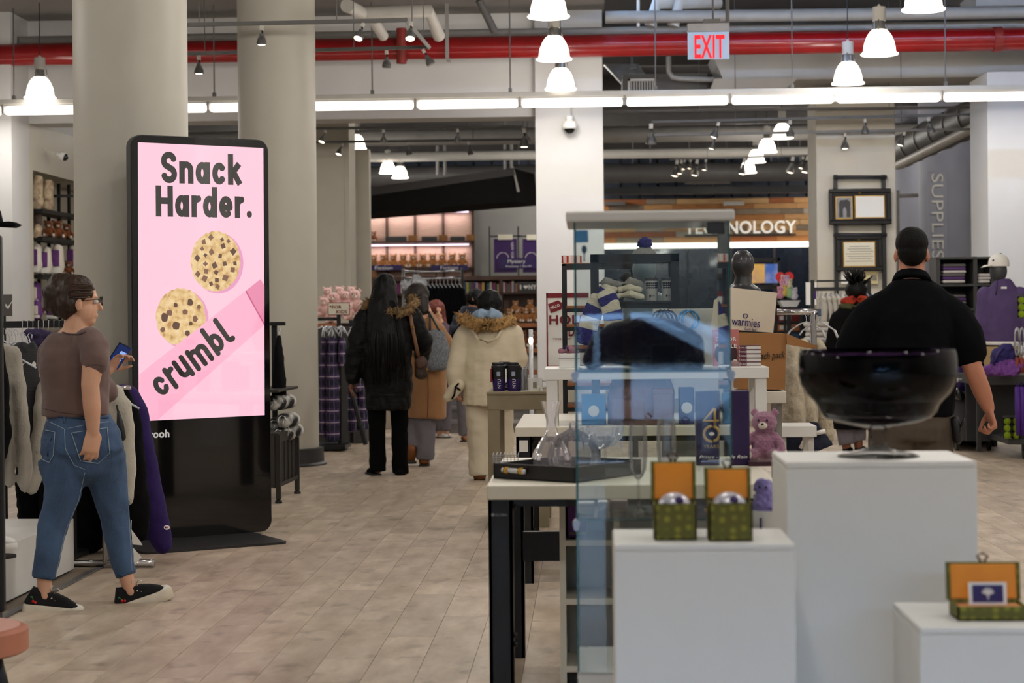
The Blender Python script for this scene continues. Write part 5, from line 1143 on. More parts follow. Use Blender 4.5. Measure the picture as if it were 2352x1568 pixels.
# 1 black parka
F = Fr(885, 16.2)
t, at, o = walker('woman in long black parka with waist-long dark hair walking away', F, 'skin_deep', [
    ('trousers', [([(866, 920, 0), (866, 1000, 0), (868, 1082, 0)], [.085, .075, .075]), ([(916, 920, .03), (918, 1000, .05), (920, 1088, .05)], [.085, .075, .075])], 'trouser_black', .02, .1, None),
    ('parka', [([(893, 940, 0), (892, 880, 0), (888, 820, 0), (888, 770, 0), (892, 728, 0), (890, 708, 0)], [(.2, .17), (.22, .18), (.225, .18), (.22, .17), (.2, .14), (.1, .09)]), ([(840, 728, 0), (822, 790, -.03), (812, 840, -.03), (810, 868, -.03)], [.095, .1, .085, .07]), ([(945, 730, 0), (972, 785, .05), (968, 820, .15)], [.095, .095, .07])], 'puffer_black', .035, .09, None)],
    [([(890, 800, 0), (888, 730, 0), (886, 690, 0)], [.12, .1, .06]), ([(840, 735, 0), (818, 800, -.03), (808, 870, -.03)], [.05, .045, .032]), ([(866, 930, 0), (868, 1075, 0)], [.06, .045]), ([(916, 930, .03), (920, 1080, .05)], [.06, .045])],
    [((808, 872, -.03), V(-.1, -.1, -1), V(0, -1, 0), V(1, 0, 0), 1.1, .45)], (884, 668, .02), V(.25, .97, 0), 1.05)
bm = BM(); limb(bm, [F.p(884, 652, 0), F.p(880, 700, -.07), F.p(884, 760, -.16), F.p(888, 830, -.17), F.p(880, 868, -.16)], [(.1, .1), (.135, .1), (.165, .07), (.15, .06), (.1, .04)]); ell(bm, at(-.01, 0, .05), (.11, .1, .1))
hr = mk('long_hair', bake(bm, .014, 2, .02, .05), 'hair_black', t, True)
bm = BM()
for k in range(40):
    x = rnd.uniform(852, 928); tube(bm, [F.p(884+(x-884)*.5, 690, -.14), F.p(x, 780, -.235), F.p(x+rnd.uniform(-6, 6), rnd.uniform(840, 885), -.22)], .008, 5)
mk('braids', bm, 'hair_black', hr, True)
bm = BM()
for pts in ([(838, 710, -.02), (848, 695, -.02), (862, 690, -.05)], [(896, 716, -.16), (916, 722, -.17), (938, 712, -.14), (956, 694, -.06), (945, 685, 0)]):
    Q = [F.p(*q) for q in pts]; limb(bm, Q, [.04]*len(Q), 10); fur(bm, Q, .04, 50, rnd)
mk('fur_collar', bm, 'fur_trim', t, True)
shoe_at(t, F, (862, 1078, .02), (852, 1082, .16), .05, 'black_cloth', 'boot'); shoe_at(t, F, (919, 1086, -.0), (921, 1088, .12), .05, 'black_cloth', 'boot')
bg = thing('handbag', 'small brown leather crossbody bag on the black parka', 'bag', F.loc)
bm = BM(); limb(bm, [F.p(966, 830, -.14), F.p(968, 860, -.14)], [(.055, .04), (.062, .045)], 16); mk('bag_body', bake(bm, .008, 2), mat('leather_brown', '#3b2a22', .5, noise=(14, .2)), bg, True)
bm = BM(); limb(bm, [F.p(964, 824, -.17), F.p(972, 840, -.18)], [(.05, .02), (.055, .02)], 14); mk('bag_flap', bake(bm, .007, 2), 'wood_dark', bg, True)
bm = BM(); tube(bm, [F.p(938, 700, -.1), F.p(946, 745, -.16), F.p(956, 795, -.17), F.p(962, 822, -.16)], [(.016, .004)]*4, 8); mk('strap', bm, mat('leather_tan', '#7a5238', .5, noise=(14, .15)), bg, True)
bm = BM(); tube(bm, [F.p(948+3*math.cos(k*PI/4), 752+3*math.sin(k*PI/4), -.175) for k in range(9)], .004, 5); ell(bm, F.p(981, 848, -.17), (.008, .006, .012)); mk('buckle', bm, 'brass', bg, True)
# 2 camel coat
F = Fr(975, 17.2)
t, at, o = walker('woman in camel brown coat with grey tote walking beside the black parka', F, 'skin_light', [
    ('trousers', [([(947, 940, .05), (948, 1000, .05), (946, 1030, .0)], [.09, .08, .075]), ([(977, 940, 0), (978, 1000, 0), (976, 1056, 0)], [.1, .09, .088])], 'grey_trouser', .02, .1, None),
    ('coat', [([(980, 960, 0), (982, 900, 0), (980, 820, 0), (978, 770, 0), (975, 742, 0), (970, 718, 0), (968, 706, 0)], [(.185, .14), (.19, .15), (.18, .14), (.17, .14), (.14, .12), (.09, .08), (.06, .06)]), ([(1000, 752, 0), (1022, 782, 0), (1028, 800, .08)], [.075, .075, .062]), ([(948, 735, 0), (940, 800, .02), (945, 850, .1)], [.08, .075, .06])], 'camel', .015, .12, None)],
    [([(976, 850, 0), (974, 730, 0), (972, 700, 0)], [.12, .1, .055]), ([(947, 950, .05), (946, 1045, 0)], [.06, .045]), ([(977, 950, 0), (976, 1055, 0)], [.06, .045])], (), (958, 682, .02), V(-.3, .95, 0), 1.0)
bm = BM(); ell(bm, at(-.015, 0, .03), (.115, .1, .11)); limb(bm, [F.p(968, 688, -.05), F.p(974, 712, -.08)], [.07, .05]); mk('hair', bake(bm, .012, 2, .015, .04), mat('hair_dark', '#1f1512', .5, noise=(30, .3), bump=(40, .6)), t, True)
bm = BM(); tube(bm, [F.p(982, 960, -.155), F.p(984, 900, -.165), F.p(982, 860, -.16)], .004, 5); mk('coat_vent', bm, 'wood_dark', t, True)
shoe_at(t, F, (974, 1058, -.02), (975, 1062, .1), .052, 'tan_boot', 'boot'); shoe_at(t, F, (944, 1030, -.05), (943, 1056, -.0), .05, 'tan_boot', 'boot')
bg = thing('tote_bag', 'large grey patterned tote bag on the camel coat shoulder', 'bag', F.loc)
bm = BM(); limb(bm, [F.p(1000, 765, -.2), F.p(1000, 800, -.2), F.p(1000, 838, -.2)], [(.09, .04), (.14, .06), (.15, .06)], 18); mk('bag_body', bake(bm, .012, 3, .015, .1), mat('tote_grey', '#6f7379', .7, noise=(70, .45)), bg, True)
bm = BM()
for dx in (-10, 10): tube(bm, [F.p(1000+dx*1.2, 765, -.22), F.p(992+dx*.4, 735, -.18), F.p(985, 716, -.1)], .01, 6)
mk('strap', bm, 'dark_steel', bg, True)
# 3 red haired shopper coming this way
F = Fr(1012, 21.2)
t, at, o = walker('red-haired person half hidden behind the camel coat, facing the camera', F, 'skin_light', [
    ('trousers', [([(1004, 880, 0), (1006, 950, 0), (1012, 990, -.02)], [.085, .08, .075]), ([(1024, 880, 0), (1022, 990, 0)], [.085, .07])], 'grey_trouser', .02, .1, None),
    ('jacket', [([(1014, 890, 0), (1014, 820, 0), (1012, 760, 0), (1008, 742, 0)], [(.19, .14), (.19, .14), (.17, .12), (.07, .07)]), ([(1028, 765, 0), (1038, 820, -.05), (1030, 850, -.12)], [.07, .065, .05])], mat('mauve_jacket', '#5a4150', .8, noise=(9, .2)), .015, .1, None)],
    [([(1012, 820, 0), (1010, 740, 0)], [.11, .05]), ([(1004, 890, 0), (1012, 1000, -.02)], [.06, .04]), ([(1024, 890, 0), (1024, 1000, 0)], [.06, .04])], (), (1003, 716, 0), V(.35, -.93, 0), .95)
bm = BM(); ell(bm, at(-.03, 0, .03), (.11, .115, .12)); limb(bm, [at(-.04, .07, -.02), at(-.02, .09, -.14)], [.05, .045]); limb(bm, [at(-.04, -.07, -.02), at(-.02, -.09, -.16)], [.05, .045]); mk('hair', bake(bm, .012, 2, .02, .04), 'hair_red', t, True)
for q in (-.03, .03): bm = BM(); ell(bm, at(.086, q, .0), (.012, .012, .009)); mk('eye', bm, 'black_gloss', t, True)
shoe_at(t, F, (1010, 1000, 0), (1024, 1001, -.06), .045, 'white_lam'); shoe_at(t, F, (1026, 1000, .1), (1030, 1000, .02), .045, 'white_lam')
# 4 navy puffer
F = Fr(1078, 20.5)
t, at, o = walker('person in navy puffer jacket with a dark backpack near the steps', F, 'skin_mid', [
    ('trousers', [([(1066, 880, 0), (1068, 950, 0), (1070, 1000, 0)], [.1, .09, .08]), ([(1095, 880, .05), (1098, 1000, .05)], [.1, .08])], 'grey_trouser', .02, .1, None),
    ('jacket', [([(1082, 880, 0), (1082, 810, 0), (1080, 750, 0), (1086, 705, 0)], [(.2, .16), (.22, .17), (.22, .16), (.12, .1)]), ([(1056, 735, 0), (1044, 790, -.02), (1046, 850, 0)], [.09, .085, .07])], 'navy_puffer', .03, .08, None)],
    [([(1084, 800, 0), (1088, 700, 0)], [.12, .055]), ([(1066, 890, 0), (1070, 1005, 0)], [.06, .045]), ([(1095, 890, .05), (1098, 1005, .05)], [.06, .045])], (), (1094, 690, 0), V(.5, .86, 0), 1.0)
bm = BM(); ell(bm, at(-.01, 0, .035), (.112, .1, .105)); mk('hair', bake(bm, .012, 2, .02, .03), 'hair_black', t, True)
shoe_at(t, F, (1068, 1006, 0), (1078, 1008, .1), .05, 'tan_boot'); shoe_at(t, F, (1098, 1004, .05), (1102, 1004, .14), .05, 'tan_boot')
bg = thing('backpack', 'dark backpack on the navy puffer jacket', 'backpack', F.loc); bm = BM(); limb(bm, [F.p(1058, 770, -.22), F.p(1060, 830, -.22)], [(.12, .08), (.13, .09)], 16); mk('pack', bake(bm, .015, 3), 'black_cloth', bg, True); bm = BM(); tube(bm, [F.p(1058, 750, -.2), F.p(1066, 722, -.13), F.p(1072, 715, -.02)], .02, 6); mk('strap', bm, 'black_cloth', bg, True)
# 5 cream coat
F = Fr(1122, 15.7)
t, at, o = walker('woman in cream winter coat with golden fur collar walking away', F, 'skin_mid', [
    ('trousers', [([(1096, 915, 0), (1098, 1000, 0), (1100, 1060, 0), (1102, 1092, 0)], [.11, .095, .09, .1]), ([(1152, 915, .1), (1155, 1000, .12), (1155, 1078, .12)], [.11, .095, .095])], 'cream_trouser', .025, .1, None),
    ('coat', [([(1122, 932, 0), (1124, 880, 0), (1126, 820, 0), (1125, 770, 0), (1122, 745, 0)], [(.235, .18), (.235, .18), (.235, .18), (.235, .18), (.17, .13)]), ([(1068, 770, 0), (1054, 820, -.03), (1044, 862, -.04), (1046, 880, -.04)], [.095, .09, .08, .065]), ([(1178, 768, 0), (1188, 820, .02), (1182, 860, .1)], [.095, .095, .075])], 'cream_puffer', .022, .12, None)],
    [([(1122, 850, 0), (1122, 750, 0), (1122, 710, 0)], [.12, .1, .06]), ([(1056, 810, -.03), (1046, 885, -.04)], [.045, .032]), ([(1096, 930, 0), (1102, 1088, 0)], [.06, .045]), ([(1152, 930, .1), (1155, 1070, .12)], [.06, .045])],
    [((1046, 886, -.04), V(.0, -.2, -1), V(0, -1, 0), V(1, 0, 0), 1.05, .6)], (1125, 702, .02), V(.1, .99, 0), 1.0)
bm = BM(); ell(bm, at(-.015, 0, .03), (.115, .11, .115)); ell(bm, at(-.02, 0, -.03), (.095, .1, .08)); mk('hair', bake(bm, .011, 2, .012, .03), 'hair_black', t, True)
bm = BM(); limb(bm, [F.p(1094, 728, -.1), F.p(1108, 722, -.17), F.p(1125, 720, -.19), F.p(1140, 725, -.15), F.p(1150, 732, -.1)], [.05, .055, .055, .05, .045]); limb(bm, [F.p(1122, 735, -.02), F.p(1122, 715, 0)], [.12, .09]); mk('knit_hood', bake(bm, .012, 2, .012, .05), 'pale_blue_knit', t, True)
bm = BM(); Q = [F.p(*q) for q in ((1058, 730, -.05), (1080, 740, -.14), (1105, 748, -.2), (1130, 748, -.2), (1152, 742, -.15), (1175, 734, -.05))]; limb(bm, Q, [.045, .055, .058, .058, .055, .045], 10); fur(bm, Q, .055, 70, rnd, .04); mk('fur_collar', bm, 'fur_trim_gold', t, True)
bm = BM(); Q = [F.p(*q) for q in ((1085, 758, -.17), (1098, 778, -.22), (1120, 786, -.23), (1142, 776, -.22), (1152, 758, -.17))]; tube(bm, Q, .012, 6); mk('hood_fold', bm, 'cream_puffer', t, True)
shoe_at(t, F, (1101, 1092, -.02), (1102, 1096, .08), .055, 'tan_boot', 'boot'); shoe_at(t, F, (1155, 1080, .12), (1157, 1084, .22), .05, 'tan_boot', 'boot')
bg = thing('mitten_bag', 'cream fleece pouch with black straps in the cream coat woman\'s hand', 'bag', F.loc)
bm = BM(); limb(bm, [F.p(1054, 884, -.08), F.p(1040, 900, -.08), F.p(1030, 912, -.08)], [.055, .06, .045], 14); mk('pouch', bake(bm, .01, 3, .01, .05), 'cream_puffer', bg, True); bm = BM(); tube(bm, [F.p(1054, 880, -.14), F.p(1046, 888, -.15), F.p(1044, 905, -.15), F.p(1038, 916, -.14)], .008, 6); tube(bm, [F.p(1046, 888, -.15), F.p(1058, 896, -.13)], .008, 6); mk('strap', bm, 'black_cloth', bg, True)
# ---------------------------------------------------------------- man in a black polo walking away on the right
F = Fr(2092, 9.35); P = F.p
mn = thing('person', 'short-haired man in black polo and brown-grey trousers walking away on the right', 'person', F.loc)
bm = BM(); fm = V(.12, .99, 0)
at_m = head(bm, P(2094, 580), fm, 1.03)
limb(bm, [P(2094, 660, 0), P(2094, 630, .01), P(2094, 605, .02)], [.085, .068, .066]); limb(bm, [P(2092, 930), P(2092, 800), P(2092, 700), P(2092, 668)], [(.15, .11), (.17, .12), (.15, .09), (.08, .07)])
limb(bm, [P(2180, 738, 0), P(2218, 795, -.03), P(2236, 850, -.05), P(2256, 900, -.03), P(2270, 936, -.02)], [.06, .058, .05, .047, .033])
hand(bm, P(2270, 938, -.02), V(.28, -.05, -1), V(.1, -1, 0), V(-1, -.1, -.15), 1.12, .95, .02, .7)
limb(bm, [P(2006, 738, 0), P(1966, 795, .02), P(1952, 830, .05), P(1980, 850, .22), P(2010, 845, .32)], [.06, .056, .05, .045, .033]); hand(bm, P(2012, 844, .33), V(.7, .7, .1), V(0, 0, -1), V(.6, -.6, 0), 1.1, .6)
for q, dx in ((-1, 0), (1, 1)):
    limb(bm, [P(2092+q*42, 960, 0), P(2092+q*40, 1130, .05*q), P(2092+q*38, 1310, .08*q)], [.08, .06, .042])
mk('body', bake(bm, .0075, 3), mat('skin_man', '#b87c62', .5, noise=(12, .06), spec=.4), mn, True)
bm = BM(); tube(bm, [P(2094, 955), P(2094, 900), P(2094, 800), P(2095, 740), P(2096, 695), P(2095, 664), P(2094, 642)], [(.215, .16), (.222, .165), (.225, .16), (.235, .15), (.215, .13), (.155, .105), (.09, .085)], 24)
limb(bm, [P(2160, 706), P(2192, 732, 0), P(2212, 768, -.02), P(2226, 804, -.03)], [.088, .097, .1, .095]); limb(bm, [P(2028, 706), P(1998, 732, 0), P(1975, 768, .01), P(1960, 802, .02)], [.088, .097, .1, .095])
sh = mk('polo_shirt', bake(bm, .012, 5, .02, .13), mat('polo_black', '#08090c', .95, noise=(10, .15), bump=(16, .3), spec=.12), mn, True)
bm = BM(); tube(bm, [P(2094, 650, -.01), P(2094, 640, .0), P(2094, 628, .01)], [(.105, .1), (.095, .092), (.083, .082)], 20); mk('collar', bake(bm, .009, 2), 'polo_black', sh, True)
bm = BM(); tube(bm, [P(2092, 935), P(2092, 975), P(2092, 1010)], [(.2, .15), (.215, .165), (.2, .16)], 20)
for q in (-1, 1): tube(bm, [P(2092+q*42, 985, 0), P(2092+q*44, 1080, .04*q), P(2092+q*40, 1200, .06*q), P(2092+q*38, 1318, .08*q)], [.125, .115, .09, .08], 16)
tr = mk('trousers', bake(bm, .013, 4, .022, .1), mat('khaki_dark', '#4f453a', .85, noise=(9, .1), bump=(20, .3)), mn, True)
for q in (-1, 1):
    a = P(2092+q*38, 1325, .08*q-.02); b = P(2092+q*38, 1335, .08*q+.16); bm = BM(); limb(bm, [a, b], [(.05, .045), (.05, .035)], 12); s_ = mk('shoe', bake(bm, .01, 2), 'black_cloth', mn, True); lo = min(v.co.z for v in s_.data.vertices)
    bm = BM(); box(bm, (a.x-.05, a.y-.06, lo-.01), (a.x+.05, b.y+.05, lo+.015), .01); mk('shoe_sole', bm, 'rubber', mn)
rot = (0, 0, math.atan2(fm.y, fm.x))
bm = BM(); ell(bm, at_m(-.016, 0, .045), (.104, .083, .086), rot, 20, 14); ell(bm, at_m(-.045, 0, -.0), (.07, .074, .07), rot, 16, 12); mk('hair', bake(bm, .007, 3, .004, .02), mat('hair_short', '#080605', .7, noise=(90, .4), bump=(120, .5), spec=.2), mn, True)
rd = thing('two_way_radio', 'black two-way radio clipped to the man\'s belt', 'radio', F.loc)
bm = BM(); limb(bm, [P(2194, 965, -.08), P(2200, 1010, -.08)], [(.022, .03), (.022, .03)], 10); mk('radio_body', bm, 'black_metal', rd, True); bm = BM(); tube(bm, [P(2204, 985, -.08), P(2216, 962, -.1)], .008, 6); tube(bm, [P(2196, 1005, -.1), P(2210, 985, -.11), P(2214, 968, -.1)], .003, 5); mk('antenna', bm, 'black_metal', rd, True)
# shopper with dreadlocks behind him
F = Fr(1948, 18.3)
t, at, o = walker('person in black coat with orange scarf and short upright dreadlocks behind the man', F, 'skin_deep', [
    ('trousers', [([(1938, 920, 0), (1942, 1000, 0), (1946, 1020, 0)], [.1, .085, .08]), ([(1966, 920, 0), (1972, 1010, .05)], [.1, .08])], 'grey_trouser', .02, .1, None),
    ('coat', [([(1952, 985, 0), (1952, 900, 0), (1952, 800, 0), (1955, 730, 0), (1962, 695, 0)], [(.2, .16), (.2, .16), (.2, .15), (.19, .14), (.1, .09)]), ([(1925, 735, 0), (1912, 800, -.02), (1915, 860, .05)], [.085, .08, .065]), ([(1990, 735, 0), (1996, 820, 0)], [.085, .075])], 'black_cloth', .02, .1, None)],
    [([(1955, 850, 0), (1958, 720, 0), (1964, 690, 0)], [.12, .1, .055]), ([(1938, 940, 0), (1944, 1025, 0)], [.055, .045]), ([(1966, 940, 0), (1972, 1025, .05)], [.055, .045])], (), (1968, 672, 0), V(.6, .8, 0), 1.0)
bm = BM(); ell(bm, at(-.015, 0, .03), (.11, .1, .1))
for k in range(46):
    d = V(rnd.uniform(-1, 1), rnd.uniform(-1, 1), rnd.uniform(.3, 1.6)).normalized(); c = at(-.015, 0, .05); tube(bm, [c+d*.08, c+d*.13+V(rnd.uniform(-.02, .02), 0, .02), c+d*.17+V(rnd.uniform(-.03, .03), 0, .03)], [.012, .01, .005], 5)
mk('dreadlocks', bm, 'hair_black', t, True)
bm = BM(); Q = [F.p(1964, 690)+V(.105*math.cos(k*PI/5), .1*math.sin(k*PI/5), .012*math.sin(k)) for k in range(11)]; tube(bm, Q, .042, 10); mk('scarf', bm, mat('scarf_orange', '#c8481c', .95, noise=(10, .35, '#8e1414'), bump=(60, .6)), t, True)
bm = BM(); Q = [F.p(1960, 702)+V(.12*math.cos(k*PI/5), .11*math.sin(k*PI/5), -.005) for k in range(11)]; tube(bm, Q, .03, 10); mk('scarf_band', bm, mat('scarf_green', '#4a4a2c', .95, noise=(10, .2)), t, True)
shoe_at(t, F, (1946, 1032, 0), (1950, 1034, .1), .05, 'black_cloth'); shoe_at(t, F, (1973, 1030, .05), (1980, 1030, .15), .05, 'black_cloth')
# ---------------------------------------------------------------- folded clothes and hanging clothes helpers
def folded(px, py, Y, w, d, n, h, mats, label, group=None, cat='clothes stack', name='folded_clothes'):
    """a stack of folded garments; each garment a part"""
    p = W(px, py, Y); t = thing(name, label, cat, p, 0, group)
    for k in range(n):
        bm = BM(); box(bm, (-w/2+rnd.uniform(-.01, .01), 0, k*h), (w/2+rnd.uniform(-.01, .01), d, (k+1)*h-.002), h*.45, seg=3); mk('garment', bm, mats[k % len(mats)], t, True)
    return t
def hanging_proto(m, name, cat, w=.26, h=.7, dz=.07):
    """a shirt or coat on a hanger, hung side-on: thin along x, broad along y; top at z=0"""
    t = thing(name, 'x', cat, (0, 0, -30)); bm = BM()
    tube(bm, [(0, 0, -.09), (0, 0, -.16), (0, 0, -h*.6), (.006, 0, -h)], [(.02, .08), (.034, w*.85), (.04, w*.9), (.045, w*.92)], 14); limb(bm, [(0, -w*.8, -.18), (.01, -w*1.05, -.4), (.0, -w*1.05, -.58)], [.045, .045, .03], 8); limb(bm, [(0, w*.8, -.18), (.01, w*1.05, -.4), (0, w*1.05, -.58)], [.045, .045, .03], 8)
    mk('fabric', bake(bm, .02, 2, .02, .08), m, t, True)
    bm = BM(); tube(bm, [(0, .012, .0), (0, 0, .018), (0, -.01, 0), (0, 0, -.03), (0, 0, -.08)], .004, 5); tube(bm, [(0, -w*.75, -.13), (0, 0, -.075), (0, w*.75, -.13)], .008, 5); mk('hanger', bm, 'clear_plastic', t, True)
    return t
HP = {}
def hanging(kind, loc, label, group, rz=0.0, s=1.0):
    if kind[0] not in HP:
        t = hanging_proto(*kind[1:]); HP[kind[0]] = t; t.location = loc; t.rotation_euler.z = rz; t['label'] = label; t['group'] = group; t.scale = (s, s, s); return t
    return dup(HP[kind[0]], loc, rz, label, group, s)
ORD = ('first', 'second', 'third', 'fourth', 'fifth', 'sixth', 'seventh', 'eighth', 'ninth', 'tenth', 'eleventh', 'twelfth', 'thirteenth', 'fourteenth', 'fifteenth')
# ---------------------------------------------------------------- shelving and displays at the far right
Y = 19.2; F = Fr(2215, Y)
su = thing('shelf_unit', 'dark grey open shelf unit with folded clothes behind the man', 'shelf unit', F.loc)
a = F.p(2152, 590); b = F.p(2285, 590)
mat('charcoal', '#3c3c3c', .6, noise=(8, .08))
for px in (2155, 2240, 2282):
    q = F.p(px, 590); bm = BM(); box(bm, (q.x-.02, 0, 0), (q.x+.02, .4, a.z)); mk('side_panel', bm, 'charcoal', su)
for py in (590, 652, 708, 765, 830, 900):
    q = F.p(2200, py); bm = BM(); box(bm, (a.x, -.005, q.z-.025), (b.x, .4, q.z), .003); mk('shelf', bm, 'charcoal', su)
bm = BM(); box(bm, (a.x, .4, 0), (b.x, .41, a.z)); mk('back_panel', bm, 'black_metal', su)
mat('tee_white', '#c9c4c0', .9, noise=(9, .1)); mat('tee_grey', '#6a6668', .9, noise=(9, .1)); mat('tee_plum', '#5a3a72', .9, noise=(9, .1))
for (px, py, n, ms, lab) in ((2192, 650, 6, ('tee_white', 'tee_plum', 'tee_grey'), 'stack of grey, white and plum tees on the second shelf of the dark unit'), (2192, 706, 4, ('tee_plum', 'tee_grey'), 'stack of plum and grey clothes on the third shelf of the dark unit'), (2192, 763, 5, ('tee_grey', 'tee_white'), 'stack of grey clothes on the fourth shelf of the dark unit'), (2262, 650, 3, ('tee_white',), 'small white stack in the narrow column of the dark unit'), (2262, 706, 4, ('tee_grey', 'tee_white'), 'small grey stack in the narrow column of the dark unit')):
    folded(px, py, Y+.02, .24 if px < 2240 else .13, .3, n, .034, ms, lab, 'folded clothes on the dark unit')
# counter on wheels with mannequin
Y = 17.8; F = Fr(2300, Y)
ct = thing('display_counter', 'dark wheeled display counter at the right edge', 'counter', F.loc)
a = F.p(2238, 862); bm = BM(); box(bm, (a.x, -.1, a.z-.09), (a.x+1.5, .9, a.z), .006); mk('counter_top', bm, 'charcoal', ct)
for x in (a.x+.03, a.x+.75, a.x+1.4): bm = BM(); box(bm, (x-.02, -.06, .06), (x+.02, -.02, a.z-.08)); mk('post', bm, 'black_metal', ct)
bm = BM(); box(bm, (a.x+.25, -.3, .14), (a.x+1.5, .6, .2), .01); mk('lower_deck', bm, 'charcoal', ct)
bm = BM(); box(bm, (a.x+.02, .5, .12), (a.x+1.5, .54, a.z-.09)); mk('back_board', bm, 'black_metal', ct)
for x in (a.x+.4, a.x+.9): bm = BM(); tube(bm, [(x, -.26, .07), (x+.03, -.26, .07)], .07, 16); box(bm, (x-.01, -.29, .08), (x+.04, -.23, .15)); mk('castor', bm, 'rubber', ct, True, angle=40)
zc = a.z
mq = thing('mannequin', 'grey mannequin in purple quarter-zip pullover and white cap', 'mannequin', F.loc+V(0, .25, zc))
def PM(px, py, dy=0): return F.p(px, py, .25+dy)-V(0, .25, zc)
bm = BM(); ell(bm, PM(2293, 622), (.085, .095, .115), None, 16, 12); limb(bm, [PM(2296, 650), PM(2302, 680)], [.055, .06]); limb(bm, [PM(2300, 700), PM(2300, 780)], [.12, .12]); mk('torso_form', bake(bm, .012, 3), mat('mannequin_grey', '#3b3d3f', .5, noise=(7, .08)), mq, True)
bm = BM(); tube(bm, [PM(2302, 786), PM(2302, 740), PM(2302, 690), PM(2304, 660), PM(2303, 640)], [(.2, .14), (.19, .14), (.2, .13), (.13, .1), (.07, .075)], 20); limb(bm, [PM(2262, 675), PM(2256, 730, .0), PM(2252, 780, -.02)], [.075, .065, .055]); limb(bm, [PM(2344, 675), PM(2354, 730), PM(2360, 790, -.05)], [.075, .065, .055])
pull = mk('pullover', bake(bm, .013, 4, .014, .1), mat('pullover_purple', '#54426e', .85, noise=(9, .1), bump=(30, .3)), mq, True)
bm = BM(); tube(bm, [PM(2290, 642, -.1), PM(2289, 665, -.135), PM(2287, 678, -.14)], [.004, .006, .004], 6); mk('zip', bm, 'black_metal', pull, True); bm = BM(); box(bm, PM(2300, 663, -.15), PM(2312, 658, -.14)); mk('chest_logo', bm, 'white_card', pull)
bm = BM(); tube(bm, [PM(2302, 792), PM(2302, 784)], [(.198, .14), (.2, .142)], 20); mk('undershirt_hem', bm, 'white_card', mq, True)
bm = BM(); tube(bm, [PM(2282, 860), PM(2282, 795)], [(.09, .1), (.095, .1)], 14); tube(bm, [PM(2322, 860), PM(2322, 795)], [(.09, .1), (.095, .1)], 14); mk('chinos', bake(bm, .015, 2), mat('chino', '#b59a6c', .9, noise=(9, .06)), mq, True)
cp = thing('baseball_cap', 'white baseball cap with small dark logo on the grey mannequin', 'cap', F.loc+V(0, .25, zc)+PM(2294, 607))
bm = BM(); lathe(bm, [(.1, -.02), (.102, .01), (.095, .05), (.07, .085), (.03, .102), (0, .105)], n=22); mk('crown', bm, 'white_card', cp, True)
bm = BM(); prism(bm, [(-.06, .0), (-.13, -.005), (-.165, -.03), (-.13, -.022), (-.06, -.015)], -.065, .065); mk('brim', bm, 'white_card', cp, True); bm = BM(); ell(bm, (.02, -.0, .105), (.012, .012, .006)); box(bm, (-.075, -.075, .03), (-.055, -.06, .045)); mk('cap_logo', bm, 'black_cloth', cp, True)
# goods on and under the counter
def lump(label, name, cat, Y, limbs, m, disp=.03, ds=.06, vx=.012):
    F2 = Fr(limbs[0][0][0][0], Y); t = thing(name, label, cat, F2.loc); bm = BM()
    for pts, r in limbs: limb(bm, [F2.p(*q) for q in pts], r)
    mk('fabric', bake(bm, vx, 2, disp, ds), m, t, True); return t, F2
t, F2 = lump('indigo backpack lying on the counter below the mannequin', 'backpack', 'backpack', 17.5, [([(2290, 836, 0), (2298, 815, 0), (2312, 802, 0)], [.07, .09, .06]), ([(2318, 838, 0), (2326, 815, 0)], [.08, .06])], mat('indigo', '#2b2560', .8, noise=(10, .2), bump=(30, .4)))
bm = BM(); tube(bm, [F2.p(2282, 838, -.1), F2.p(2292, 812, -.1), F2.p(2306, 800, -.08)], .012, 6); mk('strap', bm, 'purple_deep', t, True)
lump('heap of ruffled violet knit scarves on the counter', 'knit_heap', 'scarves', 17.45, [([(2272, 850, 0), (2300, 846, 0), (2330, 842, -.05), (2352, 840, -.05)], [.055, .07, .07, .07]), ([(2290, 852, -.12), (2330, 852, -.14)], [.05, .05])], mat('violet_knit', '#6e3f86', .95, noise=(30, .3), bump=(60, .9)), .05, .03)
def tennis_can(px, py, Y, label):
    p = W(px, py, Y); t = thing('tennis_ball_can', label, 'ball can', p, 0, 'tennis ball cans')
    bm = BM(); lathe(bm, [(.037, 0), (.037, .21)], n=18); mk('can', bm, thin_glass('can_clear', '#e8ebe4', 1.4), t, True); bm = BM(); lathe(bm, [(0, .205), (.039, .205), (.039, .22), (0, .222)], n=18); mk('lid', bm, 'charcoal', t, True, angle=40)
    for k in range(3): bm = BM(); ell(bm, (0, 0, .036+k*.066), (.033, .033, .033)); mk('tennis_ball', bm, mat('tennis_green', '#b5d020', .9, noise=(30, .1)), t, True)
tennis_can(2314, 1008, 17.48, 'left can of tennis balls on the counter\'s lower deck'); tennis_can(2334, 1008, 17.48, 'right can of tennis balls on the counter\'s lower deck'); tennis_can(2347, 730, 17.4, 'can of tennis balls hung high at the right edge')
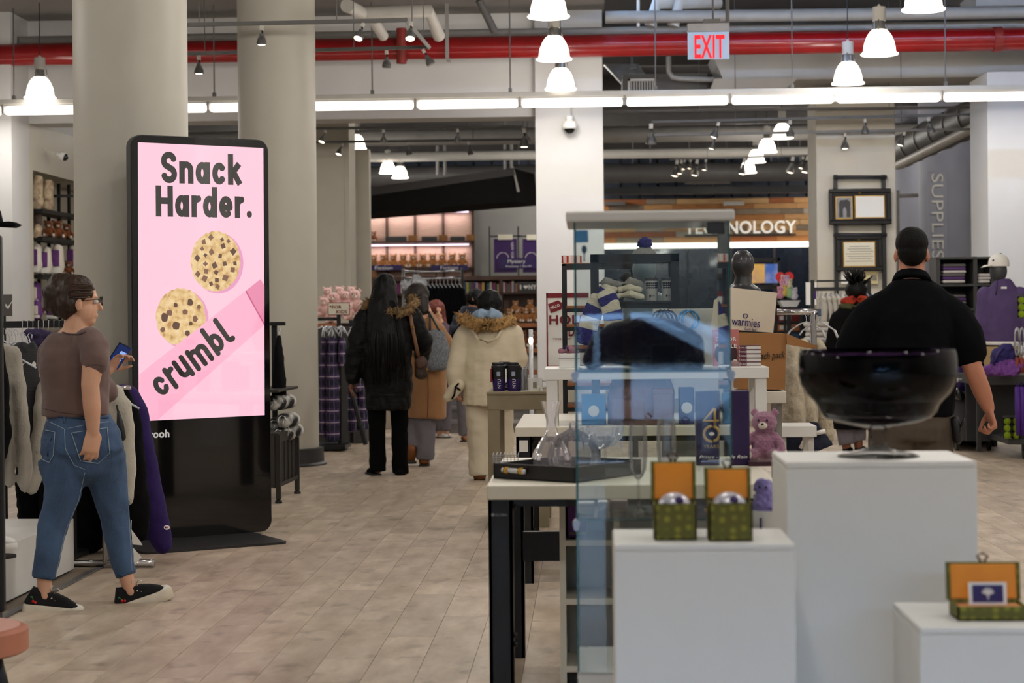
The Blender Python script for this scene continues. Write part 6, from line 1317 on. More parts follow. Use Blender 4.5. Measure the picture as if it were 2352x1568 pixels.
for k, px in enumerate((2336, 2347)):
    F2 = Fr(px, 17.35); t = thing('tennis_racket', '%s tennis racket standing by the counter at the right edge' % ('left', 'right')[k], 'racket', F2.loc, 0, 'tennis rackets')
    bm = BM(); tube(bm, [F2.p(px+5*math.cos(q*PI/8), 785+33*math.sin(q*PI/8)) for q in range(17)], .01, 6); mk('frame', bm, 'steel', t, True); bm = BM(); tube(bm, [F2.p(px, 820), F2.p(px, 856)], .018, 8); mk('handle', bm, mat('grip_red', '#8a3b26', .7, noise=(14, .1)), t, True)
    F2 = Fr(px+2, 17.2); t = thing('umbrella', '%s folded violet umbrella hanging at the right edge' % ('left', 'right')[k], 'umbrella', F2.loc, 0, 'folded umbrellas')
    bm = BM(); tube(bm, [F2.p(px, 888), F2.p(px+2, 930), F2.p(px+3, 1000)], [.022, .03, .02], 10); mk('canopy', bm, mat('umbrella_violet', '#4a2480', .7, noise=(9, .12)), t, True); bm = BM(); tube(bm, [F2.p(px-3, 884), F2.p(px, 878), F2.p(px+1, 890)], .01, 6); mk('handle', bm, 'purple_deep', t, True)
# grey wheeled bin
F = Fr(2238, 18.6)
t = thing('wheeled_bin', 'grey wheeled stock bin between the man\'s hand and the counter', 'bin', F.loc)
a = F.p(2188, 912); b = F.p(2288, 1012); bm = BM(); box(bm, (a.x, 0, b.z), (b.x, .7, a.z), .01); mk('bin_body', bm, mat('bin_grey', '#47474a', .6, noise=(6, .08)), t); bm = BM(); box(bm, (a.x-.01, -.01, a.z-.04), (b.x+.01, .71, a.z+.005), .01); mk('bin_rim', bm, 'charcoal', t)
for x in (a.x+.05, b.x-.06):
    bm = BM(); box(bm, (x-.03, .03, .1), (x+.03, .09, b.z)); w_ = mk('castor', bm, 'steel', t); bm = BM(); tube(bm, [(x-.015, .06, .06), (x+.015, .06, .06)], .06, 14); mk('wheel', bm, 'rubber', w_, True, angle=40)
lump('black plastic-wrapped goods on the grey bin', 'wrapped_goods', 'goods', 18.5, [([(2205, 905, 0), (2225, 895, 0), (2245, 905, 0)], [.07, .09, .06])], mat('plastic_black', '#15161a', .25, noise=(10, .3), coat=.5), .03, .08)
lump('white plastic packet lying on the wrapped goods', 'white_packet', 'packet', 18.4, [([(2200, 872, 0), (2215, 868, 0), (2228, 872, 0)], [.03, .04, .025])], 'clear_plastic', .02, .05)
lump('purple garment draped by the man\'s elbow', 'draped_garment', 'garment', 18.9, [([(2198, 830, 0), (2205, 860, 0), (2204, 900, 0)], [.06, .08, .07])], 'purple_deep')
# ---------------------------------------------------------------- diploma pillar
Yd = 23.97; F = Fr(1965, Yd)
bk = thing('wall_bracket', 'black metal slotted wall bracket holding the framed diplomas', 'bracket', F.loc)
for px in (1918, 2028):
    a = F.p(px, 402); b = F.p(px+4, 720); bm = BM(); box(bm, (a.x-.025, -.06, b.z), (a.x+.025, 0, a.z)); mk('upright', bm, 'black_metal', bk)
for py in (408, 540):
    a = F.p(1912, py); b = F.p(2034, py); bm = BM(); tube(bm, [V(a.x, -.1, a.z), V(b.x, -.1, b.z)], .025, 8); mk('cross_rail', bm, 'dark_steel', bk, True)
mat('frame_black', '#0e0a09', .35, noise=(9, .2), spec=.3); mat('mat_brown', '#1f1a17', .7, noise=(9, .05)); mat('gold_line', '#a8843c', .4, metal=.7, noise=(9, .1))
def framed(x0, y0, x1, y1, label, inner, tilt=.06):
    a = F.p(x0, y1, -.12); b = F.p(x1, y0, -.12); t = thing('framed_diploma', label, 'picture frame', F.loc+a, 0, 'framed diplomas'); t.rotation_euler.x = -tilt
    w = b.x-a.x; h = b.z-a.z; f = .05
    for lo, hi in (((0, -.02, 0), (w, .02, f)), ((0, -.02, h-f), (w, .02, h)), ((0, -.02, f), (f, .02, h-f)), ((w-f, -.02, f), (w, .02, h-f))): bm = BM(); box(bm, lo, hi, .008); mk('frame_bar', bm, 'frame_black', t)
    bm = BM(); box(bm, (f, 0, f), (w-f, .012, h-f)); mk('mount_board', bm, 'mat_brown', t)
    for (u0, v0, u1, v1, m_) in inner:
        bm = BM(); box(bm, (w*u0-.012, -.004, h*v0-.012), (w*u1+.012, 0, h*v1+.012)); mk('gilt_line', bm, 'gold_line', t); bm = BM(); box(bm, (w*u0, -.008, h*v0), (w*u1, -.004, h*v1)); mk('picture', bm, m_, t)
    bm = BM(); tube(bm, [(w*.5, -.01, h*.9), (w*.5, -.004, h*.9)], .02, 12); mk('seal', bm, 'gold_line', t, True); return t, w, h
fd1, w, h = framed(1905, 432, 2047, 516, 'black framed diploma with an arch photograph, upper one on the pillar', [(.12, .18, .36, .76, mat('photo_grey', '#8c8a88', .5, noise=(9, .2))), (.43, .2, .88, .78, 'paper')])
bm = BM(); prism(bm, [(w*.16, h*.2), (w*.16, h*.6), (w*.18, h*.68), (w*.3, h*.7), (w*.34, h*.62), (w*.34, h*.2), (w*.28, h*.2), (w*.28, h*.42), (w*.25, h*.5), (w*.22, h*.42), (w*.22, h*.2)], -.012, -.008); mk('arch_picture', bm, mat('arch_dark', '#3d3a3a', .6, noise=(20, .2)), fd1)
fd2, w, h = framed(1922, 540, 2026, 622, 'black framed certificate with cream paper, lower one on the pillar', [(.17, .14, .83, .8, mat('cert_cream', '#e2dcc8', .6, noise=(9, .02)))])
for k in range(7): bm = BM(); q = .3 if k else .22; box(bm, (w*(.5-q+.04*(k % 3)), -.0095, h*(.68-.07*k)), (w*(.5+q-.04*(k % 2)), -.008, h*(.68-.07*k)+.008)); mk('text_line', bm, mat('ink', '#8a8578', .8, noise=(9, .1)), fd2)
for (x0, y0, x1, y1, lab, m_) in ((1932, 622, 1972, 652, 'white notice sheet under the certificate', 'paper'), (1976, 622, 2016, 652, 'yellow-edged notice sheet beside the white one', mat('sheet_gold', '#d8c89a', .7, noise=(6, .1))), (1851, 648, 1876, 700, 'white poster with a violet block at the pillar\'s left edge', 'paper')):
    a = F.p(x0, y1, -.05); b = F.p(x1, y0, -.05); t = thing('notice_sheet', lab, 'notice', F.loc+a, 0, 'notices'); bm = BM(); box(bm, (0, 0, 0), (b.x-a.x, .006, b.z-a.z)); mk('sheet', bm, m_, t); bm = BM(); box(bm, ((b.x-a.x)*.6, -.003, (b.z-a.z)*.25), ((b.x-a.x)*.95, 0, (b.z-a.z)*.7)); mk('print', bm, 'purple' if x0 < 1900 else 'ink', t)
    if x0 < 1900: bm = BM(); box(bm, (.04, .006, -(F.loc+a).z+.45), (.08, .03, .1)); mk('poster_post', bm, 'black_metal', t)
# rail with pale tops and folded stack left of the pillar
Yr = 20.6; F = Fr(1920, Yr)
rr_ = thing('clothes_rail', 'black rail with pale tops hanging left of the dreadlocked shopper', 'clothes rack', F.loc)
a = F.p(1866, 664); b = F.p(1996, 664); bm = BM(); box(bm, (a.x, -.015, a.z-.02), (b.x, .015, a.z+.02)); mk('rail', bm, 'black_metal', rr_)
for q in (a, b): bm = BM(); box(bm, (q.x-.02, -.02, 0), (q.x+.02, .02, q.z+.1)); mk('post', bm, 'black_metal', rr_)
bm = BM(); box(bm, (a.x+.05, -.015, a.z+.08), (a.x+.6, .015, a.z+.1)); mk('top_bar', bm, 'black_metal', rr_)
for k in range(11):
    kd_ = ('cream_top', 'cream_fleece', 'pale_sweater', 'top') if k < 7 else ('plum_top', mat('plum_cloth', '#3a3050', .9, noise=(9, .15)), 'pale_sweater', 'top')
    hanging(kd_, F.loc+V(a.x+.1+k*.055, 0, a.z), '%s top from the left on the black rail, %s' % (ORD[k], 'cream' if k < 7 else 'dark plum'), 'tops on the black rail', .12, .62)
folded(1890, 785, 20.2, .34, .3, 4, .055, ('tee_white', 'cream_fleece'), 'stack of folded pale grey sweaters below the hanging tops')
t = thing('stock_table', 'dark low table carrying the pale grey sweater stack', 'table', (W(1890, 785, 20.2).x, 20.35, 0)); zt2 = W(1890, 787, 20.2).z; bm = BM(); box(bm, (-.35, -.25, zt2-.05), (.35, .25, zt2), .005); mk('table_top', bm, 'charcoal', t)
for x in (-.32, .32):
    for y in (-.22, .22): bm = BM(); box(bm, (x-.02, y-.02, 0), (x+.02, y+.02, zt2-.05)); mk('leg', bm, 'black_metal', t)
# ---------------------------------------------------------------- white work tables in the middle
def work_table(x0, x1, top, Yf, dep, label, z=None, thick=.05, shelf=True, legs=True):
    a = W(x0, top, Yf); b = W(x1, top, Yf); z = z or (a.z+b.z)/2; w = b.x-a.x
    t = thing('work_table', label, 'table', (a.x, Yf, 0), 0, 'white topped work tables')
    bm = BM(); box(bm, (0, 0, z-thick), (w, dep, z), .004); mk('table_top', bm, 'white_lam_warm', t)
    for x in (.004, w-.09):
        for y in (.03, dep-.12):
            bm = BM(); box(bm, (x, y, 0), (x+.085, y+.012, z-thick)); box(bm, (x, y, 0), (x+.012, y+.09, z-thick)); box(bm, (x+.073, y, 0), (x+.085, y+.09, z-thick)); mk('leg', bm, 'black_metal', t)
    bm = BM(); box(bm, (.02, .06, z-thick-.03), (w-.02, dep-.06, z-thick)); mk('apron', bm, 'black_metal', t)
    bm = BM(); box(bm, (.085, dep-.14, .4), (w-.085, dep-.11, .52)); mk('stretcher', bm, 'black_metal', t)
    for (y, zz) in ((.06, z-thick-.03), (.06, .25), (.06, .28)): bm = BM(); tube(bm, [(.088, y, zz), (.1, y, zz)], .01, 8); mk('bolt', bm, 'black_metal', t, True)
    return t, z, V(a.x, Yf, 0), w
T1, ZT, O1, w1 = work_table(1117, 1790, 1113, 6.36, 1.25, 'near white topped work table with black steel legs')
txt('GLOBAL', (.045, .009), mat('print_grey', '#8a8a8c', .6, noise=(9, .05)), T1, (.05, .029, ZT-.105), ext=.0004, bold=.01, name='maker_print')
bm = BM(); ell(bm, (.02, .03, ZT-.105), (.006, .002, .006)); mk('maker_mark', bm, 'print_grey', T1, True)
T2, Z2, O2, w2 = work_table(1183, 1700, 979, 9.55, 1.3, 'second white topped work table behind the decanters')
bm = BM(); q = W(1202, 1025, 9.55)-O2; box(bm, (q.x-.022, .024, q.z-.03), (q.x+.022, .03, q.z+.03)); mk('sticker', bm, 'paper', T2)
# white cubby shelf under the near table
Yq = 6.75; F = Fr(1280, Yq); a = F.p(1280, 1150); 
cb_ = thing('cubby_shelf', 'narrow white cubby shelf standing under the near table', 'shelf', F.loc)
zq = ZT-.085
for x in (0, .2, .45): bm = BM(); box(bm, (x, 0, 0), (x+.022, .3, zq)); mk('side_panel', bm, 'white_lam_warm', cb_)
for py in (1240, 1375, 1530): zz = F.p(1300, py).z; bm = BM(); box(bm, (.02, 0, zz-.022), (.46, .3, zz), .002); mk('board', bm, 'white_lam_warm', cb_)
bm = BM(); box(bm, (0, .3, 0), (.47, .31, zq)); mk('back_panel', bm, 'white_lam_warm', cb_); bm = BM(); box(bm, (0, 0, zq-.02), (.47, .3, zq)); mk('board', bm, 'white_lam_warm', cb_)
for (x0, x1, y0, y1, m_, lab) in ((.03, .1, 1150, 1238, 'violet_cloth', 'violet box in the top cubby'), (.1, .17, 1505, 1528, 'paper', 'white carton in the lowest cubby')):
    zz = F.p(1300, y1).z; hh = F.p(1300, y0).z-zz; t = thing('stock_box', lab, 'box', F.loc+V(x0, .05, zz)); bm = BM(); box(bm, (0, 0, 0), (x1-x0, .15, min(hh, zq-.03-zz)), .004); mk('carton', bm, m_, t); bm = BM(); box(bm, (.005, -.002, .01), (x1-x0-.005, 0, .02)); mk('label_strip', bm, 'ink', t)
# black tray with decanters and coupes
zt3 = ZT+.001; c0 = PZ(1133, 1098, zt3); c1 = PZ(1322, 1109, zt3); c2 = PZ(1500, 1096, zt3)
ex_ = (c1-c0); L1 = ex_.length; ang = math.atan2(ex_.y, ex_.x)
tr_ = thing('serving_tray', 'black rectangular tray with brass and clear handle on the near table', 'tray', c0, ang)
Wd = .42
for lo, hi in (((0, 0, 0), (L1, Wd, .008)), ((0, 0, 0), (L1, .01, .055)), ((0, Wd-.01, 0), (L1, Wd, .055)), ((0, 0, 0), (.01, Wd, .055)), ((L1-.01, 0, 0), (L1, Wd, .055))): bm = BM(); box(bm, lo, hi, .002); mk('tray_wall', bm, mat('tray_black', '#141313', .35, noise=(9, .1)), tr_)
bm = BM(); tube(bm, [(.06, -.022, .035), (.16, -.022, .032)], .009, 10); hb = mk('handle', bm, 'clear_plastic', tr_, True)
for x in (.078, .142): bm = BM(); tube(bm, [(x, .002, .034), (x, -.022, .034)], .007, 8); tube(bm, [(x-.008, -.022, .034), (x+.008, -.022, .034)], .0125, 10); mk('handle_collar', bm, 'brass', tr_, True)
def ribbed(bm, prof, n=60, ribs=15, amp=.025):
    R = []
    for r, z in prof: R.append([V(r*(1+amp*math.cos(ribs*2*PI*i/n))*math.cos(2*PI*i/n), r*(1+amp*math.cos(ribs*2*PI*i/n))*math.sin(2*PI*i/n), z) for i in range(n)])
    skin_rings(bm, R, False)
thin_glass('glass_decanter', '#faf8fb', 1.55, .03, .14)
def decanter(px, base, Y, prof, label):
    p = W(px, base, Y); q = Y/FPX; t = thing('glass_decanter', label, 'decanter', V(p.x, Y, ZT+.009), 0, 'ribbed glass decanters'); bm = BM()
    P_ = [(r*q, (base-y)*q) for r, y in prof]; ribbed(bm, P_[:-1]); mk('vessel', bm, 'glass_decanter', t, True)
    bm = BM(); lathe(bm, [(0, .004), (P_[-2][0]*.9, .003), (P_[-2][0]*.98, .012), (0, .014)], n=32); mk('thick_base', bm, mat('glass_base', '#b5aec0', .1, noise=(40, .5), coat=1), t, True)
decanter(1267, 1078, 6.85, [(24, 918), (17, 940), (11, 962), (11, 975), (15, 990), (26, 1010), (40, 1032), (47, 1052), (44, 1070), (36, 1078), (0, 1078)], 'ribbed glass decanter with flared neck, left one on the tray')
decanter(1318, 1078, 6.7, [(9, 960), (11, 974), (24, 981), (40, 990), (52, 1006), (59, 1028), (60, 1048), (55, 1066), (44, 1078), (0, 1078)], 'round ribbed glass decanter, right one on the tray')
for k, px in enumerate((1377, 1391)):
    Y = 6.72+.08*k; p = W(px, 1075, Y); q = Y/FPX; t = thing('coupe_glass', '%s ribbed coupe glass on the tray' % ('front', 'rear')[k], 'glass', V(p.x, Y, ZT+.009), 0, 'ribbed coupe glasses')
    bm = BM(); ribbed(bm, [(43*q, 104*q), (42*q, 92*q), (36*q, 76*q), (22*q, 62*q), (6*q, 56*q)]); mk('bowl', bm, 'glass_decanter', t, True); bm = BM(); lathe(bm, [(5*q, 56*q), (3*q, 45*q), (3*q, 10*q), (8*q, 4*q), (22*q, 1*q)], n=20); mk('stem', bm, 'glass_clear', t, True)
p = PZ(1162, 1066, ZT); t = thing('wire_basket', 'low wire basket behind the tray on the near table', 'basket', V(p.x, p.y, ZT))
for k in range(5): bm = BM(); e = .004*k; box(bm, (-.05, -.03, .005+.008*k), (.05, -.028, .007+.008*k)); mk('wire', bm, 'steel', t)
for k in range(8): bm = BM(); tube(bm, [(-.05+.0143*k, -.029, .0), (-.05+.0143*k, -.029, .04), (-.05+.0143*k, .06, .045)], .0014, 4); mk('wire', bm, 'steel', t)
# riser on the second table
zr = W(1300, 846, 9.6).z; a = W(1250, 846, 9.6); b = W(1766, 846, 9.6)
rs = thing('white_riser', 'long white riser bench standing on the second work table', 'riser', V(a.x, 9.6, Z2)); w = b.x-a.x; h = zr-Z2
bm = BM(); box(bm, (0, 0, h-.06), (w, .45, h), .004); mk('bench_top', bm, 'white_lam', rs)
for x in (.01, w-.07): bm = BM(); box(bm, (x, .01, 0), (x+.058, .07, h-.06)); mk('leg', bm, 'white_lam', rs); bm = BM(); box(bm, (x, .38, 0), (x+.058, .44, h-.06)); mk('leg', bm, 'white_lam', rs)
# wide stool under its right end so that the bench stands
# mauve backpack and blue packets under the riser
F = Fr(1470, 9.75); L_ = F.loc+V(0, 0, Z2)
bp_ = thing('backpack', 'dusty mauve backpack standing under the white riser', 'backpack', L_)
def PB_(px, py, dy=0): return F.p(px, py, dy)-V(0, 0, Z2)
bm = BM(); tube(bm, [PB_(1472, 977), PB_(1472, 930), PB_(1474, 890), PB_(1474, 862)], [(.175, .09), (.18, .1), (.175, .09), (.15, .07)], 18); mk('pack', bake(bm, .011, 3, .012, .08), mat('mauve_canvas', '#8b6f70', .8, noise=(10, .08), bump=(40, .3)), bp_, True)
bm = BM(); box(bm, PB_(1500, 962, -.125), PB_(1545, 900, -.09), .012); mk('front_pocket', bm, 'mauve_canvas', bp_, True); bm = BM(); box(bm, PB_(1498, 905, -.13), PB_(1547, 890, -.09), .008); mk('pocket_flap', bm, 'mauve_canvas', bp_, True)
bm = BM(); box(bm, PB_(1404, 962, -.12), PB_(1480, 915, -.09), .012); mk('front_pocket', bm, 'mauve_canvas', bp_, True); bm = BM(); tube(bm, [PB_(1455, 862), PB_(1460, 852), PB_(1490, 852), PB_(1495, 862)], .012, 6); mk('grab_handle', bm, 'mauve_canvas', bp_, True)
for (x0, x1, y0, m_, lab) in ((1335, 1392, 905, mat('blue_foil', '#3f7fb5', .25, noise=(8, .25), coat=.5), 'blue glossy gift packet under the left end of the riser'), (1560, 1595, 890, 'purple_deep', 'dark purple box right of the mauve backpack')):
    a_ = W(x0, y0, 9.7); b_ = W(x1, 975, 9.7); t = thing('gift_packet', lab, 'packet', V(a_.x, 9.7, Z2)); bm = BM(); box(bm, (0, 0, 0), (b_.x-a_.x, .1, a_.z-Z2), .005); mk('packet_body', bm, m_, t); bm = BM(); ell(bm, ((b_.x-a_.x)/2, -.003, (a_.z-Z2)*.45), (.03, .004, .03)); mk('print', bm, 'paper', t, True)
# things on the riser
a_ = W(1284, 812, 9.65); b_ = W(1332, 846, 9.65); t = thing('white_box', 'small white open box on the left end of the riser', 'box', V(a_.x, 9.65, zr)); bm = BM(); box(bm, (0, 0, 0), (b_.x-a_.x, .12, a_.z-zr), .003); mk('carton', bm, 'white_lam', t); bm = BM(); box(bm, (-.002, -.002, .05), (b_.x-a_.x+.002, .122, .053)); mk('lid_edge', bm, 'pipe_grey', t)
F = Fr(1306, 9.71); t = thing('coin_purse', 'dusty pink folded purse sitting in the small white box', 'purse', F.loc); bm = BM(); limb(bm, [F.p(1290, 806), F.p(1306, 802), F.p(1322, 808)], [.02, .03, .02]); mk('purse_body', bake(bm, .007, 2, .01, .03), mat('dusty_pink', '#8f6470', .7, noise=(10, .15)), t, True); bm = BM(); tube(bm, [F.p(1292, 800, -.02), F.p(1300, 795, -.025), F.p(1306, 806, -.03)], .004, 5); mk('fold_line', bm, 'purple_deep', t, True)
F = Fr(1690, 9.75); t = thing('coin_purse', 'dusty mauve pouch hanging over the right of the riser', 'purse', F.loc); bm = BM(); limb(bm, [F.p(1680, 836), F.p(1690, 840), F.p(1698, 845)], [.02, .025, .015]); mk('purse_body', bake(bm, .008, 2, .01, .04), 'mauve_canvas', t, True); bm = BM(); tube(bm, [F.p(1696, 842, -.02), F.p(1700, 838, -.03), F.p(1699, 830, -.02)], .002, 4); mk('cord', bm, 'steel', t, True)
# dark plum fleece in the glass case
Fc = Fr(1470, 5.4); zs1 = W(1500, 852, 5.25).z+.002
t = thing('fleece_blanket', 'dark plum fleece folded on the upper shelf of the glass case', 'blanket', V(Fc.loc.x, 5.4, zs1))
def PC(px, py, dy=0): return Fc.p(px, py, dy)-V(0, 0, zs1)
bm = BM(); limb(bm, [PC(1350, 828), PC(1375, 800), PC(1420, 785), PC(1480, 778), PC(1540, 780), PC(1590, 800), PC(1604, 826)], [.02, .045, .06, .068, .065, .05, .022], 16, side=V(0, 1, 0)); limb(bm, [PC(1360, 838, .05), PC(1480, 820, .05), PC(1600, 838, .05)], [.02, .04, .02]); mk('fleece', bake(bm, .008, 3, .012, .05), mat('plum_fleece', '#2b1a30', .95, noise=(25, .25), bump=(70, .6), sheen=.3), t, True)
bm = BM(); box(bm, PC(1496, 842, -.06)-V(0, .012, 0), PC(1552, 790, -.06)+V(0, .0, 0), .004); mk('reflection_strip', bm, mat('reflection_dark', '#1c1020', .9, noise=(14, .2)), t)  # dark strip painted in as a reflection on the case glass
# ---------------------------------------------------------------- black display frames with knitwear and tumblers
def frame_rack(x0, x1, ytop, Y, shelves, label, dep=.35, th=.03, wood=True):
    F = Fr((x0+x1)/2, Y); t = thing('display_rack', label, 'display rack', F.loc); a = F.p(x0, ytop); b = F.p(x1, ytop)
    for x in (a.x, b.x-th):
        for y in (0, dep): bm = BM(); box(bm, (x, y, 0), (x+th, y+th, a.z)); mk('post', bm, 'black_metal', t)
    for y in (0, dep): bm = BM(); box(bm, (a.x, y, a.z-th), (b.x, y+th, a.z)); mk('top_rail', bm, 'black_metal', t)
    bm = BM(); box(bm, (a.x, 0, a.z-th), (a.x+th, dep, a.z)); box(bm, (b.x-th, 0, a.z-th), (b.x, dep, a.z)); mk('top_rail', bm, 'black_metal', t)
    for py in shelves:
        z = F.p(x0, py).z; bm = BM(); box(bm, (a.x+.005, .005, z-.02), (b.x-.005, dep+th-.005, z), .003); mk('shelf', bm, 'wood_warm' if wood else 'black_metal', t); bm = BM(); box(bm, (a.x, -.002, z-.045), (b.x, .02, z-.02)); mk('shelf_rail', bm, 'black_metal', t)
    return t, F
fa, FA = frame_rack(1290, 1462, 606, 12.4, (604, 702, 745, 795, 880, 930), 'black frame rack with warm wood shelves behind the glass case', .4)
fb, FB = frame_rack(1356, 1560, 584, 11.2, (692,), 'heavier black frame rack holding scarves and tumblers', .35, .05, False)
# red striped cups
for k, px in enumerate((1304, 1322)):
    p = W(px, 604, 12.5); t = thing('striped_cup', '%s red and white striped cup on the wood topped frame' % ('left', 'right')[k], 'cup', V(p.x, 12.5, FA.p(1300, 604).z), 0, 'striped cups'); bm = BM(); lathe(bm, [(0, .001), (.038, .001), (.042, .055), (.038, .055), (.034, .01)], n=20); mk('cup_body', bm, 'paper', t, True, angle=40)
    for j in range(6): bm = BM(); a = j*PI/3; box(bm, (-.007, -.0445, .004), (.007, -.0405, .052), M=Matrix.Rotation(a, 4, 'Z')); mk('stripe', bm, 'cherry', t)
mat('knit_cream', '#cfc5b0', .95, noise=(22, .15), bump=(34, 1.0), stretch=(1, 1, 2)); mat('knit_indigo', '#2c2268', .95, noise=(22, .2), bump=(40, .9)); mat('knit_grey', '#8a8680', .95, noise=(22, .2), bump=(40, .9))
def knit(label, name, cat, Y, limbs):
    F = Fr(limbs[0][1][0][0], Y); t = thing(name, label, cat, F.loc)
    for m_, pts, r in limbs:
        bm = BM(); limb(bm, [F.p(*q) for q in pts], r, 16); mk('knit_band', bake(bm, .008, 2, .01, .03), m_, t, True)
    return t
sc_ = []
for pth in ([(1402, 666, 0), (1378, 684, -.03), (1362, 715, -.04), (1350, 755, -.04), (1340, 800, -.04)], [(1390, 672, -.07), (1400, 695, -.09), (1408, 725, -.09), (1410, 755, -.08), (1402, 790, -.08)]):
    pts = []
    for u, v in zip(pth, pth[1:]):
        for k in range(3): pts.append(tuple(u[i]+(v[i]-u[i])*k/3 for i in range(3)))
    for k in range(0, len(pts)-1): sc_.append((('knit_cream', 'knit_indigo')[(k+1) // 2 % 2], [pts[k], pts[k+1]], [(.062, .02), (.062, .02)]))
knit('indigo and cream striped knit scarf draped on the black frame', 'knit_scarf', 'scarf', 11.22, sc_)
for k, (px, w_, lab) in enumerate(((1390, .062, 'cream knit hat with grey band, left one on the black frame'), (1446, .072, 'cream ribbed knit hat with grey band, right one on the black frame'))):
    knit(lab, 'knit_hat', 'hat', 11.25, [('knit_grey', [(px-24, 652, 0), (px, 646, 0), (px+24, 652, 0)], [.022, .03, .022]), ('knit_cream', [(px-22, 664, 0), (px, 660, -.02), (px+22, 664, 0)], [.022, .028, .022]), ('knit_cream', [(px-24, 680, 0), (px, 674, -.02), (px+26, 682, 0)], [.022, .03, .022])])
knit('charcoal knit glove lying above the ribbed hat', 'knit_glove', 'glove', 11.45, [(mat('knit_charcoal', '#3b3836', .95, noise=(22, .2), bump=(40, .9)), [(1412, 640, 0), (1436, 636, 0), (1458, 644, 0)], [.015, .03, .02])])
zb = FB.p(1500, 692).z
for k, px in enumerate((1497, 1535)):
    p = W(px, 690, 11.3); t = thing('patterned_tumbler', '%s grey tumbler with nordic pattern on the black frame' % ('left', 'right')[k], 'tumbler', V(p.x, 11.3, zb), 0, 'patterned tumblers')
    bm = BM(); lathe(bm, [(0, 0), (.036, 0), (.041, .14), (.037, .142), (0, .139)], n=24); mk('cup', bm, mat('tumbler_grey', '#a8a5a2', .5, noise=(9, .05)), t, True, angle=40); bm = BM(); lathe(bm, [(.0405, .128), (.0425, .13), (.0425, .146), (0, .148)], n=24); mk('lid', bm, 'charcoal', t, True, angle=40)
    for r_ in range(3):
        for j in range(7):
            a = -PI/2+(j-3)*.3; rr = .0385+.0012*r_; z = .085+.014*r_
            bm = BM(); box(bm, (-.004, -.001, -.006), (.004, .001, .006), M=Matrix.Translation((rr*math.cos(a), rr*math.sin(a), z)) @ Matrix.Rotation(a+PI/2, 4, 'Z') @ Matrix.Rotation(.78, 4, 'Y')); mk('motif', bm, 'black_metal', t)
    bm = BM(); box(bm, (-.016, -.0395, .03), (-.006, -.037, .042)); mk('logo_square', bm, 'black_metal', t); txt('NYU', (.018, .008), 'black_metal', t, (.008, -.0385, .036), ext=.0005)
# mannequin head with pompom hat
F = Fr(1480, 11.9); t = thing('mannequin_bust', 'grey mannequin bust wearing a pompom hat behind the frame', 'mannequin', F.loc)
bm = BM(); ell(bm, F.p(1480, 618), (.08, .09, .11), None, 18, 14); limb(bm, [F.p(1480, 645), F.p(1480, 690)], [.05, .06]); limb(bm, [F.p(1480, 690), F.p(1480, 760)], [(.14, .08), (.17, .09)]); mk('bust', bake(bm, .011, 3), mat('bust_grey', '#6f7d82', .35, noise=(6, .08), coat=.3), t, True)
bm = BM(); tube(bm, [F.p(1480, 700), F.p(1480, 1000)], .03, 10); lathe(bm, [(0, .02), (.16, .02), (.16, 0), (0, 0)], n=24); mk('stand_pole', bm, 'black_metal', t, True)
h_ = thing('pompom_hat', 'grey and white knit hat with purple pompom on the mannequin bust', 'hat', F.loc)
bm = BM(); tube(bm, [F.p(1480, 600), F.p(1480, 588), F.p(1480, 577), F.p(1480, 568)], [.092, .09, .07, .04], 20); mk('hat_knit', bake(bm, .009, 2, .006, .02), 'knit_grey', h_, True); bm = BM(); tube(bm, [F.p(1480, 599), F.p(1480, 589)], [.098, .097], 20); mk('hat_band', bm, 'knit_cream', h_, True); bm = BM(); ell(bm, F.p(1481, 560), (.045, .045, .045)); mk('pompom', bake(bm, .008, 1, .03, .015), 'knit_indigo', h_, True)
# holiday sign board
F = Fr(1300, 13.4); a = F.p(1256, 846); b = F.p(1352, 672)
sg = thing('sign_board', 'white holiday sign board with dark red border behind the frames', 'sign', F.loc); bm = BM(); box(bm, (a.x, 0, a.z), (b.x, .02, b.z)); mk('board', bm, 'paper', sg)
for lo, hi in (((a.x, -.004, a.z), (b.x, 0, a.z+.02)), ((a.x, -.004, b.z-.035), (b.x, 0, b.z)), ((a.x, -.004, a.z), (a.x+.01, 0, b.z))): bm = BM(); box(bm, lo, hi); mk('border', bm, mat('sign_red', '#7a1822', .6, noise=(9, .08)), sg)
q = F.p(1277, 703); bm = BM(); Mx = Matrix.Translation((q.x, 0, q.z)) @ Matrix.Rotation(-.35, 4, 'Y'); prism(bm, [(-.05, -.035), (.03, -.035), (.055, 0), (.03, .035), (-.05, .035)], -.006, -.002, Mx); mk('tag_shape', bm, 'sign_red', sg); txt('HELLO', (.07, .02), 'paper', sg, M=Mx @ Matrix.Translation((-.008, -.008, 0)) @ Matrix.Rotation(PI/2, 4, 'X'), ext=.001, bold=.02)
q = F.p(1299, 734); txt('HOLI', (.24, .07), 'sign_red', sg, (q.x, -.004, q.z), bold=.03, ext=.001); q = F.p(1312, 761); txt('DAY', (.14, .07), 'sign_red', sg, (q.x+.05, -.004, q.z), bold=.03, ext=.001); q = F.p(1290, 778); txt('TIME FOR', (.13, .012), 'sign_red', sg, (q.x, -.004, q.z), ext=.001)
bm = BM(); box(bm, (a.x, .0, 0), (b.x, .02, a.z)); mk('lower_panel', bm, 'white_lam_warm', sg)
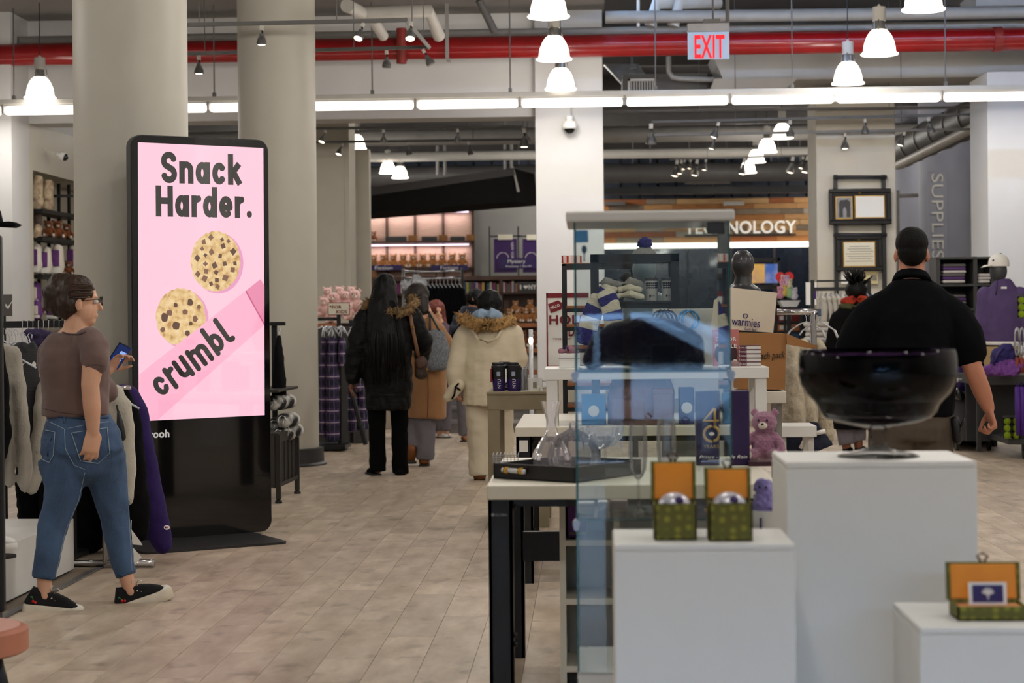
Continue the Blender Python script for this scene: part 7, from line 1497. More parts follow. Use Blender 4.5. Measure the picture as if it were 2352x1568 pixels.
# ---------------------------------------------------------------- boxes, books and bust right of the glass case
F = Fr(1706, 11.6); t = thing('mannequin_bust', 'smooth black egg-headed mannequin bust behind the pale carton', 'mannequin', F.loc)
bm = BM(); ell(bm, F.p(1706, 606), (.073, .085, .092), None, 20, 16); limb(bm, [F.p(1706, 635), F.p(1706, 668)], [(.05, .055), (.065, .065)]); limb(bm, [F.p(1706, 680), F.p(1706, 760)], [(.13, .09), (.17, .1)]); mk('bust', bake(bm, .01, 3), mat('bust_black', '#26272a', .35, noise=(6, .08), coat=.3), t, True)
bm = BM(); tube(bm, [F.p(1706, 720), V(0, 0, .02)], .03, 10); lathe(bm, [(0, .025), (.16, .02), (.16, 0), (0, 0)], n=24); mk('stand_pole', bm, 'black_metal', t, True)
def carton(pts, Y, dep, m, label, name='carton'):
    """carton whose front face has the given photo corners"""
    a = W(*pts[3], Y); t = thing(name, label, 'carton', a); f = [W(x, y, Y)-a for x, y in pts]; bm = BM()
    va = [bm.verts.new(p) for p in f]; vb = [bm.verts.new(p+V(0, dep, 0)) for p in f]; bm.faces.new(va); bm.faces.new(vb[::-1])
    for i in range(4): bm.faces.new((va[i], va[(i+1) % 4], vb[(i+1) % 4], vb[i]))
    mk('box_body', bm, m, t); return t, f
t, f = carton([(1678, 660), (1785, 672), (1776, 764), (1670, 756)], 10.4, .28, 'cardboard_pale', 'pale carton printed with a small heart logo, tilted on the brown box')
ang = -.08; q = W(1713, 740, 10.4)-t.location; Mx = Matrix.Translation((q.x, -.004, q.z)) @ Matrix.Rotation(.1, 4, 'Y') @ Matrix.Rotation(PI/2, 4, 'X'); txt('warmies', (.16, .045), 'purple_deep', t, M=Mx, ext=.001)
q = W(1712, 725, 10.4)-t.location; bm = BM(); tube(bm, [q+V(.012*math.cos(k*PI/6), -.003, .012*math.sin(k*PI/6)) for k in range(13)], .002, 4); mk('heart_logo', bm, 'purple_deep', t); q = W(1716, 757, 10.4)-t.location; txt('Curly Bear', (.07, .018), 'purple_deep', t, M=Matrix.Translation((q.x+.02, -.004, q.z)) @ Matrix.Rotation(.1, 4, 'Y') @ Matrix.Rotation(PI/2, 4, 'X'), ext=.001)
bm = BM(); prism(bm, [((W(1640, 690, 10.4)-t.location).x, (W(1640, 690, 10.4)-t.location).z), (f[0].x, f[0].z), (f[3].x, f[3].z), ((W(1632, 758, 10.4)-t.location).x, (W(1632, 758, 10.4)-t.location).z)], .0, .01); mk('open_flap', bm, 'cardboard_pale', t)
t, f = carton([(1696, 763), (1806, 766), (1803, 894), (1696, 894)], 10.35, .34, 'cardboard', 'open brown cardboard box with handwriting beside the riser')
q0 = W(1806, 766, 10.35)-t.location; q1 = W(1880, 796, 10.35)-t.location; bm = BM(); prism(bm, [(q0.x, q0.z), (q1.x, q1.z), (q1.x-.03, q1.z-.012), (q0.x, q0.z-.06)], -.02, .3); mk('open_flap', bm, 'cardboard', t)
q = W(1775, 818, 10.35)-t.location; txt('ach pack', (.14, .05), 'ink' if False else mat('marker', '#2a2018', .7, noise=(9, .1)), t, M=Matrix.Translation((q.x, -.004, q.z)) @ Matrix.Rotation(-.05, 4, 'Y') @ Matrix.Rotation(PI/2, 4, 'X'), ext=.0008, shear=.3)
zs_ = W(1750, 897, 10.35).z
t = thing('folding_table', 'pale folding side table under the brown cardboard box', 'table', V(W(1700, 897, 10.3).x, 10.3, 0)); w = W(1806, 897, 10.3).x-W(1700, 897, 10.3).x; bm = BM(); box(bm, (0, 0, zs_-.07), (w, .42, zs_-.002), .004); mk('table_top', bm, 'white_lam_warm', t)
for x in (.02, w-.05): bm = BM(); box(bm, (x, .05, 0), (x+.03, .08, zs_-.07)); mk('leg', bm, 'pipe_grey', t); bm = BM(); box(bm, (x, .34, 0), (x+.03, .37, zs_-.07)); mk('leg', bm, 'pipe_grey', t)
# upright book and the stack
a_ = W(1638, 845, 9.78); b_ = W(1697, 756, 9.78); t = thing('upright_book', 'pink book with a dark round portrait standing on the riser', 'book', V(a_.x, 9.78, zr)); w = b_.x-a_.x; h = b_.z-zr
bm = BM(); box(bm, (0, 0, 0), (w, .03, h), .002); mk('cover', bm, mat('book_pink', '#b9706c', .5, noise=(9, .06)), t); bm = BM(); lathe(bm, [(0, 0), (w*.44, 0), (w*.44, .002), (0, .002)], n=28, M=Matrix.Translation((w*.5, -.001, h*.33)) @ Matrix.Rotation(PI/2, 4, 'X')); mk('portrait', bm, mat('book_dark', '#3a1a24', .5, noise=(9, .25)), t); bm = BM(); lathe(bm, [(0, 0), (.013, 0), (.013, .002), (0, .002)], n=16, M=Matrix.Translation((w*.84, -.003, h*.12)) @ Matrix.Rotation(PI/2, 4, 'X')); mk('seal', bm, 'paper', t)
txt('COLOR', (w*.8, .02), 'paper', t, (w*.5, -.004, h*.74), bold=.02, ext=.0008); txt('PURPLE', (w*.84, .02), 'paper', t, (w*.5, -.004, h*.55), bold=.02, ext=.0008); txt('THE', (w*.2, .01), 'paper', t, (w*.2, -.004, h*.9), ext=.0008)
for k in range(5):
    a_ = W(1700, 846, 9.75); b_ = W(1748, 846, 9.75); t = thing('stacked_book', '%s book from the bottom in the plum-spined stack on the riser' % ORD[k], 'book', V(a_.x, 9.75, zr+.022*k), 0, 'plum-spined books on the riser'); w = b_.x-a_.x
    bm = BM(); box(bm, (.006, .004, .002), (w, .15, .019)); mk('pages', bm, 'paper', t); bm = BM(); box(bm, (0, .002, 0), (w*.32, .0045, .0215)); box(bm, (0, 0, 0), (w, .152, .0022)); box(bm, (0, 0, .0192), (w, .152, .0215)); mk('cover', bm, mat('book_plum', '#5c2436', .5, noise=(9, .1)), t); txt('PURPLE', (w*.26, .008), 'paper', t, (w*.16, .0015, .0105), ext=.0004)
# dark violet box with gold 40
a_ = PZ(1600, 1069, ZT); Yv = a_.y; x1_ = W(1722, 1000, Yv).x; zv = W(1650, 898, Yv).z
t = thing('gift_set_box', 'dark violet box with gold number and script standing on the near table', 'box', V(a_.x, Yv, ZT)); w = x1_-a_.x; h = zv-ZT
bm = BM(); box(bm, (0, 0, 0), (w, .07, h), .003); mk('carton', bm, mat('violet_box', '#241142', .45, noise=(9, .1)), t); mat('gold_print', '#c8a15a', .4, metal=.5, noise=(9, .06))
gx = W(1633, 960, Yv).x-a_.x
def gz(py): return W(1640, py, Yv).z-ZT
bm = BM(); tube(bm, [V(gx+.012, -.002, gz(938)), V(gx-.03, -.002, gz(966)), V(gx+.035, -.002, gz(966))], .0055, 6); tube(bm, [V(gx+.015, -.002, gz(938)), V(gx+.015, -.002, gz(978))], .0055, 6); mk('number_four', bm, 'gold_print', t, True)
bm = BM(); tube(bm, [V(gx+.002+.03*math.cos(k*PI/10), -.002, gz(996)+.03*math.sin(k*PI/10)) for k in range(21)], .006, 6); mk('number_zero', bm, 'gold_print', t, True); bm = BM(); ell(bm, (gx+.002, -.002, gz(996)), (.011, .002, .007)); mk('bird_mark', bm, 'paper', t, True)
txt('YEARS', (.06, .013), 'gold_print', t, (gx, -.002, gz(1025)), ext=.0008); txt('Prince - Purple Rain', (w*.9, .016), 'paper', t, (w*.5, -.002, gz(1050)), ext=.0008, shear=.35); bm = BM(); box(bm, (w*.2, -.001, gz(1056)-.001), (w*.6, 0, gz(1056)+.0005)); mk('gold_rule', bm, 'gold_print', t)
plush('fur_rose', 1757, 1046, 7.42, 122, 'fuzzy dusty rose plush bear sitting on the near table', None, -.25, ZT)
t = thing('thin_book', 'dark book lying under the rose plush bear with small print', 'book', V(W(1715, 1054, 7.2).x, 7.1, ZT)); bm = BM(); box(bm, (0, 0, 0), (.12, .12, .018), .002); mk('cover', bm, 'book_dark', t); bm = BM(); box(bm, (.003, .002, .004), (.122, .118, .014)); mk('pages', bm, 'paper', t)
# lilac fuzzy plush in a white bucket behind the pedestals
p = W(1766, 1226, 5.6); t = thing('white_bucket', 'small white bucket beside the tallest pedestal', 'bucket', V(p.x, 5.6, p.z)); bm = BM(); lathe(bm, [(0, 0), (.05, 0), (.058, .075), (.054, .075), (.048, .005), (0, .005)], n=24); mk('bucket_body', bm, 'white_lam', t, True, angle=40); bm = BM(); box(bm, (-.032, -.056, .02), (-.026, -.05, .055)); mk('bucket_slot', bm, 'purple_deep', t)
st_ = thing('bucket_stand', 'plain white box that the small bucket stands on', 'stand', V(p.x-.09, 5.54, 0)); bm = BM(); box(bm, (0, 0, 0), (.2, .2, p.z), .003); mk('stand_box', bm, 'white_lam_warm', st_); bm = BM(); box(bm, (-.003, -.003, p.z-.02), (.203, .203, p.z-.001)); mk('stand_top', bm, 'white_lam', st_)
t = thing('fuzzy_plush', 'shaggy lilac plush in the white bucket', 'plush toy', V(p.x, 5.6, p.z+.03)); bm = BM(); ell(bm, (0, 0, .055), (.05, .05, .06)); ell(bm, (-.015, 0, .11), (.03, .03, .03)); mk('fur', bake(bm, .006, 1, .02, .012), 'fur_lilac', t, True); bm = BM(); ell(bm, (-.03, -.03, .115), (.004, .004, .004)); ell(bm, (-.01, -.035, .115), (.004, .004, .004)); mk('eyes', bm, 'black_gloss', t, True)
# headbands on a pale board behind the case
F = Fr(1575, 11.0); a_ = F.p(1500, 840); b_ = F.p(1650, 708)
t = thing('display_board', 'pale grey board with round headbands mounted behind the case', 'display board', F.loc); bm = BM(); box(bm, (a_.x, 0, a_.z-.2), (b_.x, .02, b_.z), .006); mk('board', bm, mat('board_grey', '#b9b6b0', .6, noise=(9, .04)), t); bm = BM(); box(bm, (a_.x+.05, .02, 0), (b_.x-.05, .05, a_.z)); mk('board_foot', bm, 'pipe_grey', t)
for (px, m_, lab, n) in ((1525, 'black_gloss', 'black', 3), (1585, 'blue_foil', 'blue', 2)):
    for j in range(n):
        c = F.p(px+9*j-8, 735, -.03); hb = thing('headband', '%s round headband on the pale board, %s of its colour' % (lab, ORD[j]), 'headband', F.loc+c, 0, 'headbands on the pale board'); bm = BM(); tube(bm, [V(.05*math.cos(k*PI/10), -.008*j, .055*math.sin(k*PI/10)) for k in range(21)], .007, 6); mk('band', bm, m_, hb, True); bm = BM(); ell(bm, (0, -.008*j, .055), (.012, .012, .01)); mk('band_pad', bm, m_, hb, True)
# ---------------------------------------------------------------- beige table with drink bottles
mat('beige_table', '#8d8168', .7, noise=(9, .1)); Yb_ = 12.1; a_ = W(1117, 900, Yb_); zb2 = a_.z
t = thing('rustic_table', 'weathered beige table with drink bottles left of the riser', 'table', V(a_.x, Yb_, 0)); w = W(1262, 900, Yb_).x-a_.x
bm = BM(); box(bm, (0, 0, zb2-.02), (w, .7, zb2), .005); mk('table_top', bm, 'beige_table', t); bm = BM(); box(bm, (.005, .01, zb2-.12), (w-.01, .05, zb2-.02), .003); mk('apron', bm, 'beige_table', t)
for x in (.008, w-.09):
    for y in (.015, .6): bm = BM(); box(bm, (x, y, 0), (x+.08, y+.08, zb2-.02), .004); mk('leg', bm, 'beige_table', t)
for k, (px, Y, lab) in enumerate(((1146, 12.25, 'left'), (1180, 12.25, 'right'), (1162, 12.42, 'rear'))):
    p = W(px, 893, Y); t = thing('travel_tumbler', '%s black and purple travel tumbler with white lettering on the beige table' % lab, 'tumbler', V(p.x, Y, zb2), 0, 'purple travel tumblers')
    bm = BM(); lathe(bm, [(0, 0), (.038, 0), (.044, .08)], n=22); mk('purple_sleeve', bm, 'purple_deep', t, True, angle=40); bm = BM(); lathe(bm, [(.044, .08), (.048, .15), (0, .151)], n=22); mk('black_sleeve', bm, 'black_metal', t, True, angle=40); bm = BM(); lathe(bm, [(.05, .148), (.05, .168), (.036, .176), (.036, .185), (0, .186)], n=22); box(bm, (-.045, -.012, .175), (.03, .012, .192), .004); mk('lid', bm, 'black_metal', t, True, angle=40)
    txt('NYU', (.06, .022), 'paper', t, (0.004, -.043, .05), rot=(PI/2, -PI/2, 0), ext=.001); bm = BM(); box(bm, (-.012, -.05, .1), (.012, -.046, .13)); mk('logo_square', bm, 'steel', t); bm = BM(); box(bm, (-.055, -.03, .06), (-.045, -.0, .15)); mk('hang_tag', bm, 'paper' if k else 'sign_red', t)
p = W(1201, 893, 12.3); t = thing('steel_cup', 'brushed steel tumbler beside the purple tumblers', 'tumbler', V(p.x, 12.3, zb2)); bm = BM(); lathe(bm, [(0, 0), (.033, 0), (.036, .15), (.032, .15), (.03, .01)], n=22); mk('cup', bm, 'steel', t, True, angle=40); bm = BM(); lathe(bm, [(.0365, .145), (.038, .15), (.0365, .155)], n=22); mk('rim', bm, 'chrome', t, True)
p = W(1229, 893, 12.22); t = thing('white_mug', 'white mug with grey print on the beige table', 'mug', V(p.x, 12.22, zb2)); bm = BM(); lathe(bm, [(0, 0), (.05, 0), (.052, .085), (.047, .085), (.045, .01)], n=24); mk('mug_body', bm, 'white_lam', t, True, angle=40); bm = BM(); tube(bm, [(.05, 0, .07), (.08, 0, .065), (.082, 0, .03), (.05, 0, .02)], .007, 8); mk('handle', bm, 'white_lam', t, True); bm = BM(); box(bm, (-.012, -.055, .02), (.012, -.05, .06)); mk('print', bm, 'ink', t)
p = W(1222, 897, 12.0); t = thing('paper_slip', 'folded cream paper slip on the beige table edge', 'paper', V(p.x-.02, 12.12, zb2)); bm = BM(); prism(bm, [(-.06, 0), (.06, 0), (.07, .03), (.055, .032), (.04, .006), (-.06, .003)], 0, .06); mk('sheet', bm, 'cert_cream', t); bm = BM(); box(bm, (-.05, .01, .0032), (.02, .05, .0036)); mk('print', bm, 'ink', t)
p = W(1221, 950, 14.6); t = thing('lit_post', 'slim clear post with a small glowing lamp near the steps', 'lamp', V(p.x, 14.6, 0)); zz = W(1221, 756, 14.6).z; bm = BM(); tube(bm, [(0, 0, 0), (0, 0, zz)], .018, 10); mk('post', bm, 'clear_plastic', t, True); bm = BM(); ell(bm, (0, -.01, W(1221, 782, 14.6).z), (.018, .018, .03)); mk('lamp_flame', bm, 'spot_glow', t, True); bm = BM(); lathe(bm, [(0, .01), (.12, .01), (.12, 0), (0, 0)], n=20); mk('post_base', bm, 'steel', t)
# ---------------------------------------------------------------- cream robes, chrome rack and white step table
F = Fr(1845, 12.6); t = thing('clothes_rack', 'chrome four-way rack with cream robes behind the brown box', 'clothes rack', F.loc); a_ = F.p(1785, 716); b_ = F.p(1882, 716)
bm = BM(); tube(bm, [a_, b_], .02, 10); mk('arm', bm, 'chrome', t, True); bm = BM(); tube(bm, [V(F.p(1868, 716).x, 0, .03), F.p(1868, 716)], .022, 10); mk('post', bm, 'chrome', t, True); bm = BM(); box(bm, (a_.x, -.25, 0), (b_.x+.1, .25, .03), .01); mk('base', bm, 'steel', t); bm = BM(); box(bm, (b_.x-.01, -.02, b_.z-.03), (b_.x+.01, .02, b_.z+.02)); mk('end_cap', bm, 'chrome', t)
mat('robe_cream', '#b9ad97', .95, noise=(30, .12), bump=(50, .8))
for k, (x, lab) in enumerate(((1818, 'cream cable-knit robe, left one on the chrome rack'), (1846, 'cream cable-knit robe, middle one on the chrome rack'), (1880, 'cream robe with dark striped cuffs, right one on the chrome rack'))):
    F2 = Fr(x, 12.5+.1*k); cloth(lab, F2, [([(x, 795, 0), (x+2, 850, 0), (x+4, 930, 0), (x+8, 995, 0)], [(.05, .1), (.075, .16), (.08, .17), (.085, .16)])], 'robe_cream', 'robe', 'robe', .014, .03, .06, group='robes on the chrome rack')
for k, (x, w_) in enumerate(((1852, 'front'), (1880, 'rear'))):
    F2 = Fr(x, 12.6); t = thing('clothes_hanger', '%s empty clear hanger on the chrome rack' % w_, 'hanger', F2.loc, 0, 'empty hangers on the chrome rack'); bm = BM(); c = F2.p(x, 722); hook(bm, c, .11); tube(bm, [c+V(-.11, 0, -.11), c+V(-.13, 0, -.14)], .007, 6); tube(bm, [c+V(.11, 0, -.11), c+V(.13, 0, -.16)], .009, 6); mk('hanger_body', bm, 'clear_plastic', t, True)
F = Fr(1830, 11.4); zt_ = F.p(1830, 978).z; t = thing('step_table', 'small white step table by the striped cuffs', 'table', F.loc); a_ = F.p(1790, 980); b_ = F.p(1876, 980); bm = BM(); box(bm, (a_.x, 0, zt_-.07), (b_.x, .35, zt_), .005); mk('table_top', bm, 'white_lam', t)
for x in (a_.x+.01, b_.x-.05):
    for y in (.02, .3): bm = BM(); box(bm, (x, y, 0), (x+.035, y+.03, zt_-.07)); mk('leg', bm, 'pipe_white', t)
F = Fr(1860, 12.35); t = thing('navy_coat', 'navy garment with white stripes hanging below the robes', 'garment', F.loc); bm = BM(); tube(bm, [F.p(1840, 980), F.p(1862, 1040)], [(.12, .06), (.16, .08)], 14); mk('fabric', bake(bm, .014, 2, .03, .06), 'navy_cloth', t, True)
bm = BM(); tube(bm, [F.p(1838, 1030, -.1), F.p(1850, 1005, -.1), F.p(1862, 1000, -.1)], .012, 6); mk('white_stripe', bm, 'paper', t, True); bm = BM(); tube(bm, [F.p(1872, 995, -.08), F.p(1896, 990, -.08)], .015, 6); mk('cuff_stripe', bm, 'paper', t, True)
# ---------------------------------------------------------------- small rack with rolled sneakers of cloth beside the kiosk
F = Fr(655, 14.0)
t = thing('metal_rack', 'small black metal rack with a perforated bin right of the kiosk', 'rack', F.loc)
a = F.p(612, 1040); b = F.p(640, 1150); c = W(683, 1133, 14.75)-F.loc
mat('gun_metal', '#2b2724', .5, noise=(10, .1))
for q in ((640, 1155, 13.95), (683, 1133, 14.75)):
    g = G(q[0], q[1])-F.loc; zt_ = .5
    bm = BM(); box(bm, (g.x-.018, g.y-.018, .03), (g.x+.018, g.y+.018, .52)); mk('leg', bm, 'gun_metal', t); bm = BM(); lathe(bm, [(0, 0), (.03, 0), (.025, .02), (.01, .03), (0, .03)], c=(g.x, g.y, 0), n=14); mk('foot', bm, 'black_metal', t, True)
g0 = G(640, 1155)-F.loc; g1 = G(683, 1133)-F.loc; dv = (g1-g0).normalized(); nv = V(-dv.y, dv.x, 0)
Mx = Matrix.Translation(g0) @ Matrix.Rotation(math.atan2(dv.y, dv.x), 4, 'Z'); LL = (g1-g0).length
for (lo, hi, nm) in (((0, -.01, .12), (LL, .01, .15), 'bin_rail'), ((0, -.01, .46), (LL, .01, .52), 'bin_rail'), ((0, 0, .13), (LL, .01, .48), 'bin_panel')): bm = BM(); box(bm, lo, hi, M=Mx); mk(nm, bm, 'gun_metal' if 'rail' in nm else mat('mesh_dark', '#191715', .6, noise=(120, .5)), t)
for k in range(5): bm = BM(); x = LL*(k+.5)/5; box(bm, (x-.006, -.008, .15), (x+.006, 0, .46), M=Mx); mk('bin_bar', bm, 'gun_metal', t)
bm = BM(); box(bm, (0, .0, .12), (.02, .55, .52), M=Mx @ Matrix.Rotation(.5, 4, 'Z')); mk('bin_panel', bm, 'gun_metal', t)
for zz in (.53, .86): bm = BM(); box(bm, (-.02, -.01, zz-.02), (LL+.02, .42, zz), .003, M=Mx); mk('shelf', bm, 'gun_metal', t)
bm = BM(); q0 = F.p(630, 742, .5); box(bm, (q0.x-.02, .48, .05), (q0.x+.02, .52, q0.z)); mk('post', bm, 'black_metal', t); bm = BM(); box(bm, (q0.x-.06, .44, q0.z-.02), (q0.x+.09, .5, q0.z+.01)); mk('hang_arm', bm, 'black_metal', t)
mat('zebra', '#1a1a1c', .8, noise=(7, .9, '#c9c7c2'))
for k, (px, py, lab) in enumerate(((634, 940, 'upper left'), (652, 938, 'upper right'), (633, 1020, 'lower front'), (650, 1012, 'lower middle'), (668, 1004, 'lower back'), (640, 990, 'lower top left'), (660, 980, 'lower top right'))):
    p = W(px, py, 14.15+.1*(k % 3)); th_ = thing('rolled_blanket', 'black and white rolled blanket, %s on the small rack' % lab, 'blanket', p, 0, 'rolled blankets on the small rack'); bm = BM(); limb(bm, [(-.03, -.02, .05), (.03, .1, .05)], [.06, .058], 14); mk('roll', bake(bm, .01, 2, .012, .04), 'zebra', th_, True); bm = BM(); tube(bm, [(.05*math.cos(j*.8)*.8*(1-j*.08)-.03, -.085, .05+.05*math.sin(j*.8)*(1-j*.08)) for j in range(9)], .004, 4); mk('roll_end', bm, 'paper', th_, True)
F = Fr(642, 14.3); t = thing('hanging_garment', 'narrow black garment on a clear hanger right of the kiosk', 'garment', F.loc); bm = BM(); tube(bm, [F.p(641, 940, 0), F.p(641, 880, 0), F.p(640, 800, 0), F.p(641, 770, 0)], [(.06, .1), (.055, .1), (.03, .1), (.012, .03)], 14); mk('fabric', bake(bm, .009, 2, .012, .05), 'black_cloth', t, True); bm = BM(); c = F.p(641, 752); tube(bm, [c, c+V(.008, 0, -.02), c+V(-.006, 0, -.04), c+V(0, 0, -.07)], .008, 6); mk('hanger', bm, 'clear_plastic', t, True)
# ---------------------------------------------------------------- plaid rack and pink plush pile
def plaid():
    m = mat('plaid', '#241c33', .9, bump=(60, .2)); nt = m.node_tree; b = nt.nodes['Principled BSDF']; tc = nt.nodes.new('ShaderNodeTexCoord'); prev = None
    for (dr, sc_, col, thr) in (('Z', 2.6, '#4a2f5e', .5), ('X', 5, '#1a2440', .6), ('Z', 2.6, '#b9a9b5', .965), ('X', 7, '#8f8496', .97)):
        w = nt.nodes.new('ShaderNodeTexWave'); w.bands_direction = dr; w.inputs['Scale'].default_value = sc_; w.inputs['Distortion'].default_value = .15; nt.links.new(tc.outputs['Object'], w.inputs['Vector'])
        rp = nt.nodes.new('ShaderNodeMapRange'); rp.inputs[1].default_value = thr; rp.inputs[2].default_value = min(1, thr+.03); rp.inputs[4].default_value = .8
        nt.links.new(w.outputs['Fac'], rp.inputs[0]); mx = nt.nodes.new('ShaderNodeMix'); mx.data_type = 'RGBA'; nt.links.new(rp.outputs[0], mx.inputs[0]); mx.inputs[7].default_value = (*lin(col), 1)
        if prev: nt.links.new(prev, mx.inputs[6])
        else: mx.inputs[6].default_value = (*lin('#241c33'), 1)
        prev = mx.outputs[2]
    nt.links.new(prev, b.inputs['Base Color'])
plaid()
F = Fr(780, 19.3)
t = thing('clothes_rack', 'black rack hung with plaid pyjama trousers beside the second column', 'clothes rack', F.loc)
for (px, py, dy) in ((778, 722, 0), (806, 735, .3)): q = F.p(px, py, dy); bm = BM(); box(bm, (q.x-.02, dy-.02, .06), (q.x+.02, dy+.02, q.z)); mk('post', bm, 'black_metal', t)
for (x0, x1, py, dy) in ((730, 782, 732, 0), (782, 850, 745, .3)): q0 = F.p(x0, py, dy); q1 = F.p(x1, py, dy); bm = BM(); box(bm, (q0.x, dy-.03, q0.z-.02), (q1.x, dy+.0, q0.z+.015)); mk('rail', bm, 'black_metal', t)
q0 = F.p(742, 1020); q1 = F.p(842, 1020); bm = BM(); box(bm, (q0.x-.1, -.2, .02), (q1.x-.2, .3, .07), .008); mk('base', bm, 'black_metal', t); bm = BM(); tube(bm, [F.p(805, 890, -.1), F.p(840, 1020, -.25)], .025, 6); mk('brace', bm, 'black_metal', t)
for k, (x, w_, y1, dy) in enumerate(((745, 14, 1000, 0), (764, 20, 1012, -.05), (786, 12, 840, -.02), (812, 16, 990, .25), (832, 16, 985, .3), (824, 10, 900, .2))):
    F2 = Fr(x, 19.3+dy); t = thing('plaid_trousers', '%s pair of dark purple plaid trousers from the left on the black rack' % ORD[k], 'trousers', F2.loc, 0, 'plaid trousers'); s_ = 19.3/FPX; bm = BM()
    tube(bm, [F2.p(x, 775), F2.p(x, 850 if y1 > 850 else 800), F2.p(x, y1)], [(w_*s_*.5, .1), (w_*s_*.75, .14), (w_*s_*.8, .13)], 14); mk('fabric', bake(bm, .014, 2, .03, .05), 'plaid', t, True)
    bm = BM(); c = F2.p(x, 745)
    for j in range(10): d = V(rnd.uniform(-1, 1), rnd.uniform(-1, .4), rnd.uniform(-1, .2)).normalized(); tube(bm, [c+d*.02+V(0, 0, -.02), c+d*.1+V(0, 0, -.05)], [.012, .005], 5)
    mk('clear_wrap', bm, 'clear_plastic', t, True)
for k, (x, y, h, Y) in enumerate(((745, 728, 50, 20.6), (768, 722, 56, 20.7), (792, 715, 52, 20.9), (815, 720, 60, 20.6), (752, 700, 44, 21.0), (780, 698, 44, 21.1), (808, 696, 42, 21.1), (832, 738, 48, 20.4), (800, 735, 44, 20.4), (760, 742, 40, 20.4))):
    plush('fur_pink', x, y, Y, h, 'pale pink plush bear, %s in the pile above the plaid rack' % ORD[k], 'pink plush pile', rnd.uniform(-.4, .4))
F = Fr(785, 20.9); t = thing('plush_bin', 'dark bin holding the pile of pink plush bears', 'bin', F.loc); a = F.p(735, 722); b = F.p(850, 722); bm = BM(); box(bm, (a.x, -.55, 0), (b.x, .5, a.z-.12), .01); mk('bin_body', bm, 'charcoal', t); bm = BM(); box(bm, (a.x-.01, -.56, a.z-.14), (b.x+.01, .51, a.z-.1), .01); mk('bin_rim', bm, 'wood_warm', t)
F = Fr(778, 19.9); a = F.p(753, 724); b = F.p(803, 694); t = thing('shelf_sign', 'cream sign with red border reading for kids', 'sign', F.loc+a); w = b.x-a.x; h = b.z-a.z
bm = BM(); box(bm, (0, 0, 0), (w, .015, h)); mk('border', bm, 'sign_red', t); bm = BM(); box(bm, (.008, -.004, .008), (w-.008, 0, h-.008)); mk('face', bm, 'cert_cream', t); txt('*FOR', (w*.55, h*.26), 'sign_red', t, (w*.36, -.006, h*.64), bold=.02, ext=.001); txt('KIDS', (w*.5, h*.26), 'sign_red', t, (w*.64, -.006, h*.27), bold=.02, ext=.001); bm = BM(); tube(bm, [(w*.5, .02, -1.6), (w*.5, .02, 0)], .01, 6); mk('sign_post', bm, 'black_metal', t)
# ---------------------------------------------------------------- rear left: lit wood wall unit, books and banners
Yw = 44.4; F = Fr(955, Yw, .45)
mat('lit_wood', '#c9a48e', .5, noise=(4, .12), stretch=(1, 4, 6)); mat('led_glow', '#ffffff', .5, em=3.0, emc='#f0e2ff', noise=(3, .01))
t = thing('shelf_unit', 'pale wood wall unit with black frame and lit shelves at the rear', 'shelf unit', F.loc)
a = F.p(825, 640); b = F.p(1086, 480); xs = [F.p(x, 600).x for x in (825, 888, 953, 1018, 1086)]
for k in range(4):
    for (y0, y1) in ((480, 555), (555, 615), (615, 645)):
        z0 = F.p(900, y1).z; z1 = F.p(900, y0).z; bm = BM(); box(bm, (xs[k]+.02, .15, z0), (xs[k+1]-.02, .17, z1)); mk('back_panel', bm, 'lit_wood', t)
for x in xs: bm = BM(); box(bm, (x-.03, .1, a.z-2), (x+.03, .2, b.z)); mk('upright', bm, 'wood_dark', t)
for py in (480, 555, 615, 645): z = F.p(900, py).z; bm = BM(); box(bm, (xs[0], -.25, z-.05), (xs[-1], .15, z), .005); mk('shelf', bm, 'wood_dark', t)
for py in (482, 557): z = F.p(900, py).z; bm = BM(); box(bm, (xs[0]+.1, .0, z-.075), (xs[-1]-.1, .06, z-.055)); mk('led_strip', bm, 'led_glow', t)
LA = bpy.data.lights.new('shelf_led', 'AREA'); LA.shape = 'RECTANGLE'; LA.size = 2.5; LA.size_y = .05; LA.energy = 8; LA.color = (.95, .9, 1)
for py in (484, 560): l = bpy.data.objects.new('led_lamp', LA); link(l, t); l.location = ((xs[0]+xs[-1])/2, -.02, F.p(900, py).z-.09)
zsh = F.loc.z+F.p(900, 615).z; zs2 = F.loc.z+F.p(900, 555).z
for k in range(11): plush('fur_gold', 836+k*22.6, 615, 44.3, 34, 'golden plush bear, %s from the left on the lit rear shelf' % ORD[k], 'golden plush bears on the rear shelf', rnd.uniform(-.3, .3), zsh)
for k, px in enumerate((834, 848, 858)): plush('fur_brown', px, 555, 44.3, 26, 'dark brown plush bear, %s of three on the upper rear shelf' % ORD[k], 'brown plush bears on the rear shelf', rnd.uniform(-.3, .3), zs2)
for k, (x0, x1) in enumerate(((885, 934), (968, 1004), (1034, 1068))):
    a = W(x0, 543, 44.2); b = W(x1, 555, 44.2); t = thing('shelf_plaque', 'dark plaque on the upper rear shelf, %s from the left' % ORD[k], 'plaque', V(a.x, 44.2, zs2), 0, 'dark plaques'); bm = BM(); box(bm, (0, 0, 0), (b.x-a.x, .06, a.z-zs2), .004); mk('plaque_body', bm, 'charcoal', t); bm = BM(); box(bm, (.03, -.004, .02), (b.x-a.x-.03, 0, .05)); mk('plaque_face', bm, 'dark_steel', t)
    t = thing('storage_box', 'tan storage box beside the plaque, %s from the left' % ORD[k], 'box', V(b.x+.03, 44.25, zs2), 0, 'tan storage boxes'); bm = BM(); box(bm, (0, 0, 0), (.2, .2, .14), .005); mk('box_body', bm, 'cardboard', t); bm = BM(); box(bm, (-.004, -.004, .11), (.204, .204, .145), .004); mk('lid', bm, 'cardboard', t)
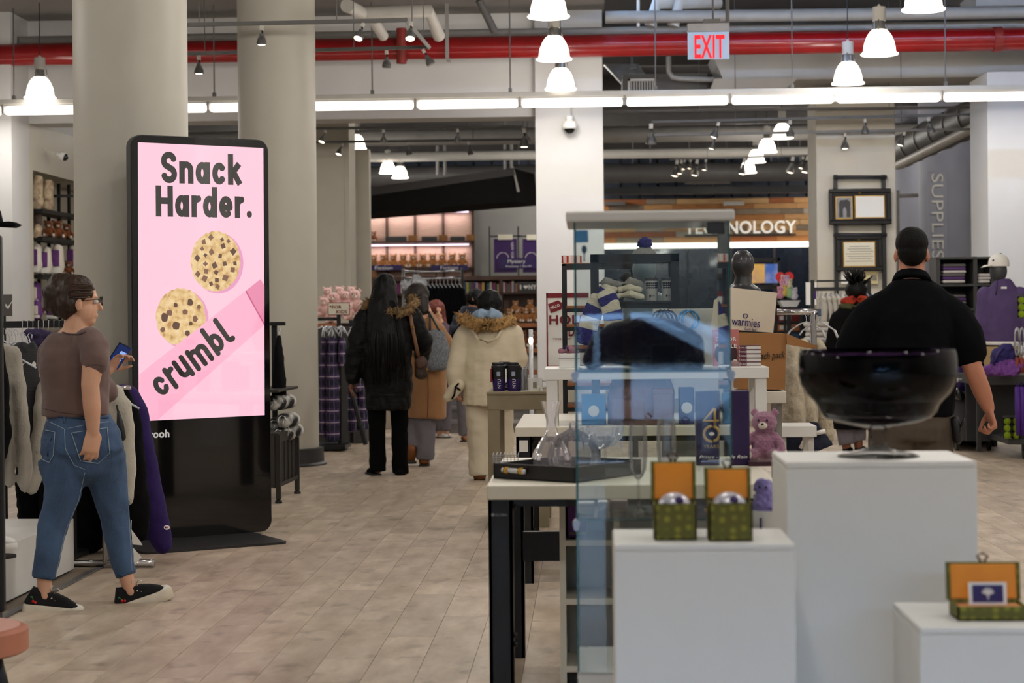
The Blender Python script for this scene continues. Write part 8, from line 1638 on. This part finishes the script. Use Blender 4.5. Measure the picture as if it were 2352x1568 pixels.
a = W(828, 640, 43.9); t = thing('storage_box', 'big tan carton at the left end of the lit shelf', 'box', V(a.x, 43.9, W(828, 638, 43.9).z)); bm = BM(); box(bm, (0, 0, 0), (.36, .25, .4), .005); mk('box_body', bm, 'cardboard', t); bm = BM(); box(bm, (.16, -.003, 0), (.2, 0, .4)); mk('tape', bm, 'cardboard_pale', t)
for k, (x0, x1) in enumerate(((840, 923), (990, 1074))):
    a = W(x0, 621, 43.7); b = W(x1, 608, 43.7); t = thing('section_sign', '%s dark purple fiction section sign' % ('left', 'right')[k], 'sign', a, 0, 'fiction signs'); bm = BM(); box(bm, (0, 0, 0), (b.x-a.x, .03, b.z-a.z)); mk('plate', bm, 'purple_deep', t); txt('Fiction', (.42, .09), 'paper', t, ((b.x-a.x)/2, -.004, (b.z-a.z)/2), ext=.002); bm = BM(); box(bm, (.1, .03, -.2), (.13, .05, .1)); mk('sign_bracket', bm, 'black_metal', t)
# bookcases
F = Fr(1020, 43.4, .45); t = thing('bookcase', 'long dark wood bookcase along the rear left wall', 'bookcase', F.loc); a = F.p(800, 637); b = F.p(1238, 637)
mat('walnut', '#4a2f24', .5, noise=(5, .2), stretch=(1, 5, 5))
bm = BM(); box(bm, (a.x, 0, a.z-.1), (b.x, .55, a.z), .005); mk('top_board', bm, 'walnut', t)
for py in (674, 712, 750): z = F.p(900, py).z; bm = BM(); box(bm, (a.x, 0, z-.04), (b.x, .5, z)); mk('shelf', bm, 'walnut', t)
bm = BM(); box(bm, (a.x, .5, 0), (b.x, .55, a.z)); mk('back_panel', bm, 'wood_dark', t)
for k in range(6): x = a.x+(b.x-a.x)*k/5; bm = BM(); box(bm, (x-.03, 0, 0), (x+.03, .5, a.z-.1)); mk('upright', bm, 'walnut', t)
bcols = [mat('book_%d' % i, c, .5, noise=(7, .1)) for i, c in enumerate(('#8a2020', '#b9a23a', '#2c5a80', '#6a2c6e', '#3a6a4a', '#c07030', '#222226', '#b9b2a4', '#7a3050', '#2a3a6a'))]
bmsh = {}
def book(x, z, h, w, Y, m, label, group):
    key = (round(h, 2), round(w, 3), m.name)
    t = thing('book', label, 'book', V(x, Y, z), 0, group)
    bm = BM(); box(bm, (0, 0, 0), (w, .16, h), .003); mk('cover', bm, m, t); return t
zb_ = F.loc.z+F.p(900, 674).z
kbook = 0
for (x0, x1, zone) in ((808, 925, 'left end of the rear bookcase'), (1060, 1110, 'middle of the rear bookcase'), (1118, 1188, 'right end of the rear bookcase')):
    x = W(x0, 670, 43.5).x; xe = W(x1, 670, 43.5).x; n = 0
    while x < xe:
        w_ = rnd.choice((.03, .04, .05)); m_ = rnd.choice(bcols); h_ = rnd.uniform(.2, .27)
        tb = thing('book', '%s upright book from the left at the %s' % (nth(n), zone), 'book', V(x, 43.45, zb_), 0, 'books at the '+zone); bm = BM(); box(bm, (0, 0, 0), (w_, .16, h_), .003); mk('cover', bm, m_, tb); x += w_+.004; n += 1
a = W(1188, 668, 43.3); t = thing('city_sign', 'dark sign with white heart lettering on the bookcase', 'sign', V(a.x, 43.35, zb_)); bm = BM(); box(bm, (0, 0, 0), (.5, .05, .24)); mk('plate', bm, 'charcoal', t); txt('I', (.03, .11), 'paper', t, (.08, -.004, .12), ext=.002, bold=.02); txt('NY', (.18, .11), 'paper', t, (.36, -.004, .12), ext=.002, bold=.02)
bm = BM(); prism(bm, [(.2+.055*(16*math.sin(k*PI/10)**3)/16, .125+.05*(13*math.cos(k*PI/10)-5*math.cos(2*k*PI/10)-2*math.cos(3*k*PI/10)-math.cos(4*k*PI/10))/16) for k in range(20)], -.006, 0); mk('heart', bm, 'paper', t)
# banners
for k, (x0, x1) in enumerate(((1135, 1187), (1201, 1252))):
    a = W(x0, 626, 43.5); b = W(x1, 548, 43.5); t = thing('banner', '%s hanging purple banner with a white sun arc at the rear' % ('left', 'right')[k], 'banner', a, 0, 'purple banners'); w = b.x-a.x; h = b.z-a.z
    bm = BM(); box(bm, (0, 0, 0), (w, .02, h)); mk('cloth_panel', bm, mat('banner_purple', '#3a1a5c', .6, noise=(6, .08)), t); bm = BM(); tube(bm, [(w*.38+.14*math.cos(PI*j/10), -.004, h*.42+.14*math.sin(PI*j/10)) for j in range(11)], .008, 5); mk('sun_arc', bm, 'paper', t); txt('NEW YORK', (h*.55, .06), 'paper', t, (w*.8, -.006, h*.62), rot=(PI/2, PI/2, 0), ext=.002); bm = BM(); box(bm, (.1, -.03, h-.02), (w-.1, .04, h+.1)); mk('header_card', bm, 'cert_cream', t)
    bm = BM(); box(bm, (-.12, .03, -.4), (-.09, .06, h+.3)); box(bm, (-.12, .03, h+.05), (w+.1, .06, h+.08)); mk('frame', bm, 'black_metal', t)
a = W(1148, 617, 43.42); t = thing('section_sign', 'dark purple mystery section sign below the banners', 'sign', a); bm = BM(); box(bm, (0, 0, 0), (1.0, .03, .25)); mk('plate', bm, 'purple_deep', t); txt('Mystery', (.42, .11), 'paper', t, (.4, -.004, .16), ext=.002); txt('Fantasy / Sci-Fi', (.6, .06), 'paper', t, (.45, -.004, .05), ext=.002)
# silver garment rack with black jackets
F = Fr(992, 26.0, .45); t = thing('clothes_rack', 'silver garment rack with black jackets behind the shoppers', 'clothes rack', F.loc); a = F.p(926, 624); b = F.p(1061, 622)
for q in (a, b): bm = BM(); tube(bm, [V(q.x, 0, .05), V(q.x, 0, q.z+.05)], .02, 10); mk('post', bm, 'chrome', t, True)
for dz in (0, -.1): bm = BM(); tube(bm, [a+V(0, 0, dz), b+V(0, 0, dz)], .018, 10); mk('rail', bm, 'chrome', t, True)
bm = BM(); box(bm, (a.x-.05, -.25, 0), (b.x+.05, .25, .05), .01); mk('base', bm, 'steel', t)
for k in range(9): hanging(('black_jacket', 'black_cloth', 'hanging_jacket', 'jacket', .27, .95), F.loc+V(a.x+.36+k*.055, 0, a.z-.1), '%s black jacket from the left on the silver rack' % ORD[k], 'black jackets on the silver rack', .25)
lump('bunch of clear plastic garment covers on the silver rack', 'garment_cover', 'garment cover', 26.0, [([(935, 652, 0), (950, 645, 0), (968, 652, 0)], [.09, .11, .09])], 'clear_plastic', .06, .05)
# bear shelves right of the cream coat
F = Fr(1200, 25.2, .45); t = thing('plush_shelf', 'warm wood plush shelf stand before the white pillar', 'shelf', F.loc); a = F.p(1160, 690); b = F.p(1236, 690)
for py in (742, 800, 850): z = F.p(1200, py).z; bm = BM(); box(bm, (a.x, 0, z-.06), (b.x, .35, z), .005); mk('board', bm, 'wood_warm', t)
for q in (a, b): bm = BM(); box(bm, (q.x-.03, .3, 0), (q.x+.03, .35, q.z)); mk('upright', bm, 'wood_dark', t)
for k, (x, y, h) in enumerate(((1172, 740, 34), (1190, 740, 38), (1208, 740, 36), (1226, 740, 38), (1184, 716, 28), (1218, 714, 28))): plush('fur_gold', x, y, 25.3, h, 'tan plush bear with scarf, %s on the top board before the pillar' % ORD[k], 'tan plush bears before the pillar', rnd.uniform(-.3, .3))
for k, (x, y, h) in enumerate(((1176, 798, 40), (1200, 798, 44), (1224, 798, 42))): plush('fur_brown', x, y, 25.3, h, 'brown plush bear, %s on the lower board before the pillar' % ORD[k], 'brown plush bears before the pillar', rnd.uniform(-.3, .3))
# dark soffit, and navy corrugated band behind it
t = thing('dark_soffit', 'huge dark slanting soffit hung over the rear bookshop', 'soffit', W(803, 490, 37)); L0 = t.location.copy(); bm = BM(); P8 = [W(760, 450, 36)-L0, W(1178, 386, 38)-L0, W(1186, 462, 38)-L0, W(760, 496, 36)-L0]
va = [bm.verts.new(p) for p in P8]; vb = [bm.verts.new(p+V(.4, 1.6, 0)) for p in P8]; bm.faces.new(va); bm.faces.new(vb[::-1])
for i in range(4): bm.faces.new((va[i], va[(i+1) % 4], vb[(i+1) % 4], vb[i]))
bq = BM(); e0 = W(1176, 382, 37.98)-L0; e1 = W(1194, 440, 38.0)-L0; prism(bq, [(e0.x, e0.z), (e0.x+.03, e0.z), (e1.x, e1.z), (e1.x-.06, e1.z)], e0.y-.02, e0.y+.1); mk('soffit_end', bq, 'pipe_grey', t); mk('soffit_body', bm, mat('soffit_dark', '#0e0c0b', .8, noise=(4, .15), spec=.15), t)
bm = BM(); P4 = [W(760, 442, 35.9)-L0, W(1180, 386, 37.9)-L0, W(1182, 402, 37.9)-L0, W(760, 462, 35.9)-L0]; va = [bm.verts.new(p) for p in P4]; vb = [bm.verts.new(p+V(0, .06, 0)) for p in P4]; bm.faces.new(va); bm.faces.new(vb[::-1])
for i in range(4): bm.faces.new((va[i], va[(i+1) % 4], vb[(i+1) % 4], vb[i]))
mk('soffit_lip', bm, mat('soffit_lip', '#2a2625', .7, noise=(4, .1)), t)
for px in (1005, 1022, 1160, 1175): q0 = W(px, 402, 38.2)-L0; bm = BM(); tube(bm, [q0, V(q0.x, q0.y, 5.42-L0.z)], .03, 6); mk('hanger_rod', bm, 'pipe_grey', t)
bm = BM(); a = W(803, 440, 44.8); b = W(1880, 355, 44.8)
for k in range(40): x = -9+k*.45; box(bm, (x, 44.85, 4.25), (x+.4, 44.95, 5.4))
o = tag(mk('corrugated_band', bm, mat('navy_band', '#2a3444', .6, noise=(3, .2))), 'navy corrugated band high on the rear wall', 'wall panel'); o['kind'] = 'structure'
# ---------------------------------------------------------------- rear right: plank sign wall
Yt_ = 44.3; F = Fr(1630, Yt_, .45); t = thing('plank_wall', 'reclaimed wood plank wall carrying white technology lettering', 'sign wall', F.loc); x0 = F.p(1380, 500).x; x1 = F.p(1878, 500).x; z1 = F.p(1600, 456).z; z0 = F.p(1600, 556).z
bm = BM(); box(bm, (x0, .06, z0-.02), (x1, .12, z1+.02)); mk('backing', bm, 'wood_dark', t)
pc_ = [mat('recl_%d' % i, c, .65, noise=(5, .2), stretch=(1, 5, 6)) for i, c in enumerate(('#a8703c', '#8a7a66', '#b98a58', '#7a6a58', '#94572c', '#a39683', '#c09a6a'))]
rows = 8; hh = (z1-z0)/rows
for r_ in range(rows):
    x = x0-rnd.random()*.6
    while x < x1:
        l_ = rnd.uniform(.5, 1.5); xa_ = max(x, x0); xb_ = min(x+l_, x1)
        if xb_-xa_ > .04: bm = BM(); box(bm, (xa_+.004, rnd.uniform(0, .025), z0+r_*hh+.004), (xb_-.004, .06, z0+(r_+1)*hh-.004)); mk('plank', bm, rnd.choice(pc_), t)
        x += l_
a = F.p(1573, 538); b = F.p(1828, 506); tl_ = txt('TECHNOLOGY', (b.x-a.x, b.z-a.z), mat('letter_white', '#f2f0ea', .4, em=.35, emc='#fff6e8', noise=(4, .01)), t, ((a.x+b.x)/2, -.05, (a.z+b.z)/2), bold=.015, ext=.03)
bm = BM(); box(bm, (a.x, -.04, a.z-.05), (b.x, .02, a.z-.02)); mk('letter_rail', bm, 'black_metal', t)
z = F.p(1600, 563).z; bm = BM(); box(bm, (x0, -.1, z-.07), (x1, .05, z+.06)); mk('light_box', bm, mat('strip_glow', '#ffffff', .5, em=1.6, emc='#fff4e6', noise=(3, .01)), t)
for (px, py) in ((1413, 468), (1685, 468)): q = F.p(px, py, -.1); bm = BM(); box(bm, (q.x-.25, -.25, q.z-.04), (q.x+.25, 0, q.z+.05), .01); mk('wall_flood', bm, 'pipe_dark' if px < 1500 else 'pipe_white', t)
zt4 = F.p(1600, 570).z
mat('night_glass', '#131f30', .12, noise=(3, .25), coat=.4)
for k in range(5):
    xa_ = x0+(x1-x0)*k/5; xb_ = x0+(x1-x0)*(k+1)/5; bm = BM(); box(bm, (xa_+.03, .05, .05), (xb_-.03, .07, zt4)); o = mk('dark_pane', bm, 'night_glass', t); bm = BM(); box(bm, (xa_-.03, .03, .0), (xa_+.03, .1, zt4)); mk('mullion', bm, 'charcoal', t)
bm = BM(); a = W(1388, 447, 43); b = W(1880, 424, 43); box(bm, (a.x, 43, a.z), (b.x, 43.3, b.z)); tag(mk('black_beam', bm, 'black_metal'), 'black beam above the wood plank wall', 'beam')
for (x0_, x1_, y0_, y1_, lab) in ((1445, 1505, 385, 415, 'left'), (1575, 1680, 395, 420, 'middle'), (1780, 1850, 375, 412, 'right')):
    a = W(x0_, y1_, 42); b = W(x1_, y0_, 42); t = thing('air_unit', 'grey louvred air unit under the rear ceiling, %s one' % lab, 'air unit', a, 0, 'louvred air units'); bm = BM(); box(bm, (0, 0, 0), (b.x-a.x, .5, b.z-a.z), .01); mk('casing', bm, 'pipe_dark', t)
    for x in (.1, b.x-a.x-.1): bm = BM(); tube(bm, [(x, .2, b.z-a.z), (x, .2, 5.42-a.z)], .015, 6); mk('hanger_rod', bm, 'pipe_grey', t)
    for j in range(4): bm = BM(); z = (b.z-a.z)*(j+.5)/4; box(bm, (.05, -.02, z-.02), (b.x-a.x-.05, .0, z+.02)); mk('louvre', bm, 'pipe_grey', t)
# gift displays before the plank wall
F = Fr(1760, 27.5, .45); t = thing('poster_rack', 'black rack with two bright picture posters left of the heart sign', 'rack', F.loc); a = F.p(1722, 720); b = F.p(1792, 592)
for x in (a.x, b.x-.04): bm = BM(); box(bm, (x, 0, 0), (x+.04, .3, b.z)); mk('post', bm, 'black_metal', t)
for py in (592, 655, 700): z = F.p(1750, py).z; bm = BM(); box(bm, (a.x, 0, z-.05), (b.x, .3, z)); mk('shelf', bm, 'black_metal', t)
for (x0_, x1_, c1, c2, k) in ((1727, 1756, '#e0b03a', '#6a4ac0', 1), (1757, 1786, '#3a62b0', '#e8e0e0', 2)):
    p0 = F.p(x0_, 650); p1 = F.p(x1_, 606); bm = BM(); box(bm, (p0.x, -.03, p0.z), (p1.x, -.01, p1.z)); mk('poster', bm, mat('poster_%d' % k, c1, .4, em=.5, emc=c1, noise=(4, .6, c2)), t)
F = Fr(1802, 26.5, .45); c = F.p(1802, 640); t = thing('heart_sign', 'red heart shaped sign with white lettering on a stand', 'sign', F.loc); bm = BM(); prism(bm, [(c.x+.13*(16*math.sin(k*PI/14)**3)/16, c.z+.125*(13*math.cos(k*PI/14)-5*math.cos(2*k*PI/14)-2*math.cos(3*k*PI/14)-math.cos(4*k*PI/14))/15) for k in range(28)], -.02, .02); mk('heart_plate', bm, mat('heart_red', '#d01c1c', .4, noise=(5, .05), em=.2), t); txt('ty', (.13, .15), 'paper', t, (c.x, -.024, c.z), bold=.02, ext=.003); bm = BM(); box(bm, (c.x-.015, 0, 0), (c.x+.015, .03, c.z)); mk('stand_post', bm, 'black_metal', t)
bb = thing('plush_basket', 'white basket stand of candy coloured plush under the heart sign', 'basket', F.loc+V(0, -.2, 0)); a = F.p(1785, 705); b = F.p(1832, 690); bm = BM(); prism(bm, [(a.x+.05, a.z), (b.x-.05, a.z), (b.x, b.z), (a.x, b.z)], -.15, .2); mk('basket_body', bm, 'white_lam', bb); bm = BM(); box(bm, ((a.x+b.x)/2-.03, 0, 0), ((a.x+b.x)/2+.03, .05, a.z)); mk('basket_post', bm, 'black_metal', bb)
for k, (x, y, c_) in enumerate(((1792, 686, '#e8a0b8'), (1802, 680, '#f0d070'), (1814, 684, '#b0d8a0'), (1824, 688, '#e8e0f0'), (1798, 670, '#f0b0c8'), (1812, 668, '#f4e0c0'), (1806, 660, '#e8c0e0'))):
    p = W(x, y, 26.25); q = thing('small_plush', 'candy coloured small plush in the white basket, %s counted from the left bottom' % ORD[k], 'plush toy', p, 0, 'small plush in the basket'); bm = BM(); ell(bm, (0, 0, .05), (.06, .06, .055)); ell(bm, (0, -.02, .13), (.05, .05, .045)); ell(bm, (-.035, -.02, .17), (.016, .012, .02)); ell(bm, (.035, -.02, .17), (.016, .012, .02)); mk('fur', bake(bm, .014, 1), mat('candy_%d' % k, c_, .9, noise=(10, .1)), q, True); bm = BM(); ell(bm, (-.018, -.068, .14), (.007, .006, .007)); ell(bm, (.018, -.068, .14), (.007, .006, .007)); mk('eyes', bm, 'black_gloss', q, True)
a = W(1780, 790, 26.75); t = thing('toy_shelf', 'black shelf stand holding the toy cartons', 'shelf', V(a.x, 26.75, .45)); bm = BM(); box(bm, (0, 0, 0), (.03, .3, W(1780, 725, 26.75).z-.45)); mk('side_panel', bm, 'black_metal', t); bm = BM(); box(bm, (.4, 0, 0), (.43, .3, W(1780, 725, 26.75).z-.45)); mk('side_panel', bm, 'black_metal', t)
for y_ in (739, 761, 783): bm = BM(); z = W(1786, y_, 26.8).z-.45; box(bm, (0, 0, z-.02), (.43, .3, z-.001)); mk('board', bm, 'black_metal', t)
for k, (y0, cols) in enumerate(((738, 'first'), (760, 'second'), (782, 'third'))):
    a = W(1786, y0, 26.8); t = thing('toy_carton', 'brightly printed toy carton, %s row below the plush basket' % cols, 'box', a, 0, 'toy cartons'); bm = BM(); box(bm, (0, 0, 0), (.32, .2, .1), .004); mk('carton', bm, (bcols[0], bcols[5], bcols[2])[k], t); bm = BM(); box(bm, (.03, -.003, .02), (.2, 0, .08)); mk('print', bm, 'paper', t)
# supplies column
x = W(2094, 500, 35).x; bm = BM(); lathe(bm, [(.3, .45), (.3, 5.42)], (x, 35, 0), 32); struct('column', bm, mat('column_slate', '#a3a5b2', .6, noise=(3, .06)), smooth=True)
x = W(2172, 500, 31).x; bm = BM(); lathe(bm, [(.44, 0.45), (.44, 5.42)], (x, 31, 0), 40); o = struct('column', bm, mat('column_slate', '#a3a5b2', .6, noise=(3, .06)), smooth=True)
p = W(2153, 497, 30.45); t = thing('column_sign', 'white vertical supplies lettering on the slate column', 'sign', p); txt('SUPPLIES', (W(2153, 400, 30.45).z-W(2153, 596, 30.45).z, W(2166, 500, 30.45).x-W(2139, 500, 30.45).x), 'paper', t, (0, -.02, 0), rot=(PI/2, PI/2, 0), ext=.01); bm = BM(); box(bm, (-.16, 0, -.75), (.16, .012, .75)); mk('letter_backing', bm, 'column_slate', t); bm = BM(); tube(bm, [(-.1, .005, 0), (-.1, .2, 0)], .02, 6); tube(bm, [(.1, .005, .4), (.1, .2, .4)], .02, 6); mk('wall_fixing', bm, 'pipe_grey', t)
p = W(2268, 456, 27); t = thing('column_sign', 'dark vertical textbook lettering strip at the right pillar edge', 'sign', p); bm = BM(); box(bm, (-.06, 0, -1.5), (.5, .03, 1.1)); mk('strip', bm, mat('strip_dark', '#5a5a5e', .6, noise=(4, .06)), t); txt('TEXTBOOKS', (2.0, .17), 'paper', t, (.06, -.01, 0), rot=(PI/2, PI/2, 0), ext=.005)
a = W(2065, 450, 33); t = thing('bracket_bar', 'grey horizontal bracket bar beside the slate column', 'bracket', a); bm = BM(); tube(bm, [(0, 0, 0), W(2140, 447, 33)-a], .035, 8); mk('bar', bm, 'pipe_grey', t, True); bm = BM(); box(bm, (-.05, -.03, -2.0), (0, .03, .1)); mk('bar_post', bm, 'pipe_grey', t)
bpy.data.scenes.remove(TMP)
